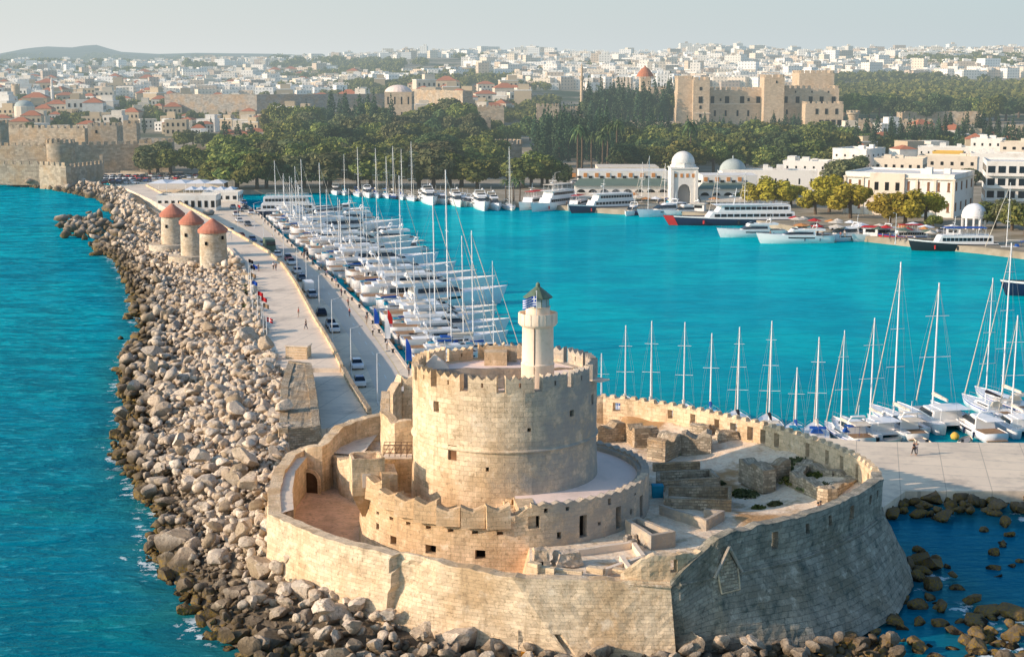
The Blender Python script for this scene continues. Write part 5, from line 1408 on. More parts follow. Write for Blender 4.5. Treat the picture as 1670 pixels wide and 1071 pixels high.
keep('wall_tower', 'slim watch tower standing on the outwork wall', 162, 167, 252, 652, 2, pitch=1, mh=.6)
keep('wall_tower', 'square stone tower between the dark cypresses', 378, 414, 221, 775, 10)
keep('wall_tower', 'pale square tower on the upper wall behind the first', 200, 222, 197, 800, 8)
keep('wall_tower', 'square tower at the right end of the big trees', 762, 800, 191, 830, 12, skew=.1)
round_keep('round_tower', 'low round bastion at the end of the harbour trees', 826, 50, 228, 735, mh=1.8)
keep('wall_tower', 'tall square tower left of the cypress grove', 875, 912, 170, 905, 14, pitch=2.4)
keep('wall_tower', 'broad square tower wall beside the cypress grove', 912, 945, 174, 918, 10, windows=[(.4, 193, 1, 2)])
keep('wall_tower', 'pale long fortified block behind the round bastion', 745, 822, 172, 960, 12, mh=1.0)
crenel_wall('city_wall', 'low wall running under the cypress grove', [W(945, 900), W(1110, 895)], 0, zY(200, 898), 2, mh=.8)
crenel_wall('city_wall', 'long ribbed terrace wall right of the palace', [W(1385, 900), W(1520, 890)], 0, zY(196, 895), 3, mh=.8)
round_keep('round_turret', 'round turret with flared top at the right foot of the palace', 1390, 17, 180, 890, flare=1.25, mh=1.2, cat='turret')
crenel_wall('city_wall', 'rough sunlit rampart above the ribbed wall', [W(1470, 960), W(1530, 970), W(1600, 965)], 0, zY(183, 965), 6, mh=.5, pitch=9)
crenel_wall('city_wall', 'long shaded grey rampart across the middle of the old town', [W(270, 1120), W(420, 1090), (xat(660, 1130, 20), 1130)], 0, zY(154, 1110), 10, mh=.2, pitch=30, mat='shade_grey_stone')
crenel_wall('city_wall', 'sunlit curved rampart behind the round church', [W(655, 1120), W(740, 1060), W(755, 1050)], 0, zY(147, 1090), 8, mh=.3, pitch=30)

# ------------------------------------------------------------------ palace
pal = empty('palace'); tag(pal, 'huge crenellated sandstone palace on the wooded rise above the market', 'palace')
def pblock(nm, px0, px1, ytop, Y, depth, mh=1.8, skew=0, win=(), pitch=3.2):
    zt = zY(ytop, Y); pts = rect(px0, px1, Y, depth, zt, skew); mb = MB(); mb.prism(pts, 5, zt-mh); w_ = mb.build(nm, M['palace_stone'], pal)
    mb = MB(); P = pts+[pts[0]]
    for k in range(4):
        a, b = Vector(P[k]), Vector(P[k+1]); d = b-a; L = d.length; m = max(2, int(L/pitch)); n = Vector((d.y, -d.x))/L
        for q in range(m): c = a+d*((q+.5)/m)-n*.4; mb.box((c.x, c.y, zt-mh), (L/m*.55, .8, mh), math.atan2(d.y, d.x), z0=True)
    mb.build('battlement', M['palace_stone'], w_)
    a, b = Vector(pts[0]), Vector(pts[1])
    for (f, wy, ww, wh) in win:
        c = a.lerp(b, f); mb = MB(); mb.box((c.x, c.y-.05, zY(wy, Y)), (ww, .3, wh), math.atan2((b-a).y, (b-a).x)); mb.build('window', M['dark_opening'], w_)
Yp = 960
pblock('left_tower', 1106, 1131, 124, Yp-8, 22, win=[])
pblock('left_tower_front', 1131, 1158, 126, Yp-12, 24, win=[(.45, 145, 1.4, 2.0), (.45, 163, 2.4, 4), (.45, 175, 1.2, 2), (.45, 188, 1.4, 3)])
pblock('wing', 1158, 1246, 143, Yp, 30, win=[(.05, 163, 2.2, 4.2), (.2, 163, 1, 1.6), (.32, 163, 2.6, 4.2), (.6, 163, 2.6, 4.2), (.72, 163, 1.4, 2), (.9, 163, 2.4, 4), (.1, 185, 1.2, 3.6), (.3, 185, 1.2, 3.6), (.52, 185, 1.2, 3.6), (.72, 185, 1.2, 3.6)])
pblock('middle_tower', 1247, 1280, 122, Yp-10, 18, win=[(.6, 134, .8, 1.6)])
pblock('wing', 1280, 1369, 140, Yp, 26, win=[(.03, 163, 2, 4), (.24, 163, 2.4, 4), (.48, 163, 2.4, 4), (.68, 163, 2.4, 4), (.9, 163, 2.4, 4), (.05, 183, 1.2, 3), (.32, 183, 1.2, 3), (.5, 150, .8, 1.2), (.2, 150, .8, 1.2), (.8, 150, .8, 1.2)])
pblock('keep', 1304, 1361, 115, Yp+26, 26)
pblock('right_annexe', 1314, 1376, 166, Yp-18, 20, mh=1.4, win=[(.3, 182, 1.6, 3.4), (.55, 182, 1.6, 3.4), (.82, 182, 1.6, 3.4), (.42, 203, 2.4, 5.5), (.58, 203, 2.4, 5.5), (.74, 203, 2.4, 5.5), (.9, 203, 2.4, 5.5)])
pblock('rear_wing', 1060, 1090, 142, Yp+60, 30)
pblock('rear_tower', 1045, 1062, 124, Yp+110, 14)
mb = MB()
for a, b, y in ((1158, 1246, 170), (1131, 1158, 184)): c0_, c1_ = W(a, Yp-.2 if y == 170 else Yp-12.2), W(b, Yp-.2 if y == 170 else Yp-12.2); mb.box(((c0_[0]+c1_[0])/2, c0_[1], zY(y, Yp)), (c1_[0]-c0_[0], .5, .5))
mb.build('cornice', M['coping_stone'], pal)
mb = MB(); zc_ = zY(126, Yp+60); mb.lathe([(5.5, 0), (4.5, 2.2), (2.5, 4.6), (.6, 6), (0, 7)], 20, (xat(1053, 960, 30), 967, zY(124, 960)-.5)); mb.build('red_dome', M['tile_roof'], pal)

# ------------------------------------------------------------------ the domed market on the waterfront
mk = empty('market_hall'); tag(mk, 'long white arcaded market hall with green sloping roofs beside a domed gateway', 'market')
Ym = 545
def mbox(name, px0, px1, y0, y1, Y, dep, mat, parent, zb=None, taper=1):
    x0, x1 = xat(px0, Y, 6), xat(px1, Y, 6); mb = MB(); za = 1.2 if y1 is None else zY(y1, Y); zt = zY(y0, Y)
    mb.box(((x0+x1)/2, Y+dep/2, za), (x1-x0, dep, zt-za), z0=True, taper=taper); return mb.build(name, M[mat], parent)
def wing(px0, px1, nm, Yf, ym0, ym1):
    mbox('upper_wall', px0+6, px1, ym0-12, None, Yf+18, 14, 'white_plaster', mk)
    x0, x1 = xat(px0, Yf+2, 5), xat(px1, Yf+2, 5); x0b, x1b = xat(px0+6, Yf+18, 8), x1
    mb = MB(); z1, z2 = zY(ym1, Yf+2), zY(ym0, Yf+18); mb.add([(x0-1, Yf+1, z1), (x1, Yf+1, z1), (x1b, Yf+17.9, z2), (x0b, Yf+17.9, z2)], [(0, 1, 2, 3)]); mb.build('green_roof', M['green_roof'], mk)
    mbox('arcade_wall', px0, px1, ym1, None, Yf+2, 6, 'white_plaster', mk)
    n = max(3, int((px1-px0)/19))
    for k in range(n):
        xx = x0+(x1-x0)*(k+.5)/n; mb = MB(); z_ = z1-2.4; R_ = 1.5
        mb.add([(xx-R_, Yf+1.9, 2)]+[(xx+R_*math.cos(a), Yf+1.9, z_+R_*.75*math.sin(a)) for a in np.linspace(PI, 0, 9)]+[(xx+R_, Yf+1.9, 2)], [tuple(range(11))[::-1]]); mb.build('arch', M['dark_opening'], mk)
        mb = MB(); mb.box((xx-(x1-x0)/n/2+.2, Yf+17.9, z2+1.2), (1.3, .2, 1.5)); mb.build('orange_panel', M['orange_trim'], mk)
        mb = MB(); mb.box((xx, Yf+17.9, z2+.5), (1.3, .2, .8)); mb.build('window', M['dark_opening'], mk)
    mb = MB(); mb.add([(x0, Yf-3.5, z1-3.6), (x1, Yf-3.5, z1-3.6), (x1, Yf+1.8, z1-2.4), (x0, Yf+1.8, z1-2.4)], [(0, 1, 2, 3)]); mb.box(((x0+x1)/2, Yf-3.5, z1-3.9), (x1-x0, .1, .6)); mb.build('awning', M['cream_canvas'], mk)
wing(938, 1090, 'left', Ym, 291, 303); wing(1140, 1235, 'right', Ym-10, 298, 308)
mbox('flat_roof_hall', 975, 1075, 273, None, Ym+60, 20, 'cream_plaster', mk)
gx = xat(1116, Ym-14, 8); gt = empty('domed_gateway', (gx, Ym-14, 1.5)); tag(gt, 'tall white gateway pavilion with big arch and round white dome in the market front', 'gateway')
s_ = (Ym-14)/F_PX; hw = 22*s_; zt_ = zY(276, Ym-14)-1.5
mb = MB(); ah, aw = zY(301, Ym-14)-1.5, 10.5*s_
us = [-hw, -aw]+list(np.linspace(-aw, aw, 9))[1:-1]+[aw, hw]
arcp = [(a_, ah-aw*1.2+aw*1.25*math.sqrt(max(0, 1-(a_/aw)**2))) for a_ in np.linspace(-aw, aw, 13)]
front = [(-hw, 0), (-hw, zt_), (hw, zt_), (hw, 0)]
vsf = []; fsf = []
def fv(x, z, y): vsf.append((x, y, z)); return len(vsf)-1
for y in (0, 2.0):
    for k in range(12):
        a, b = arcp[k], arcp[k+1]; q = [fv(a[0], a[1], y), fv(b[0], b[1], y), fv(b[0], zt_, y), fv(a[0], zt_, y)]; fsf.append(q)
    for s in (-1, 1): q = [fv(s*aw, 0, y), fv(s*hw, 0, y), fv(s*hw, zt_, y), fv(s*aw, zt_, y)]; fsf.append(q)
for k in range(12): a, b = arcp[k], arcp[k+1]; fsf.append([fv(a[0], a[1], 0), fv(b[0], b[1], 0), fv(b[0], b[1], 2), fv(a[0], a[1], 2)])
mb.add(vsf, fsf)
for s in (-1, 1): mb.box((s*(hw+aw)/2, 5, 0), (hw-aw-.01, 9.9, zt_-.02), z0=True)
mb.box((0, 5, zt_), (2*hw+.4, 10.6, .5), z0=True); mb.build('wall', M['white_plaster'], gt)
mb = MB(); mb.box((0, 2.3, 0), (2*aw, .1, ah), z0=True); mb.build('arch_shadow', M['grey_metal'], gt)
dr = 19*s_; mb = MB(); mb.lathe([(dr*1.12, zt_+.5), (dr*1.12, zt_+1.3), (dr*1.0, zt_+1.4), (dr, zt_+2.0)], 8, (0, 5, 0)); mb.build('drum', M['white_plaster'], gt)
mb = MB(); mb.lathe([(dr*math.cos(a), zt_+2.0+dr*.98*math.sin(a)) for a in np.linspace(0, PI/2, 12)], 32, (0, 5, 0)); smooth_angle(mb.build('dome', M['white_plaster'], gt))
for k in range(4): mb = MB(); mb.box((-3+k*2, -.05, zt_-2.2), (.9, .2, 1.3)); mb.build('window', M['orange_trim'], gt)
for s in (-1, 1): mb = MB(); mb.box((s*hw*.9, -.25, 0), (1.0, .5, zt_-.6), z0=True); mb.build('pilaster', M['white_plaster'], gt)
# second domed hall behind
dh = empty('domed_hall', (xat(1195, 600, 8), 600, 1.5)); tag(dh, 'round hall under a grey green dome behind the market', 'hall')
s_ = 600/F_PX; r = 23*s_; zb_ = zY(280, 600)-1.5
mb = MB(); mb.lathe([(r*1.05, 0), (r*1.05, zb_), (r*.98, zb_+.4), (0, zb_+.5)], 24); mb.build('wall', M['white_plaster'], dh)
mb = MB(); mb.lathe([(r*.95*math.cos(a), zb_+.3+r*.86*math.sin(a)) for a in np.linspace(0, PI/2, 10)], 28); smooth_angle(mb.build('dome', M['lead_dome'], dh))
mb = MB(); mb.lathe([(.3, zb_+r*.86), (.3, zb_+r*.86+1.2), (0, zb_+r*.86+1.6)], 8); mb.build('finial', M['lead_dome'], dh)
# small open domed rotunda on the quay at the right
rx = xat(1588, 450, 3); ro = empty('rotunda', (rx, 450, 1.6)); tag(ro, 'small white open rotunda with ribbed dome on the quay behind a tour boat', 'rotunda')
r = 20*450/F_PX*1.0
for k in range(10): mb = MB(); t = 2*PI*k/10; mb.box((r*.94*math.cos(t), r*.94*math.sin(t), 0), (.5, .55, 3.2), t, z0=True); mb.build('column', M['white_paint'], ro)
mb = MB(); mb.lathe([(r*1.0, 3.2), (r*1.02, 3.9), (r*.98, 4.0)]+[(r*.98*math.cos(a), 4.0+r*.95*math.sin(a)) for a in np.linspace(0, PI/2, 9)], 20); smooth_angle(mb.build('dome', M['white_paint'], ro), 30)

# ------------------------------------------------------------------ buildings with window openings
def block(name, label, px0, px1, ytop, Y, depth, mat='white_plaster', rows=2, cols=6, win='dark_opening', ybase=None, cat='building', rz=0, parapet=True, flat=True, arched=False, roof=None, wsize=(.42, .5), skew=0.0, cols_side=None, balcony=False, clutter=0, reg_=None, trim=None, _dims=None):
    x0, x1 = xat(px0, Y, 5), xat(px1, Y, 5); Wd = x1-x0; xm = (x0+x1)/2; z0 = terr(xm, Y); zt = zY(ytop, Y); Hh = max(2.5, zt-z0)
    if _dims: Wd, Hh = _dims; xm = 0
    o = empty(name, (xm, Y+depth/2, z0), rz)
    if reg_: reg(o, label, reg_[0], cat, reg_[1])
    else: tag(o, label, cat)
    mb = MB(); mb.box((0, 0, -2), (Wd, depth, Hh+2), z0=True); mb.build('wall', M[mat], o)
    if roof:
        mb = MB(); a, b, h = Wd/2+.3, depth/2+.3, min(Wd, depth)*.22; zz = Hh
        k_ = max(0, (a-b)) if a > b else 0; k2 = max(0, b-a)
        mb.add([(-a, -b, zz), (a, -b, zz), (a, b, zz), (-a, b, zz), (-k_, -k2, zz+h), (k_, -k2 if k_ == 0 else 0, zz+h), (k_, k2, zz+h), (-k_, k2, zz+h)], [(0, 1, 5, 4), (1, 2, 6, 5), (2, 3, 7, 6), (3, 0, 4, 7), (4, 5, 6, 7)]); mb.build('roof', M[roof], o)
    elif parapet:
        mb = MB()
        for s in (-1, 1): mb.box((0, s*(depth/2-.15), Hh-.01), (Wd+.2, .35, .7), z0=True); mb.box((s*(Wd/2-.15), 0, Hh-.01), (.35, depth-.7, .7), z0=True)
        mb.build('parapet', M[mat], o)
    fh = Hh/rows
    for r_ in range(rows):
        for c in range(cols):
            w, h = Wd/cols*wsize[0], fh*wsize[1]; xx = -Wd/2+Wd*(c+.5)/cols; z = fh*(r_+.5)
            mb = MB(); mb.box((xx, -depth/2, z), (w, .16, h))
            if arched and r_ == rows-1: mb.lathe([(w/2, 0), (0, .02)], 12, (xx, -depth/2-.08, z+h/2))
            if trim: mb.box((xx, -depth/2, z-h/2-.15), (w*1.3, .4, .2))
            mb.build('window', M[win], o)
        cs = cols_side if cols_side is not None else max(2, int(cols*depth/max(Wd, 1)))
        for sd in (-1, 1):
            if not _dims and ((sd < 0 and xm < 0) or (sd > 0 and xm > 0)): continue
            for c in range(cs): mb = MB(); w = depth/cs*wsize[0]; mb.box((sd*Wd/2, -depth/2+depth*(c+.5)/cs, fh*(r_+.5)), (.16, w, fh*wsize[1])); mb.build('window', M[win], o)
        if balcony: mb = MB(); mb.box((0, -depth/2-.6, fh*r_+.05), (Wd*.98, 1.3, .18)); mb.box((0, -depth/2-1.2, fh*r_+.5), (Wd*.98, .08, .8)); mb.build('balcony', M[mat], o)
    for k in range(clutter):
        mb = MB(); s = RNG.uniform(1.5, 3.5); mb.box((RNG.uniform(-.35, .35)*Wd, RNG.uniform(-.3, .3)*depth, Hh), (s, s, RNG.uniform(1.2, 2.6)), z0=True); mb.build('roof_hut', M[mat], o)
    return o
def rblock(label, pc, yb, yt, Wd, D, rz, **k):
    """block given by the pixel of its nearest (front right) corner foot"""
    cx_, cy_ = on_ground(pc, yb, 380)[:2]; z0 = terr(cx_, cy_); Hh = zY(yt, cy_)-z0; c, s = math.cos(rz), math.sin(rz)
    x, y = cx_-(Wd/2*c+D/2*s), cy_-(Wd/2*s-D/2*c)
    nm = k.pop('name', 'town_house'); mat = k.get('mat', 'white_plaster')
    o = block(nm, label, 835-Wd/2/500*F_PX, 835+Wd/2/500*F_PX, 200, 500, D, _dims=(Wd, Hh), **k)
    o.location = (x, y, z0); o.rotation_euler = (0, 0, rz); return o
RZ = R(-30)
gv = rblock('two storey cream official building with tall arched windows behind the yellow trees', 1553, 357, 289, 35, 26, RZ, name='government_house', rows=2, cols=11, arched=True, wsize=(.24, .42), win='brown_shutter', cols_side=4, clutter=3, trim=True)
Wg, Hg = 35, zY(289, on_ground(1553, 357, 380)[1])-1.6
mb = MB(); mb.box((-Wg*.10, -13.5, -1), (Wg*.32, 1.0, Hg+1.5), z0=True); mb.build('centre_bay', M['cream_plaster'], gv)
for k in range(3): mb = MB(); mb.box((-Wg*.10+(k-1)*3.4, -14.05, Hg*.72), (1.2, .2, 2.6)); mb.build('window', M['dark_opening'], gv)
for k in range(7):
    if k in (2, 3): continue
    mb = MB(); mb.box((-Wg/2+Wg*k/6, -13.1, -1), (.8, .5, Hg+.4), z0=True); mb.build('pilaster', M['cream_plaster'], gv)
mb = MB(); mb.box((0, 0, Hg-.9), (Wg+1.2, 27.2, .35)); mb.build('cornice', M['cream_plaster'], gv)
rblock('white balconied apartment block cut by the right edge', 1742, 352, 268, 26, 22, R(-14), name='apartment_block', cat='apartments', rows=4, cols=8, balcony=True, win='boat_glass', wsize=(.7, .55))
rblock('pale grey cube shaped house with chimney behind olive trees', 1411, 300, 246, 15, 18, R(-38), rows=3, cols=4, wsize=(.2, .2), clutter=2)
rblock('cream two storey house with square windows behind official building', 1503, 306, 262, 19, 14, R(-22), mat='cream_plaster', rows=2, cols=6, wsize=(.35, .3), clutter=2)
rblock('long low grey house with flat roof behind olive row', 1592, 298, 258, 24, 14, R(-22), mat='cream_plaster', rows=2, cols=6, wsize=(.3, .3), clutter=1)
rblock('bright yellow rooftop storey among white houses', 1568, 280, 250, 13, 9, R(-20), mat='yellow_wall', rows=2, cols=4, wsize=(.3, .25))
rblock('white house with stepped roof at the upper right', 1632, 275, 229, 14, 12, R(-25), rows=3, cols=4, wsize=(.25, .3), clutter=3)
rblock('beige flat roofed house at the right edge', 1690, 282, 235, 16, 14, R(-20), mat='cream_plaster', rows=3, cols=4, wsize=(.35, .3), clutter=1)
rblock('low white house row with bare parapets', 1690, 300, 254, 26, 14, R(-16), rows=2, cols=7, wsize=(.2, .25), clutter=3)
rblock('low white houses with jumbled roof terraces behind market dome', 1348, 300, 266, 18, 14, R(-20), rows=2, cols=5, wsize=(.2, .3), clutter=5)
rblock('long low white wall building right of the market', 1332, 312, 281, 36, 10, R(-8), rows=1, cols=8, wsize=(.12, .3), clutter=3)
rblock('low white building with plain walls above the cream house', 1590, 272, 243, 26, 12, R(-15), rows=2, cols=8, wsize=(.2, .3), clutter=4)
block('mosque', 'square sandstone church with shallow dome in the middle of old town', 628, 672, 152, 980, 26, 'palace_stone', 2, 4, cat='church', wsize=(.2, .5))
mb = MB(); rr_ = 9; z_ = zY(153, 980)
mb.lathe([(rr_*math.cos(a), rr_*.6*math.sin(a)) for a in np.linspace(0, PI/2, 8)], 20, (xat(650, 993, 25), 993, z_)); o = mb.build('dome', M['terrace_plaster'], bpy.data.objects['mosque'])
o.matrix_parent_inverse = Matrix.Translation(-bpy.data.objects['mosque'].location)
# white cafe buildings and canopies at the root of the mole
block('cafe_building', 'long white cafe with open front beside the last windmill', 255, 352, 322, 508, 9, 'white_plaster', 1, 9, wsize=(.5, .5), cat='cafe')
block('cafe_building', 'white boxy cafe extension next to the parked cars', 330, 388, 319, 545, 10, 'white_plaster', 1, 5, wsize=(.5, .5), cat='cafe')
def canopy(label, px0, px1, Y, dep, zt, n):
    o = empty('canopy', (xat((px0+px1)/2, Y), Y, 1.5)); tag(o, label, 'canopy'); Wd = (px1-px0)/F_PX*Y
    mb = MB(); m = n
    for k in range(m): mb.add([(-Wd/2+Wd*k/m, -dep/2, zt), (-Wd/2+Wd*(k+1)/m, -dep/2, zt), (-Wd/2+Wd*(k+1)/m, dep/2, zt), (-Wd/2+Wd*k/m, dep/2, zt), (-Wd/2+Wd*(k+.5)/m, 0, zt+1.0)], [(0, 1, 4), (1, 2, 4), (2, 3, 4), (3, 0, 4)])
    mb.build('cover', M['white_cloth'], o)
    for k in range(m+1):
        for s in (-1, 1): mb = MB(); mb.tube((-Wd/2+Wd*k/m, s*dep/2, 0), (-Wd/2+Wd*k/m, s*dep/2, zt), .07, n=5); mb.build('post', M['white_paint'], o)
canopy('long flat white canopy behind the cafes', 250, 372, 590, 18, 3.6, 4)
canopy('second white canopy with tables nearer the yachts', 305, 385, 560, 10, 3.2, 5)
canopy('small white awning tent by the harbour trees', 478, 512, 640, 10, 4.5, 3)

# minarets and the round domed church at the left
def minaret(px, ybase, ytop, Y, label, w=7, mat='white_plaster'):
    x = xat(px, Y); z0 = terr(x, Y)-1; zt = zY(ytop, Y); o = empty('minaret', (x, Y, z0)); tag(o, label, 'minaret'); r = w/F_PX*Y/2; Hh = zt-z0
    mb = MB(); mb.lathe([(r*1.2, 0), (r, Hh*.2), (r*.9, Hh*.72)], 14); mb.build('shaft', M[mat], o)
    mb = MB(); mb.lathe([(r*.9, Hh*.68), (r*1.4, Hh*.72), (r*1.4, Hh*.75), (r*.7, Hh*.75)], 14); mb.build('balcony', M[mat], o)
    mb = MB(); mb.lathe([(r*.7, Hh*.75), (r*.7, Hh*.88), (0, Hh)], 14); mb.build('spire', M[mat], o)
minaret(88, 182, 125, 1180, 'slender white minaret in the old town at the left', 5)
minaret(948, 170, 100, 1000, 'thin stone minaret with pale top left of the cypress hill', 5.5, 'palace_stone')
for px, yb, yt, Y, w, lab in ((42, 182, 166, 1060, 30, 'low grey domed church near the white minaret'), (331, 172, 158, 1200, 24, 'small rounded apse church among the trees')):
    o = empty('domed_church', (xat(px, Y), Y, terr(xat(px, Y), Y))); tag(o, lab, 'church'); r = w/F_PX*Y/2; h = zY(yt, Y)-o.location.z-r*.5
    mb = MB(); mb.lathe([(r*1.1, -1), (r*1.1, h), (r, h+.3)], 12); mb.build('wall', M['cream_plaster'], o)
    mb = MB(); mb.lathe([(r*math.cos(a), h+.2+r*.62*math.sin(a)) for a in np.linspace(0, PI/2, 8)], 20); mb.build('dome', M['lead_dome'], o, smooth=True)
o = round_keep('old_windmill', 'stout round tower with red band far left in the old town', 28, 13, 137, 1300, mat='stone_house' if False else 'palace_stone')

# ------------------------------------------------------------------ old town houses, one by one
TOWN = []
def house_mesh(kind, seed):
    rg = np.random.default_rng(seed); mb = MB(); mb.box((0, 0, -.35), (1, 1, 1.35), z0=True)
    return mb
protos_h = []
for k in range(7):
    root = empty('town_house'); rg = np.random.default_rng(200+k)
    mb = MB(); mb.box((0, 0, -2), (10, 8, 8), z0=True)
    if k % 2: mb.box((rg.uniform(-2, 2), rg.uniform(-1, 1), 5.9), (5, 5, 2.6), z0=True)
    mb.build('wall', M['house_wall'], root)
    if k % 3 != 2:
        mb = MB(); a, b, h, zz = 5.2, 4.2, 1.9, 6.02 if not k % 2 else 6.02
        if k % 2: mb.box((0, 0, 6.0), (10.2, 8.2, .35), z0=True)
        else: mb.add([(-a, -b, zz), (a, -b, zz), (a, b, zz), (-a, b, zz), (-1.2, 0, zz+h), (1.2, 0, zz+h)], [(0, 1, 5, 4), (1, 2, 5), (2, 3, 4, 5), (3, 0, 4)])
        mb.build('roof', M['tile_roof'] if not k % 2 else M['white_plaster'], root)
    mb = MB()
    for c in range(4):
        for r_ in range(2):
            mb2 = MB(); mb2.box((-3.6+2.4*c, -4.0, 1.6+2.6*r_), (.9, .14, 1.3)); mb2.build('window', M['dark_opening'], root)
    remember(root); protos_h.append(root)
def in_any(px, py, boxes): return any(a < px < b and c < py < d for a, b, c, d in boxes)
AVOID = [(620, 680, 140, 200), (260, 620, 148, 168), (1030, 1385, 100, 225), (870, 1110, 150, 260), (840, 1110, 225, 345)]
cellh = {}
def hfree(x, y, r):
    k = (int(x//12), int(y//12))
    for a in (-1, 0, 1):
        for b in (-1, 0, 1):
            for q in cellh.get((k[0]+a, k[1]+b), ()):
                if math.hypot(x-q[0], y-q[1]) < r: return False
    cellh.setdefault(k, []).append((x, y)); return True
cnt = 0
zones = [((-10, 330), (150, 222), 105, 'in the old town behind the sea wall'), ((330, 640), (168, 215), 42, 'in the old town behind the big trees'),
         ((640, 900), (150, 200), 42, 'in the old town around the sandstone church'), ((-10, 620), (124, 147), 60, 'before the far park at the left'), ((285, 470), (205, 243), 20, 'between the sea wall and harbour trees'), ((1370, 1675), (225, 262), 22, 'above the official building')]
for (a, b), (c, d), n, zn in zones:
    q = 0; tries = 0
    while q < n and tries < n*14:
        tries += 1; px = RNG.uniform(a, b); f = RNG.uniform(0, 1); py = c+(d-c)*f
        if in_any(px, py, AVOID): continue
        p = on_ground(px, py, 620)
        if not hfree(p[0], p[1], 13 if p[1] < 1200 else 20): continue
        s = RNG.uniform(.8, 1.45)*(1.0 if p[1] < 1100 else 1.3)
        k = int(RNG.integers(7)); o = place(protos_h[k], p, RNG.uniform(-.35, .35)+(PI/2 if RNG.uniform() < .3 else 0), (s, s, s*RNG.uniform(.75, 1.25)))
        desc = {0: 'tile roofed house', 1: 'stepped house with white slab roof', 2: 'flat roofed two storey house'}[k % 3 if k % 2 == 0 or k % 3 == 2 else 1]
        desc = 'white slab roofed house' if k in (1, 3) else 'flat roofed house' if k in (2, 5) else 'red roofed house'
        reg(o, desc, zn, 'house', 'houses of the town'); q += 1; cnt += 1
drop_unused(protos_h)
print('houses', cnt)

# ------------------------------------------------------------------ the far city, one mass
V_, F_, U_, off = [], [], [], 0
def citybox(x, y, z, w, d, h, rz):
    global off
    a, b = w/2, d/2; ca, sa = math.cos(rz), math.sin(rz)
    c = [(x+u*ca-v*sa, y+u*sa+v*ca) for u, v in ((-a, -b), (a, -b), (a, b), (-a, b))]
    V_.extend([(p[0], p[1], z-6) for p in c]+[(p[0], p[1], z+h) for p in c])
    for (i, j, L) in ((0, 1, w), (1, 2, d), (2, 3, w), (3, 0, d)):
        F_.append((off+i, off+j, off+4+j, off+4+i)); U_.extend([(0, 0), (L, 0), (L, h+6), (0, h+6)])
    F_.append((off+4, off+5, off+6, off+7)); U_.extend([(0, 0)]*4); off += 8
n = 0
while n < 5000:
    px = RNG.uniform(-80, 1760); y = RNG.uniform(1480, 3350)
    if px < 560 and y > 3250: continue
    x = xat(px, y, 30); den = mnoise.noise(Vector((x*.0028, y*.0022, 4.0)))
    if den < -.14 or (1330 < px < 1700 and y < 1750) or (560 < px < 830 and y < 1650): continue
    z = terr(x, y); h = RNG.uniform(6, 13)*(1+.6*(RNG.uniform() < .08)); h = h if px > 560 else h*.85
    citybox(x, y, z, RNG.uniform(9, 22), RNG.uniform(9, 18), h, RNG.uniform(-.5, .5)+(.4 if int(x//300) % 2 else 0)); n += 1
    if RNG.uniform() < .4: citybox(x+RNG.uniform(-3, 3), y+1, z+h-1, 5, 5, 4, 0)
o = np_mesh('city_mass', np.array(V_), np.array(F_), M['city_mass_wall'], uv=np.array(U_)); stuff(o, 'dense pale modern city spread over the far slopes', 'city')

# ------------------------------------------------------------------ far trees, one mass
blV, blF, off2 = [], [], 0
rg = np.random.default_rng(3)
lump_shapes = []
for k in range(6):
    r_ = rg; V0, F0 = leafcloud([(r_.normal()*2, r_.normal()*2, 3.5+r_.uniform(-1, 1.5), 3.2, 2.6) for q in range(6)], 130, 1.5, r_); lump_shapes.append((V0, F0))
def farclump(x, y, s):
    global off2
    V0, F0 = lump_shapes[int(RNG.integers(6))]; z = terr(x, y)-.5
    blV.append(V0*s+np.array([x, y, z])); blF.append(F0+off2); off2 += len(V0)
def band(px0, px1, py0, py1, n, s=1.0, nz=-.1):
    k = 0; tr = 0
    while k < n and tr < n*6:
        tr += 1
        px = RNG.uniform(px0, px1); py = RNG.uniform(py0, py1); p = on_ground(px, py, 700)
        if mnoise.noise(Vector((p[0]*.004, p[1]*.003, 9))) < nz: continue
        farclump(p[0], p[1], s*RNG.uniform(.7, 1.3)); k += 1
band(180, 620, 136, 150, 700, 1.1, -.6); band(540, 900, 120, 148, 420, 1.2); band(1370, 1700, 145, 185, 900, 1.2, -.8); band(-20, 1700, 97, 136, 1500, 1.25, .05); band(1480, 1700, 97, 118, 380, 1.5, -.3); band(690, 860, 122, 140, 200, 1.2, -.5)
band(0, 640, 150, 205, 420, .9, -.3); band(640, 900, 165, 200, 150, .8, -.2); band(-20, 560, 92, 112, 200, 2.0, 0)
o = np_mesh('distant_woods', np.concatenate(blV), np.concatenate(blF), M['leaf_broad']); stuff(o, 'dark green parks and woods between the districts of the far city', 'woods')

# ------------------------------------------------------------------ the individual trees
def scatter_trees(kind, n, x0, x1, yfun, H, Wd, zone, lo=520, jit=6, z=None, group=None):
    for k in range(n):
        px = x0+(x1-x0)*(k+RNG.uniform(.1, .9))/n; py = yfun(px)+RNG.uniform(-jit, jit)
        kd = kind if isinstance(kind, str) else kind[int(RNG.integers(len(kind)))]
        h = RNG.uniform(*H); w = RNG.uniform(*Wd) if Wd else None
        p = on_ground(px, py, lo); tree(kd, px, py, h, w, zone, at_xyz=p, group=group)
scatter_trees(['broad', 'broad', 'olive'], 17, 350, 800, lambda x: 308 if x < 450 else 307, (14, 18), (19, 25), 'by the yacht harbour, front row', jit=2)
scatter_trees(['broad', 'broad', 'broad', 'olive'], 18, 360, 800, lambda x: 290, (15, 19), (19, 25), 'by the yacht harbour, second row', jit=3)
scatter_trees(['broad', 'broad', 'pine'], 18, 370, 800, lambda x: 275, (17, 21), (20, 26), 'by the yacht harbour, third row', jit=3)
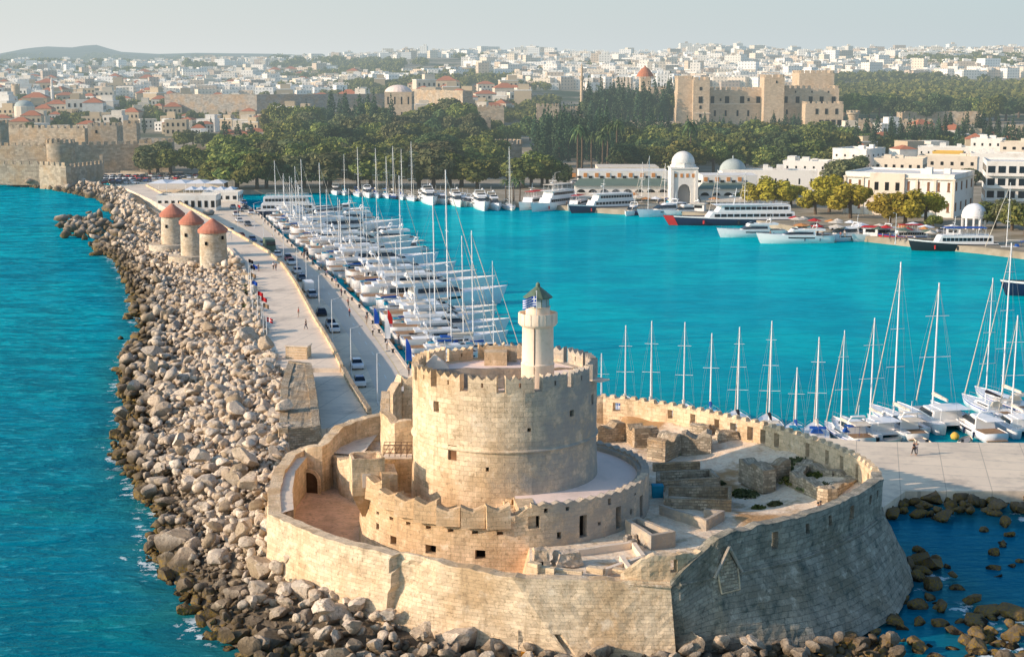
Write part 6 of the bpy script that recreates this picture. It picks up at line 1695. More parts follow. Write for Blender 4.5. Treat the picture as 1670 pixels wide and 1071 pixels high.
scatter_trees(['broad', 'olive', 'pine'], 17, 450, 800, lambda x: 257, (18, 22), (19, 25), 'behind the yacht harbour trees', jit=4)
scatter_trees(['broad', 'olive', 'olive', 'pine'], 17, 450, 790, lambda x: 238, (17, 22), (17, 23), 'on the rise behind the yacht harbour', jit=5)
scatter_trees(['broad', 'olive', 'cypress', 'pine'], 15, 450, 760, lambda x: 220, (17, 24), None, 'at the top of the wooded rise', jit=5)
scatter_trees('broad', 4, 445, 510, lambda x: 228, (20, 25), (20, 24), 'in the tall clump left of the rise', jit=5)
scatter_trees('cypress', 9, 540, 615, lambda x: 222, (20, 29), None, 'above the yacht harbour', jit=8)
scatter_trees('cypress', 3, 352, 414, lambda x: 240, (14, 18), (5, 8), 'beside the square tower', jit=3)
scatter_trees(['broad', 'olive'], 4, 222, 330, lambda x: 288, (14, 17), (19, 23), 'beside the car park', jit=2)
scatter_trees(['broad', 'olive'], 6, 305, 370, lambda x: 262, (8, 11), (9, 13), 'between canopies and wall', jit=8)
scatter_trees('broad', 4, 842, 905, lambda x: 308, (14, 17), (16, 20), 'left of the market', jit=3)
scatter_trees(['olive', 'broad'], 5, 780, 870, lambda x: 232, (12, 15), (12, 16), 'around the low round bastion', jit=6)
scatter_trees('cypress', 36, 872, 1020, lambda x: 268-.02*(x-870), (19, 28), (4.5, 6), 'below the palace hill', jit=10)
scatter_trees(['cypress', 'cypress', 'pine'], 26, 872, 1100, lambda x: 246, (18, 26), None, 'halfway up the palace hill', jit=8)
scatter_trees('cypress', 34, 950, 1110, lambda x: 200, (22, 32), (5, 7), 'on top of the palace hill', jit=9)
scatter_trees('pine', 16, 950, 1105, lambda x: 196, (19, 26), (14, 19), 'on top of the palace hill', jit=8)
scatter_trees(['pine', 'broad'], 12, 1020, 1120, lambda x: 276, (14, 18), (15, 20), 'behind the market hall', jit=8)
scatter_trees(['broad', 'broad', 'pine'], 13, 1010, 1380, lambda x: 285, (15, 19), (18, 24), 'in the park below the palace, front', jit=3)
scatter_trees(['broad', 'broad', 'pine'], 18, 1030, 1380, lambda x: 266, (17, 20), (19, 25), 'in the park below the palace, middle', jit=4)
scatter_trees(['broad', 'broad', 'pine'], 18, 1060, 1380, lambda x: 248, (15, 19), (18, 24), 'in the park below the palace, back', jit=4)
scatter_trees('cypress', 30, 1120, 1310, lambda x: 224, (9, 14), (3.5, 5), 'under the palace walls', jit=5)
scatter_trees('broad', 12, 1110, 1380, lambda x: 231, (8, 11), (12, 15), 'under the palace walls', jit=3)
scatter_trees('cypress', 36, 1378, 1680, lambda x: 246, (14, 22), (4, 6), 'right of the palace', jit=9)
scatter_trees(['broad', 'pine'], 17, 1370, 1680, lambda x: 250, (10, 13), (12, 16), 'right of the palace', jit=7)
scatter_trees(['pine', 'broad', 'pine'], 20, 1375, 1680, lambda x: 196, (17, 22), (16, 22), 'on the slope right of the palace', jit=6)
scatter_trees(['broad', 'olive', 'cypress'], 26, 0, 460, lambda x: 212, (8, 12), None, 'among the old town houses, lower', jit=14)
scatter_trees(['broad', 'olive', 'pine'], 26, 0, 640, lambda x: 184, (9, 14), None, 'among the old town houses, upper', jit=14)
scatter_trees(['broad', 'olive'], 10, 290, 450, lambda x: 240, (8, 11), (10, 14), 'behind the car park', jit=6)
scatter_trees('palm', 6, 935, 1010, lambda x: 285, (17, 23), (8, 10), 'below the palace hill', jit=6)
scatter_trees('palm', 1, 1122, 1128, lambda x: 285, (22, 23), (8, 9), 'behind the white market dome', jit=2)
scatter_trees('palm', 3, 815, 860, lambda x: 330, (7, 9), (5, 6), 'left of the market', jit=2)
scatter_trees(['broad', 'olive'], 4, 1065, 1110, lambda x: 296, (6, 8), (8, 10), 'behind the market roof', jit=2)
scatter_trees('olive', 3, 1352, 1400, lambda x: 305, (11, 14), (14, 17), 'beside the grey cube house', jit=2)
scatter_trees('olive', 7, 1508, 1600, lambda x: 305, (7, 8), (8, 11), 'behind the official building', jit=2)
for px, py, h, w in ((1232, 336, 9.5, 13), (1262, 338, 12.5, 15), (1290, 336, 9, 12), (1330, 350, 10, 12), (1352, 346, 15, 14), (1387, 356, 13.5, 15), (1450, 366, 12, 14), (1476, 368, 13, 14), (1510, 364, 12, 13)):
    tree('yellow', px, py, h, w, 'before the official building' if px > 1400 else 'on the quay right of the market', z=1.6)
for px, py, h, w in ((1622, 372, 9, 12), (1650, 376, 11, 14), (1672, 385, 12, 13), (1205, 330, 5, 8), (1522, 372, 5, 6)):
    tree('broad' if px != 1650 else 'olive', px, py, h, w, 'at the right end of the far quay', z=1.6)
tree('purple', 1003, 262, 6, 8, 'below the cypress hill'); tree('purple', 1322, 284, 4, 8, 'behind the market trees'); tree('purple', 352, 262, 7, 9, 'by the left car park wall')
drop_unused([t[0] for l in TREES.values() for t in l])
# ------------------------------------------------------------------ boats; bow towards +X, waterline at z=0
def hull(L, B, sheer, draft=.5, bow=.35, stern=.85, n=12, flare=1.0, rake=.08):
    """closed hull: stations from stern to bow, section of 5 points a side; returns MB"""
    mb = MB(); V = []; st = []
    for k in range(n+1):
        t = k/n; x = -L/2+L*t
        w = B/2*(stern+(1-stern)*math.sin(min(t/.45, 1)*PI/2)) if t < .45 else B/2*max(0.015, (1-((t-.45)/.55)**2.3))
        zs = sheer*(1+bow*t**2.2); xs_ = x+rake*L*(t**3)
        sec = [(x, 0, -draft*(1-.6*t**4)), (x, w*.62, -draft*.45), (x+(xs_-x)*.3, w*.86, .05), (x+(xs_-x)*.7, w*.96*(1+.04*flare), zs*.55), (xs_, w, zs)]
        st.append([sec[0]]+sec[1:]); 
    m = 5
    for s in st: V += s
    o = len(V)
    for s in st: V += [(p[0], -p[1], p[2]) for p in s]
    F = []
    for k in range(n):
        for j in range(m-1):
            a = k*m+j; F.append((a, a+m, a+m+1, a+1)); b = o+a; F.append((b, b+1, b+m+1, b+m))
    F.append(tuple([j for j in range(m)]+[o+j for j in range(m-1, 0, -1)]))
    mb.add(V, F); mb.st = st
    return mb
def deckmesh(h, inset=.0, dz=-.06):
    mb = MB(); V = []; n = len(h.st)
    for s in h.st: p = s[-1]; V += [(p[0], p[1]-inset if p[1] > inset else 0, p[2]+dz), (p[0], -(p[1]-inset) if p[1] > inset else 0, p[2]+dz)]
    mb.add(V, [(2*k, 2*k+1, 2*k+3, 2*k+2) for k in range(n-1)]); return mb
def stripe(h, f0, f1, off=.02, k0=0, k1=None, sides=(1, -1)):
    """band on both sides of the hull between heights f0..f1 (fraction of the upper two hull panels)"""
    mb = MB(); n = len(h.st); k1 = n-1 if k1 is None else k1
    def P(s, f, sg):
        a, b, c = s[2], s[3], s[4]; q = f*2; p, r, t = (a, b, q) if q < 1 else (b, c, q-1)
        y = p[1]+(r[1]-p[1])*t+off; return (p[0]+(r[0]-p[0])*t, sg*y, p[2]+(r[2]-p[2])*t)
    for sg in sides:
        for k in range(k0, k1):
            q = [P(h.st[k], f0, sg), P(h.st[k+1], f0, sg), P(h.st[k+1], f1, sg), P(h.st[k], f1, sg)]; mb.add(q, [(0, 1, 2, 3)])
    return mb
def cabin(mb, x0, x1, w0, w1, z0, z1, rf=.35, rb=.1, wt=.85):
    """trapezoid house: rf/rb rake of front and back as part of its height"""
    h = z1-z0; a, b = w0/2, w1/2
    mb.add([(x0, -a, z0), (x1, -b, z0), (x1, b, z0), (x0, a, z0), (x0+rb*h, -a*wt, z1), (x1-rf*h, -b*wt, z1), (x1-rf*h, b*wt, z1), (x0+rb*h, a*wt, z1)],
           [(3, 2, 1, 0), (4, 5, 6, 7), (0, 1, 5, 4), (1, 2, 6, 5), (2, 3, 7, 6), (3, 0, 4, 7)]); return mb
def rail(mb, h, z=.6, k0=0, step=1, r=.02):
    for sg in (1, -1):
        pr = None
        for k in range(k0, len(h.st), step):
            p = h.st[k][-1]; q = Vector((p[0], sg*max(0, p[1]-.08), p[2]+z)); b = Vector((p[0], sg*max(0, p[1]-.08), p[2])); mb.tube(b, q, r, n=4)
            if pr is not None: mb.tube(pr, q, r, n=4)
            pr = q
def rig(root, x, z0, H, L, B, zd, spreaders=2, furl=True, boom=True, cover='cream_canvas', thick=.13, rake=-.015, stays=True):
    top = Vector((x+rake*H, 0, z0+H)); mb = MB(); mb.tube((x, 0, z0-.6), top, thick, thick*.65, 8); mb.build('mast', M['white_paint'], root)
    for k in range(spreaders):
        mb = MB(); f = (k+1)/(spreaders+1)+.06; p = Vector((x, 0, z0)).lerp(top, f); s = B*.36*(1-.25*k); mb.tube(p+Vector((0, -s, .1)), p+Vector((0, s, .1)), .045, n=5); mb.build('spreader', M['white_paint'], root)
    if boom:
        bl = L*.34; mb = MB(); mb.tube((x, 0, z0+1.5), (x-bl, 0, z0+1.55), .09, n=6); mb.build('boom', M['white_paint'], root)
        mb = MB(); n = 8
        for k in range(n): a, b = k/n, (k+1)/n; mb.tube((x-.1-bl*a*.97, 0, z0+1.78), (x-.1-bl*b*.97, 0, z0+1.78), .30-.17*a, .30-.17*b, 7)
        mb.build('sail_cover', M[cover], root)
    bowp = Vector((L/2*1.04, 0, zd*1.28))
    if furl: mb = MB(); mb.tube(bowp, Vector((x, 0, z0)).lerp(top, .97), .10, .05, 6); mb.build('furled_sail', M['cream_canvas'], root)
    if stays:
        mb = MB(); 
        for q in ((-L/2, 0, zd), (x-.5, B*.46, zd), (x-.5, -B*.46, zd)):
            mb.tube(q, top, .013, n=4)
        for sgn in (-1, 1):
            p = Vector((x, 0, z0)).lerp(top, .45); mb.tube((x+.2, sgn*B*.46, zd), (p.x, sgn*B*.34, p.z), .012, n=4); mb.tube((p.x, sgn*B*.34, p.z), top, .012, n=4)
        mb.build('rigging', M['wire'], root)
def sailboat(L=12.5, B=3.8, H=17, hullm='hull_white', cover='cream_canvas', bim='blue_canvas', mastx=.06, thick=.12, spr=2, name='sailing_yacht'):
    r = empty(name); h = hull(L, B, 1.15, .5, .3, .8); h.build('hull', M[hullm], r, smooth=True); deckmesh(h).build('deck', M['gelcoat'], r)
    stripe(h, .72, .84).build('stripe', M['blue_cloth'], r)
    mb = MB(); cabin(mb, -L*.16, L*.24, B*.60, B*.40, 1.1, 1.72, 1.6, .2); mb.build('cabin', M['gelcoat'], r)
    mb = MB()
    for s in (-1, 1): cabin(mb, -L*.11, L*.15, .06, .06, 1.28, 1.52, .5, .5); 
    mb = MB(); mb.add([(-L*.12, -B*.30-.0, 1.3), (L*.13, -B*.24, 1.3), (L*.12, -B*.235, 1.5), (-L*.11, -B*.29, 1.5), (-L*.12, B*.30, 1.3), (L*.13, B*.24, 1.3), (L*.12, B*.235, 1.5), (-L*.11, B*.29, 1.5)], [(0, 1, 2, 3), (7, 6, 5, 4)]); mb.build('window', M['boat_glass'], r)
    mb = MB(); mb.box((-L*.33, 0, 1.02), (L*.26, B*.42, .16)); mb.build('cockpit', M['teak'], r)
    mb = MB(); mb.box((-L*.30, 0, 3.0), (L*.16, B*.62, .1), 0, .8)
    for s in (-1, 1):
        for q in (-.37, -.23): mb.tube((L*q, s*B*.29, 1.1), (L*q, s*B*.29, 3.0), .025, n=4)
    mb.build('bimini', M[bim], r)
    mb = MB(); mb.box((-L*.17, 0, 1.95), (.9, B*.5, .7), 0, .6); mb.build('sprayhood', M[bim], r)
    mb = MB(); rail(mb, h, .6, 1, 2); mb.build('guard_rail', M['wire'], r)
    rig(r, L*mastx, 1.5, H, L, B, 1.15, spr, cover=cover, thick=thick)
    return remember(r)
def catamaran(L=13, B=7, H=18):
    r = empty('catamaran')
    for s in (-1, 1):
        h = hull(L, 1.9, 1.5, .4, .12, .8); h.v = [(x, y+s*B*.36, z) for x, y, z in h.v]; h.build('hull', M['gelcoat'], r, smooth=True)
        d = deckmesh(h); d.v = [(x, y+s*B*.36, z) for x, y, z in d.v]; d.build('deck', M['gelcoat'], r)
    mb = MB(); mb.box((-L*.08, 0, 1.15), (L*.62, B*.72, .5)); mb.build('bridge_deck', M['gelcoat'], r)
    mb = MB(); cabin(mb, -L*.25, L*.18, B*.62, B*.5, 1.4, 2.5, 1.1, .1, .88); mb.build('cabin', M['gelcoat'], r)
    mb = MB(); cabin(mb, -L*.2, L*.135, B*.63, B*.55, 1.75, 2.3, 1.1, .1, .93); mb.build('window', M['boat_glass'], r)
    mb = MB(); mb.box((-L*.28, 0, 3.3), (L*.3, B*.62, .14), 0, .93)
    for s in (-1, 1): mb.tube((-L*.4, s*B*.3, 1.3), (-L*.4, s*B*.28, 3.3), .04, n=5)
    mb.build('hardtop', M['gelcoat'], r)
    mb = MB(); mb.box((L*.3, 0, 1.3), (L*.26, B*.5, .05)); mb.build('trampoline', M['wire'], r)
    rig(r, L*.12, 2.3, H, L, B*.9, 1.5, 2, thick=.15); return remember(r)
def motor_yacht(L=18, B=4.8, glass='boat_glass', fly=True, hullm='hull_white', arch=True, dome=True, hwin=True, name='motor_yacht', deckm='teak'):
    r = empty(name); h = hull(L, B, L*.105, .7, .42, .92, 14, 1.6, .09); h.build('hull', M[hullm], r, smooth=True); deckmesh(h, .1, -.25).build('deck', M['gelcoat'], r)
    z = L*.105
    if hwin: stripe(h, .58, .76, .025, 4, 9, (1,)).build('hull_window', M['boat_glass'], r); stripe(h, .58, .76, .025, 4, 9, (-1,)).build('hull_window', M['boat_glass'], r)
    mb = MB(); cabin(mb, -L*.24, L*.24, B*.80, B*.46, z-.2, z+1.75, 1.9, .15, .86); mb.build('superstructure', M['gelcoat'], r)
    mb = MB(); cabin(mb, -L*.20, L*.192, B*.812, B*.53, z+.55, z+1.35, 1.85, .1, .93); mb.build('window', M[glass], r)
    mb = MB(); mb.box((-L*.36, 0, z-.1), (L*.22, B*.8, .12)); mb.build('cockpit', M[deckm], r)
    if not fly: mb = MB(); mb.box((-L*.33, 0, z+1.75), (L*.24, B*.7, .12), 0, .9); mb.build('cockpit_cover', M['gelcoat' if L > 13 else 'cream_canvas'], r)
    mb = MB(); mb.box((-L*.50, 0, .35), (L*.07, B*.8, .14)); mb.build('swim_platform', M[deckm], r)
    if fly:
        mb = MB(); cabin(mb, -L*.37, L*.10, B*.80, B*.6, z+1.8, z+2.4, 1.2, -.1, .95); mb.build('flybridge', M['gelcoat'], r)
        mb = MB(); cabin(mb, L*.01, L*.07, B*.5, B*.45, z+2.4, z+2.8, 1.0, .8, .9); mb.build('windscreen', M['boat_glass'], r)
        mb = MB(); mb.box((-L*.2, 0, z+2.42), (L*.22, B*.5, .1)); mb.build('sofa', M['cream_canvas'], r)
    if arch:
        mb = MB(); zt = z+(3.5 if fly else 2.7)
        for s in (-1, 1): mb.tube((-L*.22, s*B*.36, z+1.7), (-L*.26, s*B*.27, zt), .12, .1, 6)
        mb.box((-L*.26, 0, zt), (.7, B*.56, .16)); mb.tube((-L*.26, 0, zt), (-L*.28, 0, zt+1.8), .04, n=5); mb.build('radar_arch', M['gelcoat'], r)
    if dome: mb = MB(); mb.lathe([(.0, 0), (.34, .08), (.36, .3), (.22, .55), (0, .62)], 12, (-L*.26, B*.16, z+(3.55 if fly else 2.75))); mb.build('radome', M['gelcoat'], r, smooth=True)
    mb = MB(); rail(mb, h, .7, 7, 1); mb.build('guard_rail', M['wire'], r)
    for s in (-1, 1):
        for k in (3, 6): mb = MB(); p = h.st[k][3]; mb.tube((p[0], s*(p[1]+.16), p[2]+.3), (p[0], s*(p[1]+.16), p[2]-.6), .16, n=7); mb.build('fender', M['navy_hull'], r)
    return remember(r)
def tour_ship(L=30, B=7.5, hullm='navy_hull', decks=2, canopy=None, mast=True, name='tour_boat', band='white_paint'):
    r = empty(name); h = hull(L, B, 2.3, .9, .5, .9, 16, 1.8, .07); h.build('hull', M[hullm], r, smooth=True); deckmesh(h, .1, -.3).build('deck', M['cream_canvas'], r)
    stripe(h, .86, 1.0, .03).build('gunwale', M[band], r)
    z = 2.1
    for d in range(decks):
        x0, x1 = -L*.44+d*L*.03, L*(.24-.08*d); w = B*(.86-.1*d)
        mb = MB(); cabin(mb, x0, x1, w, w*.8, z, z+2.3, .5, .05, .95); hs = mb.build('deckhouse', M['gelcoat'], r)
        n = 12
        for s in (-1, 1):
            for k in range(n):
                t = (k+.5)/n; x = x0+.6+(x1-x0-2.0)*t; y = s*(w/2+(w*.4-w/2)*((x-x0)/(x1-x0)))*.985; mb = MB(); a_ = math.atan2(s*(-w*.1), (x1-x0)); mb.box((x, y, z+1.3), ((x1-x0)/n*.72, .14, .95), a_); mb.build('window', M['boat_glass'], hs)
        mb = MB(); mb.add([(x1-.55, -w*.36, z+.9), (x1-.55, w*.36, z+.9), (x1-.98, w*.35, z+1.8), (x1-.98, -w*.35, z+1.8)], [(0, 1, 2, 3)]); mb.build('bridge_window', M['boat_glass'], hs)
        z += 2.35
    mb = MB(); mb.box((-L*.1, 0, z+.02), (L*.56, B*.72, .1)); mb.build('top_deck', M['gelcoat'], r)
    if canopy:
        mb = MB(); mb.box((-L*.12, 0, z+2.2), (L*.5, B*.68, .14), 0, .96)
        mb.build('awning', M[canopy], r)
        for s in (-1, 1):
            for k in range(5): mb = MB(); x = -L*.35+L*.46*k/4; mb.tube((x, s*B*.31, z), (x, s*B*.31, z+2.2), .05, n=5); mb.build('awning_post', M['white_paint'], r)
    mb = MB()
    for s in (-1, 1):
        for zz in (z+.5, z+.95): mb.tube((-L*.38, s*B*.35, zz), (L*.14, s*B*.33, zz), .035, n=4)
        for k in range(12): x = -L*.38+L*.52*k/11; mb.tube((x, s*B*.35, z), (x, s*B*.34, z+.95), .03, n=4)
    mb.build('railing', M['white_paint'], r)
    if mast: mb = MB(); mb.tube((L*.02, 0, z), (0, 0, z+5.5), .12, .06, 6); mb.tube((L*.015, -1.4, z+3.6), (L*.015, 1.4, z+3.6), .05, n=5); mb.lathe([(.0, 0), (.5, .1), (.5, .35), (0, .5)], 10, (L*.02+.5, 0, z+2.6)); mb.build('mast', M['white_paint'], r)
    for s in (-1, 1):
        for k in (4, 8, 12): mb = MB(); p = h.st[k][3]; mb.tube((p[0], s*(p[1]+.25), p[2]+.2), (p[0], s*(p[1]+.25), p[2]-.9), .25, n=8); mb.build('fender', M['red_paint'] if k == 12 else M['dark_hull'], r)
    return remember(r)
def dinghy():
    r = empty('dinghy'); h = hull(3.4, 1.6, .5, .15, .3, .9, 6); h.build('hull', M['cream_canvas'], r, smooth=True); deckmesh(h, .25, -.12).build('floor', M['grey_metal'], r)
    mb = MB(); mb.box((-1.75, 0, .55), (.4, .3, .7)); mb.build('outboard', M['dark_hull'], r); return remember(r)

S1 = sailboat(); S2 = sailboat(14.5, 4.3, 20, cover='black_canvas', bim='cream_canvas', spr=3); S3 = sailboat(10.5, 3.4, 14, cover='blue_canvas', bim='teal_canvas', spr=1)
S4 = sailboat(17, 4.9, 25, cover='cream_canvas', bim='cream_canvas', spr=3, thick=.17, hullm='gelcoat'); S5 = sailboat(13, 3.9, 18, hullm='navy_hull', cover='cream_canvas', bim='black_canvas')
CT = catamaran()
M1 = motor_yacht(); M2 = motor_yacht(14, 4.2, fly=False, dome=False); M3 = motor_yacht(23, 5.8); M4 = motor_yacht(12, 3.9, fly=False, arch=True, dome=False, hwin=False); M5 = motor_yacht(16, 4.6, hullm='navy_hull'); M6 = motor_yacht(27, 6.4, hullm='gelcoat')
sh_h = hull(28, 7.2, 2.3, .9, .5, .9, 16, 1.8, .07)
T1 = tour_ship(28, 7.2, 'navy_hull', 2, None, name='tour_boat'); T2 = tour_ship(26, 7, 'gelcoat', 2, 'cream_canvas', name='tour_boat'); T3 = tour_ship(24, 6.6, 'dark_hull', 1, 'blue_canvas', name='tour_boat')
T4 = tour_ship(18, 5.2, 'red_paint', 1, 'red_cloth', name='tour_boat', band='blue_cloth', mast=False); T5 = tour_ship(20, 6, 'gelcoat', 1, 'red_cloth', name='tour_boat')
DG = dinghy()
def boat(proto, x, y, heading, desc, zone, cat, group=None, s=1.0, z=-.02):
    o = place(proto, (x, y, z), heading, s); 
    if zone is None: tag(o, desc, cat, group)
    else: reg(o, desc, zone, cat, group)
    return o
SD = {S1.name: 'white sailing yacht with blue bimini', S2.name: 'long sailing yacht with black sail cover', S3.name: 'small sailing yacht with teal bimini', S4.name: 'very tall masted white sailing yacht', S5.name: 'dark blue hulled sailing yacht',
      M1.name: 'white flybridge motor yacht', M2.name: 'low white sports cruiser', M3.name: 'big white flybridge yacht', M4.name: 'small white cabin cruiser', M5.name: 'navy hulled flybridge yacht', M6.name: 'largest white superyacht', CT.name: 'white catamaran', DG.name: 'grey tender dinghy'}

# marina along the mole: boats lie stern-to, bows pointing into the harbour
QE = Path(QUAY[:8]); qL = QE.L
def quay_dir(u):
    n = QE.nrm(u, 4); return n if n.x > 0 else -n
masts = [(806, 422, 568, 'S2'), (773, 378, 560, 'S1'), (757, 383, 552, 'S4'), (790, 468, 560, 'S3'), (711, 325, 520, 'S4'), (732, 278, 500, 'S4'), (703, 437, 545, 'S5'), (698, 400, 480, 'S3'), (655, 285, 430, 'S4'), (600, 338, 435, 'S2'),
         (617, 322, 418, 'S1'), (594, 300, 405, 'S2'), (572, 307, 405, 'S1'), (554, 322, 410, 'S3'), (524, 264, 388, 'S4'), (495, 258, 365, 'S4'), (463, 272, 362, 'S1'), (434, 288, 360, 'S3'), (456, 308, 352, 'S5'), (478, 312, 350, 'S3')]
PR = {'S1': S1, 'S2': S2, 'S3': S3, 'S4': S4, 'S5': S5}
DIM = {S1.name: (12.5, 17, .06), S2.name: (14.5, 20, .06), S3.name: (10.5, 14, .06), S4.name: (17, 25, .06), S5.name: (13, 18, .06)}
occ = []
def near_quay(x, y):
    best = min(range(0, 400), key=lambda k: (QE.at(qL*k/399).x-x)**2+(QE.at(qL*k/399).y-y)**2); return qL*best/399
for px, yt, yb, kd in masts:
    x, y = at(px, yb, 2.0); u = near_quay(x, y); q = QE.at(u); n = quay_dir(u); pr = PR[kd]; L, Hh, mx = DIM[pr.name]
    zt = atY(px, yt, y)[2]; s = max(.75, min(1.35, (zt-1.5)/Hh)); sh = s
    d = (Vector((x, y, 0))-q).dot(n); dmin = L*s*(.5+mx)+1.5
    # stern to the quay, so slide the boat along its own axis until it clears
    c = q+n*max(dmin, d) if d < dmin+14 else q+n*d
    c = c+(Vector((x, y, 0))-(q+n*d))*1.0
    base = Vector((x, y, 0))-n*(L*s*mx)
    back = (base-q).dot(n)-L*s/2
    if back < 1.0: base = base+n*(1.0-back)
    boat(pr, base.x, base.y, math.atan2(n.y, n.x)+RNG.uniform(-.04, .04), SD[pr.name], 'in the mole marina', 'sailing yacht', 'yachts moored along the mole', (s*.9, s*.95, s)); occ.append((u, 4.4*s, back))
u = 6.0
seq = [M2, M4, M1, M3, M1, M2, M6, M1, M3, M5, M1, M3]
k = 0
dimM = {M1.name: (18, 4.8), M2.name: (14, 4.2), M3.name: (23, 5.8), M4.name: (12, 3.9), M5.name: (16, 4.6), M6.name: (27, 6.4), CT.name: (13, 7), S3.name: (10.5, 3.4), S1.name: (12.5, 3.8)}
from_end = QE.s[6]+6
while from_end > 20:
    pr = seq[k % len(seq)] if k % 5 != 4 else S3; k += 1
    L, B = dimM[pr.name]; uu = from_end-B/2
    q = QE.at(uu); n = quay_dir(uu); sc_ = RNG.uniform(.84, 1.12)
    off_ = 1.4+RNG.uniform(0, 3.2)
    while proj(*(q+n*(L*sc_+off_)).xy, 2)[0] > 822 and sc_ > .35: sc_ *= .93
    c = q+n*(L*sc_/2+off_); boat(pr, c.x, c.y, math.atan2(n.y, n.x)+RNG.uniform(-.10, .10), SD[pr.name], 'in the mole marina', 'sailing yacht' if pr is S3 else 'motor yacht', 'yachts moored along the mole', sc_)
    from_end -= B+.35
    if k % 4 == 2 and uu < qL*.45:
        c = q+n*(L+RNG.uniform(5, 9)); pr2 = [M2, M4, M1][k % 3]; c = c+Vector((-n.y, n.x, 0))*2; boat(pr2, c.x+7, c.y, math.atan2(n.y, n.x)+PI+.1, SD[pr2.name], 'in the outer marina rank', 'motor yacht', 'yachts moored along the mole', .95)
# the large grey and white motor ship at the marina's far end
x, y = at(485, 352, 0); boat(T1, x, y, R(4), 'large white two decked ship with dark hull at the far end of the marina', None, 'ship', s=.95)
# far quay, left part: stern-to under the trees
fq = [(548, 'M4'), (562, 'S3'), (584, 'S1'), (600, 'M2'), (613, 'S1'), (630, 'S3'), (641, 'S5'), (655, 'S1'), (671, 'S2'), (690, 'M4'), (700, 'M3'), (722, 'M2'), (745, 'M1'), (765, 'M4'), (785, 'M3'), (805, 'M1'), (830, 'S2'), (712, 'M4'), (756, 'M2'), (776, 'M4')]
P2 = dict(PR); P2.update({'M1': M1, 'M2': M2, 'M3': M3, 'M4': M4, 'M5': M5, 'M6': M6})
for px, kd in fq:
    Yq = shoreY(px); pr = P2[kd]; L = {'S1': 12.5, 'S2': 14.5, 'S3': 10.5, 'S5': 13, 'M1': 18, 'M2': 14, 'M3': 23, 'M4': 12}[kd]
    sc_ = 1.0 if kd[0] == 'M' else 1.0; Y = Yq-L/2-1.0; x = xat(px, Y, 0)
    boat(pr, x, Y, R(-90)+R(10)+RNG.uniform(-.08, .08), SD[pr.name], 'on the far tree lined quay', 'sailing yacht' if kd[0] == 'S' else 'motor yacht', 'yachts on the far quay', sc_)
def ship(pr, px, py, head, label, s=1.0, cat='tour boat'):
    x, y = at(px, py, 0); return boat(pr, x, y, head, label, None, cat, s=s)
ship(T5, 868, 340, R(-118), 'tour boat with red awning at the left end of the tourist quay', .9)
ship(T2, 902, 341, R(-125), 'white two decked tour boat with cream awning next to the red awned boat', .95)
ship(T5, 940, 342, R(-112), 'smaller tour boat with red awning between two larger tour boats', .75)
ship(T1, 985, 345, R(-150), 'dark hulled two decked tour boat before the market hall', .9)
ship(M4, 1030, 350, R(-110), 'small white cabin cruiser right of the dark tour boat', 1, 'motor yacht')
ship(S5, 1060, 350, R(-160), 'navy sailing yacht before the market gateway', 1.0, 'sailing yacht')
ship(M2, 1082, 352, R(-150), 'low white cruiser with raked bow under the market gateway', 1.3, 'motor yacht')
ship(M1, 1118, 352, R(-160), 'white motor yacht behind the red nosed ship', .9, 'motor yacht')
sh = ship(T1, 1200, 366, R(186), 'long navy ship with bright red bow stem and two white decks', (1.45, 1.2, .92), 'ship')
ship(M3, 1228, 386, R(192), 'white flybridge yacht lying in front of the navy ship', .82, 'motor yacht')
ship(M6, 1300, 396, R(188), 'large white motor yacht with dark windows left of the plain hull', .75, 'motor yacht')
ship(M2, 1375, 392, R(200), 'low grey open boat beside the large white yacht', 1.2, 'motor boat')
ship(M2, 1430, 392, R(205), 'low white boat left of the red tour boat', 1.1, 'motor boat')
ship(T4, 1475, 395, R(185), 'red and blue tour boat with red awning', .75)
ship(T3, 1556, 408, R(182), 'dark hulled tour boat with blue awning in front of the rotunda', .92)
ship(S1, 1645, 412, R(184), 'white sailing yacht right of the blue awned tour boat', 1.0, 'sailing yacht')
ship(T1, 1752, 482, R(178), 'large dark hulled white ship cut by the right edge', 1.0, 'ship')
for px, py in ((1215, 345), (1170, 340), (1085, 325), (1048, 322)):
    x, y = at(px, py+14, 0); boat(S3, x, y, R(-130), 'small sailing yacht', 'behind the tour boats before the market', 'sailing yacht', 'yachts before the market', 1.0)
# red stem of the navy ship
b_ = sh; mb = MB(); 
for sg in (1, -1):
    for k in (15,):
        for j in (2, 3): q = [sh_h.st[k][j], sh_h.st[k+1][j], sh_h.st[k+1][j+1], sh_h.st[k][j+1]]; mb.add([(p[0]+.05, sg*(p[1]+.05), p[2]) for p in q], [(0, 1, 2, 3)])
o = mb.build('red_bow', M['red_paint'], sh)

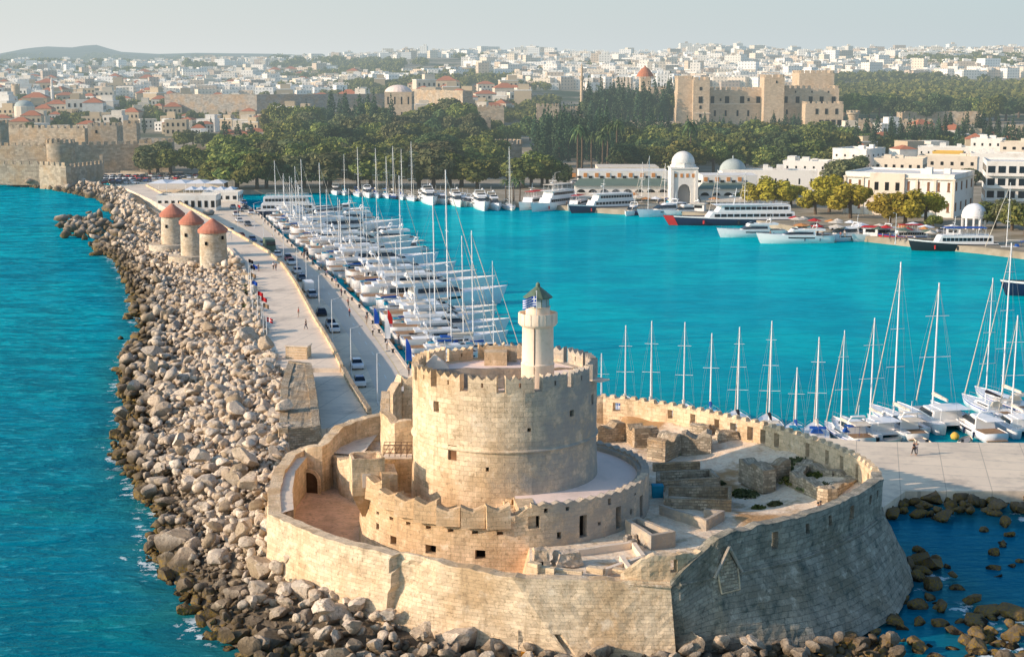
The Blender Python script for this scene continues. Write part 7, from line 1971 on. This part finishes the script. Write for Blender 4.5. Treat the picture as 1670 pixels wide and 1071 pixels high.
# right harbour pier behind the fortress
back = [(981, 568, 'S3'), (1020, 525, 'S1'), (1062, 518, 'S5'), (1116, 521, 'S1'), (1160, 540, 'S3'), (1205, 527, 'S2'), (1257, 518, 'S2'), (1300, 592, 'S3'), (1334, 545, 'S1')]
for px, yt, kd in back:
    pr = PR[kd]; L, Hh, mx = DIM[pr.name]; Yb = 216-(px-981)*.055
    zt = atY(px, yt, Yb)[2]; s = (zt-1.5)/Hh; x = xat(px, Yb, 8); boat(pr, x, Yb, R(84)+RNG.uniform(-.04, .04), 'moored yacht whose mast', 'rises behind the back wall', 'sailing yacht', 'yachts behind the fortress', (max(.75, s*.9), .9, s))
for px, yt, py, kd, lab, tilt in ((1374, 535, 690, 'S1', 'small white sailing yacht with furled sail nearest the curved wall', 0), (1462, 425, 668, 'S4', 'tall masted white yacht moored at the pier between two catamarans', 1), (1640, 395, 640, 'S4', 'tall masted white yacht cut by the right edge', 0), (1612, 452, 650, 'S2', 'white yacht with black sail cover behind the right catamaran', 0)):
    pr = PR[kd]; L, Hh, mx = DIM[pr.name]; x, y = at(px, py, 2); zt = atY(px, yt, y)[2]; s = (zt-1.5)/Hh; tag(place(pr, (x, y, 0), R(104), (s*.95, s*.9, s)), lab, 'sailing yacht', 'yachts at the fortress pier')
for px, py, s, lab, hd in ((1528, 690, 1.0, 'white catamaran with open hardtop in the middle of the pier', 100), (1425, 706, .8, 'small white catamaran nearest to the fortress wall', 104), (1655, 700, .8, 'white catamaran with grey cover at the right edge of pier', 96)):
    x, y = at(px, py, 0); tag(place(CT, (x, y, 0), R(hd), (s, s, s*.95)), lab, 'catamaran', 'yachts at the fortress pier')
for px, py, lab, pr in ((1385, 712, 'small white cabin cruiser in the corner by the fortress wall', M4), (1470, 705, 'white cabin cruiser between the catamarans', M4), (1590, 705, 'low white sports cruiser right of the middle catamaran', M2)):
    x, y = at(px, py, 0); tag(place(pr, (x, y, 0), R(100), .85), lab, 'motor boat', 'yachts at the fortress pier')
x, y = at(1557, 716, 0); mb = MB(); mb.lathe([(0, -.3), (.5, -.1), (.6, .3), (.3, .7), (0, .8)], 12); o = mb.build('mooring_buoy', M['yellow_wall'], smooth=True); o.location = (x, y, .2); tag(o, 'yellow mooring buoy at the pier edge', 'buoy')
for k, (px, py) in enumerate([(1450, 722), (1575, 722), (1502, 722), (770, 575), (640, 520)]):
    x, y = at(px, py, 0); boat(DG, x, y, R(20+40*k), 'grey tender dinghy', 'beside the moored yachts', 'dinghy', 'tenders', 1)
drop_unused([S1, S2, S3, S4, S5, CT, M1, M2, M3, M4, M5, M6, T1, T2, T3, T4, T5, DG])
# ------------------------------------------------------------------ cars
def car(kind='car', L=4.4, W=1.8, H=1.45, mat='car_paint'):
    r = empty('parked_car' if kind == 'car' else 'parked_van')
    mb = MB(); prof = [(-L/2, .35), (-L/2, .85), (-L*.46, 1.0), (L*.20, .98), (L*.46, .82), (L/2, .62), (L/2, .32)] if kind == 'car' else [(-L/2, .35), (-L/2, H*.9), (-L*.47, H), (L*.22, H), (L*.36, 1.15), (L/2, .95), (L/2, .35)]
    n = len(prof); mb.add([(x, -W/2, z) for x, z in prof]+[(x, W/2, z) for x, z in prof], [tuple(range(n))[::-1], tuple(range(n, 2*n))]+[(k, (k+1) % n, n+(k+1) % n, n+k) for k in range(n)]); mb.build('body', M[mat], r)
    if kind == 'car':
        mb = MB(); cabin(mb, -L*.40, L*.26, W*.94, W*.9, .95, H-.04, 1.2, .7, .80); mb.build('window', M['boat_glass'], r)
        mb = MB(); mb.box((-L*.075, 0, H-.02), (L*.34, W*.72, .07), 0, .95); mb.build('roof', M[mat], r)
    else:
        mb = MB(); mb.box((L*.285, 0, H*.76), (L*.13, W*1.01, H*.26), 0, .9); mb.build('window', M['boat_glass'], r)
    for sx_ in (-.31, .31):
        for s in (-1, 1):
            mb = MB(); mb.tube((L*sx_, s*(W/2-.2), .32), (L*sx_, s*(W/2+.01), .32), .32, n=12); mb.build('wheel', M['tyre'], r)
    for s in (-1, 1):
        mb = MB(); mb.box((L/2-.02, s*W*.36, .68), (.08, .3, .14)); mb.build('headlight', M['white_paint'], r)
    return remember(r)
C1 = car(); C2 = car('car', 4.1, 1.75, 1.55); V1 = car('van', 5.4, 2.0, 2.3, 'white_paint'); V2 = car('van', 9, 2.4, 3.1, 'green_metal')
ROADP = Path(roadL)
def road_dir(x, y):
    k = min(range(200), key=lambda q: (ROADP.at(ROADP.L*q/199).x-x)**2+(ROADP.at(ROADP.L*q/199).y-y)**2); u = ROADP.L*k/199; a, b = ROADP.at(u-3), ROADP.at(u+3); return math.atan2(b.y-a.y, b.x-a.x)
RC = [(377, 379), (393, 387), (412, 393), (429, 401), (440, 409, 'V2'), (452, 418), (475, 431), (484, 445), (492, 457), (502, 474, 'V1'), (509, 484), (524, 513), (540, 533), (545, 540), (582, 599), (586, 628), (404, 368), (390, 362), (470, 424), (380, 340), (392, 345), (385, 352), (400, 341), (410, 349), (398, 333)]
for k, c in enumerate(RC):
    x, y = at(c[0], c[1], 1.5); pr = {'V1': V1, 'V2': V2}.get(c[2] if len(c) > 2 else '', C1 if k % 3 else C2)
    o = place(pr, (x, y, 1.47), road_dir(x, y)+(PI if k % 2 else 0)+RNG.uniform(-.03, .03)); reg(o, {V1.name: 'white delivery van', V2.name: 'dark green truck'}.get(pr.name, 'small hatchback car' if pr is C2 else 'saloon car'), 'parked in the shade beside the promenade wall', 'van' if pr in (V1, V2) else 'car', 'cars parked along the mole road')
k = 0
for row, (y0, x0, x1) in enumerate([(289, 160, 238), (292.5, 158, 262), (296, 162, 250), (299.5, 172, 232), (288, 248, 335), (292, 262, 325)]):
    px = x0
    while px < x1:
        x, y = at(px, y0, 1.6); o = place(C1 if k % 3 else C2, (x, y, 1.62 if y > shoreY(px) else 1.47), R(80)+RNG.uniform(-.08, .08)); reg(o, 'small hatchback car' if k % 3 == 0 else 'saloon car', 'in the crowded car park below the city wall', 'car', 'cars in the left car park'); px += RNG.uniform(10, 13.5); k += 1
for px, py in ((1010, 300), (930, 292), (915, 296), (940, 300), (890, 290), (1540, 380), (1500, 385), (1215, 348), (1330, 372), (1365, 375), (1460, 385), (1400, 380)):
    x, y = at(px, py, 1.6); o = place(C1, (x, y, 1.62), R(RNG.uniform(-30, 20))); reg(o, 'saloon car', 'along the far waterfront street', 'car', 'cars on the waterfront street')
drop_unused([C1, C2, V1, V2])

# ------------------------------------------------------------------ lamp posts, flag poles, banners
def lamp():
    r = empty('street_lamp'); mb = MB(); mb.tube((0, 0, 0), (0, 0, 8.2), .10, .06, 8); mb.build('pole', M['aluminium'], r)
    mb = MB(); mb.tube((0, 0, 8.15), (1.5, 0, 8.5), .05, .04, 6); mb.build('arm', M['aluminium'], r)
    mb = MB(); mb.box((1.75, 0, 8.5), (.8, .26, .14), 0, .8); mb.build('lamp_head', M['grey_metal'], r)
    mb = MB(); mb.lathe([(.18, 0), (.18, .5), (.1, .6)], 8); mb.build('base', M['aluminium'], r); return remember(r)
LP = lamp()
for px, py in ((485, 456), (500, 465), (521, 510), (542, 557), (573, 612), (616, 660), (463, 428), (447, 405), (430, 388), (415, 372), (392, 350)):
    x, y = at(px, py, 1.5); o = place(LP, (x, y, 1.46), road_dir(x, y)+PI/2+.1, .9); reg(o, 'thin white street lamp', 'along the mole road', 'street lamp', 'lamps along the mole road')
for px, py in ((1070, 318), (1180, 322), (1460, 398), (905, 318), (1595, 392)):
    x, y = at(px, py, 1.6); o = place(LP, (x, y, 1.6), RNG.uniform(0, 6)); reg(o, 'pale street lamp', 'on the far quay', 'street lamp', 'lamps on the far quay')
def flagpole(x, y, z, H, mats, label, w=1.0, h=.7, group=None, pat=None):
    r = empty('flag_pole', (x, y, z)); tag(r, label, 'flag', group); mb = MB(); mb.tube((0, 0, 0), (0, 0, H), .06, .04, 6); mb.build('pole', M['white_paint'], r)
    mb = MB(); flag_cloth(mb, w, h, H-h-.1, None, pat or (lambda i, j: 0), 1); mb.build('flag', [M[m] for m in mats], r)
FL = [(403, 452, 'black_canvas', 'dark'), (406, 463, 'black_canvas', 'black'), (407, 478, 'teak', 'brown'), (418, 512, 'red_cloth', 'first red'), (424, 522, 'red_cloth', 'second red, slightly lower,'), (427, 534, 'teak', 'orange brown'), (433, 560, 'red_cloth', 'large red and white'), (409, 492, 'blue_cloth', 'small blue'), (410, 462, 'blue_cloth', 'bright blue')]
for px, py, m, nm in FL:
    x, y = at(px+3, py+16, 4.2); flagpole(x, y, 4.0, 6.0, [m, 'white_cloth'], f'{nm} flag on a thin white pole at the promenade edge', group='flags along the promenade', pat=(lambda i, j: 1 if 10 < i < 14 or j == 4 else 0) if 'large' in nm else None)
x, y = at(388, 372, 1.5); flagpole(x, y, 1.5, 7, ['red_cloth', 'white_cloth'], 'pinkish red flag by the road near the cafes')
def feather(px, py, mat, label, H=3.4):
    x, y = at(px, py, 1.5); r = empty('feather_banner', (x, y, 1.46)); tag(r, label, 'banner', 'banners on the yacht quay')
    mb = MB(); mb.tube((0, 0, 0), (0, 0, H), .04, .02, 5); mb.build('pole', M['aluminium'], r)
    mb = MB(); V = []; n = 10
    for k in range(n+1): t = k/n; z = .5+(H-.5)*t; wd = .95*(1-.75*t**3); V += [(.03, 0, z), (wd, .1*math.sin(t*5), z)]
    mb.add(V, [(2*k, 2*k+1, 2*k+3, 2*k+2) for k in range(n)]); mb.build('cloth', M[mat], r)
feather(610, 532, 'blue_cloth', 'dark blue feather banner on the yacht quay, farther one'); feather(628, 556, 'white_cloth', 'tall pale blue and white feather banner on the quay', 4.6); feather(662, 592, 'blue_cloth', 'dark blue feather banner on the yacht quay, nearer one', 4)
feather(632, 532, 'red_cloth', 'red feather banner between the blue ones', 3)
# parasols at the cafes, kiosks along the market
def parasol(px, py, mat, r_=1.8):
    x, y = at(px, py, 1.6); o = empty('parasol', (x, y, 1.6)); mb = MB(); mb.tube((0, 0, 0), (0, 0, 2.8), .05, n=5); mb.build('pole', M['wire'], o)
    mb = MB(); mb.lathe([(r_, 2.3), (0, 3.0)], 8); mb.build('canopy', M[mat], o); return o
for k in range(26):
    px = RNG.uniform(1295, 1560); py = 372+(px-1295)*.06+RNG.uniform(-5, 9); m = ['cream_canvas', 'red_cloth', 'orange_trim', 'cream_canvas', 'white_cloth', 'green_metal'][k % 6]
    o = parasol(px, py, m, RNG.uniform(1.6, 2.6)); reg(o, {'cream_canvas': 'cream', 'red_cloth': 'red', 'orange_trim': 'orange', 'white_cloth': 'white', 'green_metal': 'dark green'}[m]+' parasol', 'under the yellow trees on the quay', 'parasol', 'quay cafe parasols')
for k in range(14):
    px = RNG.uniform(950, 1085) if k < 9 else RNG.uniform(1150, 1230); py = RNG.uniform(325, 336); m = ['cream_canvas', 'white_cloth', 'orange_trim'][k % 3]
    o = parasol(px, py, m, 2.2); reg(o, {'cream_canvas': 'cream', 'orange_trim': 'orange', 'white_cloth': 'white'}[m]+' parasol', 'before the market arcade', 'parasol', 'market cafe parasols')
def kiosk(px, py, mat, label):
    x, y = at(px, py, 1.6); o = empty('kiosk', (x, y, 1.6), R(-20)); tag(o, label, 'kiosk'); mb = MB(); mb.box((0, 0, 0), (4, 3, 2.4), z0=True); mb.build('body', M['white_paint'], o)
    mb = MB(); mb.box((0, 0, 2.4), (5.4, 4.2, .3), 0, .7, z0=True); mb.build('roof', M[mat], o); mb = MB(); mb.box((0, -1.52, 1.5), (2.6, .1, .9)); mb.build('hatch', M['dark_opening'], o)
kiosk(1310, 380, 'teak', 'brown roofed ticket kiosk on the quay left of the red tour boat'); kiosk(1420, 384, 'red_cloth', 'red roofed ticket kiosk under the yellow trees'); kiosk(1555, 385, 'cream_canvas', 'cream roofed kiosk beside the rotunda'); kiosk(1140, 344, 'cream_canvas', 'cream roofed kiosk right of the market gateway'); kiosk(930, 322, 'blue_canvas', 'blue roofed kiosk at the left end of the market')

# ------------------------------------------------------------------ people: one skinned body each, clothes as children
def grow(name, nodes, edges, mat, parent, sub=1):
    me = bpy.data.meshes.new(name); me.from_pydata([n[0] for n in nodes], edges, []); o = bpy.data.objects.new(name, me); COL.objects.link(o)
    o.modifiers.new('s', 'SKIN'); d = me.skin_vertices[0].data
    for k, n in enumerate(nodes): d[k].radius = (n[1], n[1]*(n[2] if len(n) > 2 else 1))
    d[0].use_root = True
    sb_ = o.modifiers.new('d', 'SUBSURF'); sb_.levels = sub; sb_.render_levels = sub
    dg = bpy.context.evaluated_depsgraph_get(); ev = bpy.data.meshes.new_from_object(o.evaluated_get(dg)); bpy.data.objects.remove(o)
    ev.materials.clear(); ev.materials.append(M[mat]); ev.polygons.foreach_set('use_smooth', [True]*len(ev.polygons)); ev.name = name
    return link(name, ev, parent)
def person(pose):
    r = empty('person'); st = .34 if pose == 'walk' else .0
    hipL, hipR = (0, .10, .92), (0, -.10, .92); kL, kR = (st*.45, .11, .50), (-st*.2, -.11, .50); fL, fR = (st*.6, .12, .08), (-st*.9, -.12, .10)
    shL, shR = (0, .19, 1.43), (0, -.19, 1.43)
    if pose == 'arms': eL, hL, eR, hR = (.18, .26, 1.22), (.42, .18, 1.28), (.18, -.26, 1.22), (.42, -.18, 1.28)
    else: eL, hL, eR, hR = (-.08 if pose == 'walk' else 0, .26, 1.15), (.05, .28, .88), (.08, -.26, 1.15), (.18, -.27, .90)
    N = [((0, 0, .98), .14, .8), ((0, 0, 1.2), .13, .8), ((0, 0, 1.42), .14, .75), ((0, 0, 1.53), .055), ((.02, 0, 1.66), .095), ((.02, 0, 1.76), .07), (shL, .065), (eL, .045), (hL, .03), (shR, .065), (eR, .045), (hR, .03), (hipL, .09), (kL, .06), (fL, .045), (hipR, .09), (kR, .06), (fR, .045), ((fL[0]+.16, fL[1], .04), .035), ((fR[0]+.15, fR[1], .04), .035), ((hL[0]+.07, hL[1], hL[2]-.05), .025), ((hR[0]+.07, hR[1], hR[2]-.05), .025)]
    E = [(0, 1), (1, 2), (2, 3), (3, 4), (4, 5), (2, 6), (6, 7), (7, 8), (2, 9), (9, 10), (10, 11), (0, 12), (12, 13), (13, 14), (0, 15), (15, 16), (16, 17), (14, 18), (17, 19), (8, 20), (11, 21)]
    grow('body', N, E, 'skin', r)
    grow('shirt', [((0, 0, 1.0), .16, .85), ((0, 0, 1.2), .15, .85), ((0, 0, 1.42), .155, .8), (shL, .08), (eL, .06), (shR, .08), (eR, .06)], [(0, 1), (1, 2), (2, 3), (3, 4), (2, 5), (5, 6)], 'shirt', r)
    grow('trousers', [((0, 0, .97), .155, .85), (hipL, .10), (kL, .075), ((fL[0], fL[1], .16), .06), (hipR, .10), (kR, .075), ((fR[0], fR[1], .16), .06)], [(0, 1), (1, 2), (2, 3), (0, 4), (4, 5), (5, 6)], 'trousers', r)
    mb = MB(); mb.lathe([(0, .13), (.08, .11), (.112, .03), (.105, -.05)], 10, (-.005, 0, 1.71)); mb.build('hair', M['trousers'], r, smooth=True)
    return remember(r)
P1, P2_, P3 = person('stand'), person('walk'), person('arms')
PE = [(446, 440, 4, 'on the promenade near the windmills'), (450, 441, 4, 'on the promenade near the windmills'), (422, 443, 4, 'on the promenade near the windmills'), (487, 517, 4, 'in the middle of the promenade'), (499, 537, 4, 'in the middle of the promenade'),
      (568, 500, 1.5, 'on the yacht quay'), (570, 516, 1.5, 'on the yacht quay'), (598, 528, 1.5, 'on the yacht quay'), (608, 548, 1.5, 'on the yacht quay'), (631, 570, 1.5, 'on the yacht quay'), (548, 466, 1.5, 'on the yacht quay'), (557, 483, 1.5, 'on the yacht quay'), (524, 442, 1.5, 'on the yacht quay'), (533, 452, 1.5, 'on the yacht quay'), (510, 430, 1.5, 'on the yacht quay'), (496, 422, 1.5, 'on the yacht quay'), (445, 394, 1.5, 'on the yacht quay'), (650, 560, 1.5, 'on the yacht quay'), (667, 612, 1.5, 'on the yacht quay'),
      (1490, 742, 1.5, 'on the bare pier behind the fortress'), (1494, 742, 1.5, 'on the bare pier behind the fortress'), (1334, 826, None, 'on the rampart walk at right'), (1338, 825, None, 'on the rampart walk at right'), (1150, 712, None, 'near the courtyard ruins')]
for k, (px, py, z, zn) in enumerate(PE):
    if z is None: x, y = at(px, py, 9.2); z = max(court_z(x, y), 6.9)
    else: x, y = at(px, py, z); z = z+.0
    if px == 1334 or px == 1338: x, y = at(px, py, 9.0); z = court_z(x, y)
    pr = (P1, P2_, P3)[k % 3]; o = place(pr, (x, y, z), RNG.uniform(0, 6.28), 1.0); reg(o, {P1.name: 'person standing with arms down', P2_.name: 'person in mid-stride', P3.name: 'person holding both arms forward'}[pr.name], zn, 'person', 'people on the mole and fortress')
for k in range(30):
    px = RNG.uniform(1240, 1560) if k % 2 else RNG.uniform(900, 1100); py = (388+(px-1240)*.055 if k % 2 else 340)-RNG.uniform(2, 10); x, y = at(px, py, 1.6); o = place((P1, P2_)[k % 2], (x, y, 1.6), RNG.uniform(0, 6.28), 1.05); reg(o, 'tiny figure strolling', 'on the far quay by the tour boats' if k % 2 else 'in front of the market hall', 'person', 'people on the far quay')
drop_unused([P1, P2_, P3])

# mooring bollards along the yacht quay and gangways
def bollard():
    r = empty('bollard'); mb = MB(); mb.lathe([(.16, 0), (.14, .35), (.22, .42), (.22, .52), (0, .56)], 10); mb.build('post', M['dark_hull'], r); mb = MB(); mb.lathe([(.28, 0), (.28, .05), (0, .06)], 10); mb.build('base', M['grey_metal'], r); return remember(r)
BL = bollard()
for k in range(30):
    u = 12+k*(QE.s[6]-16)/30; q = QE.at(u); n = quay_dir(u); o = place(BL, (q.x-n.x*.9, q.y-n.y*.9, 1.46), 0, 1.25); reg(o, 'small black mooring bollard', 'on the edge of the yacht quay', 'bollard', 'bollards on the yacht quay')
drop_unused([BL])
finish_labels()
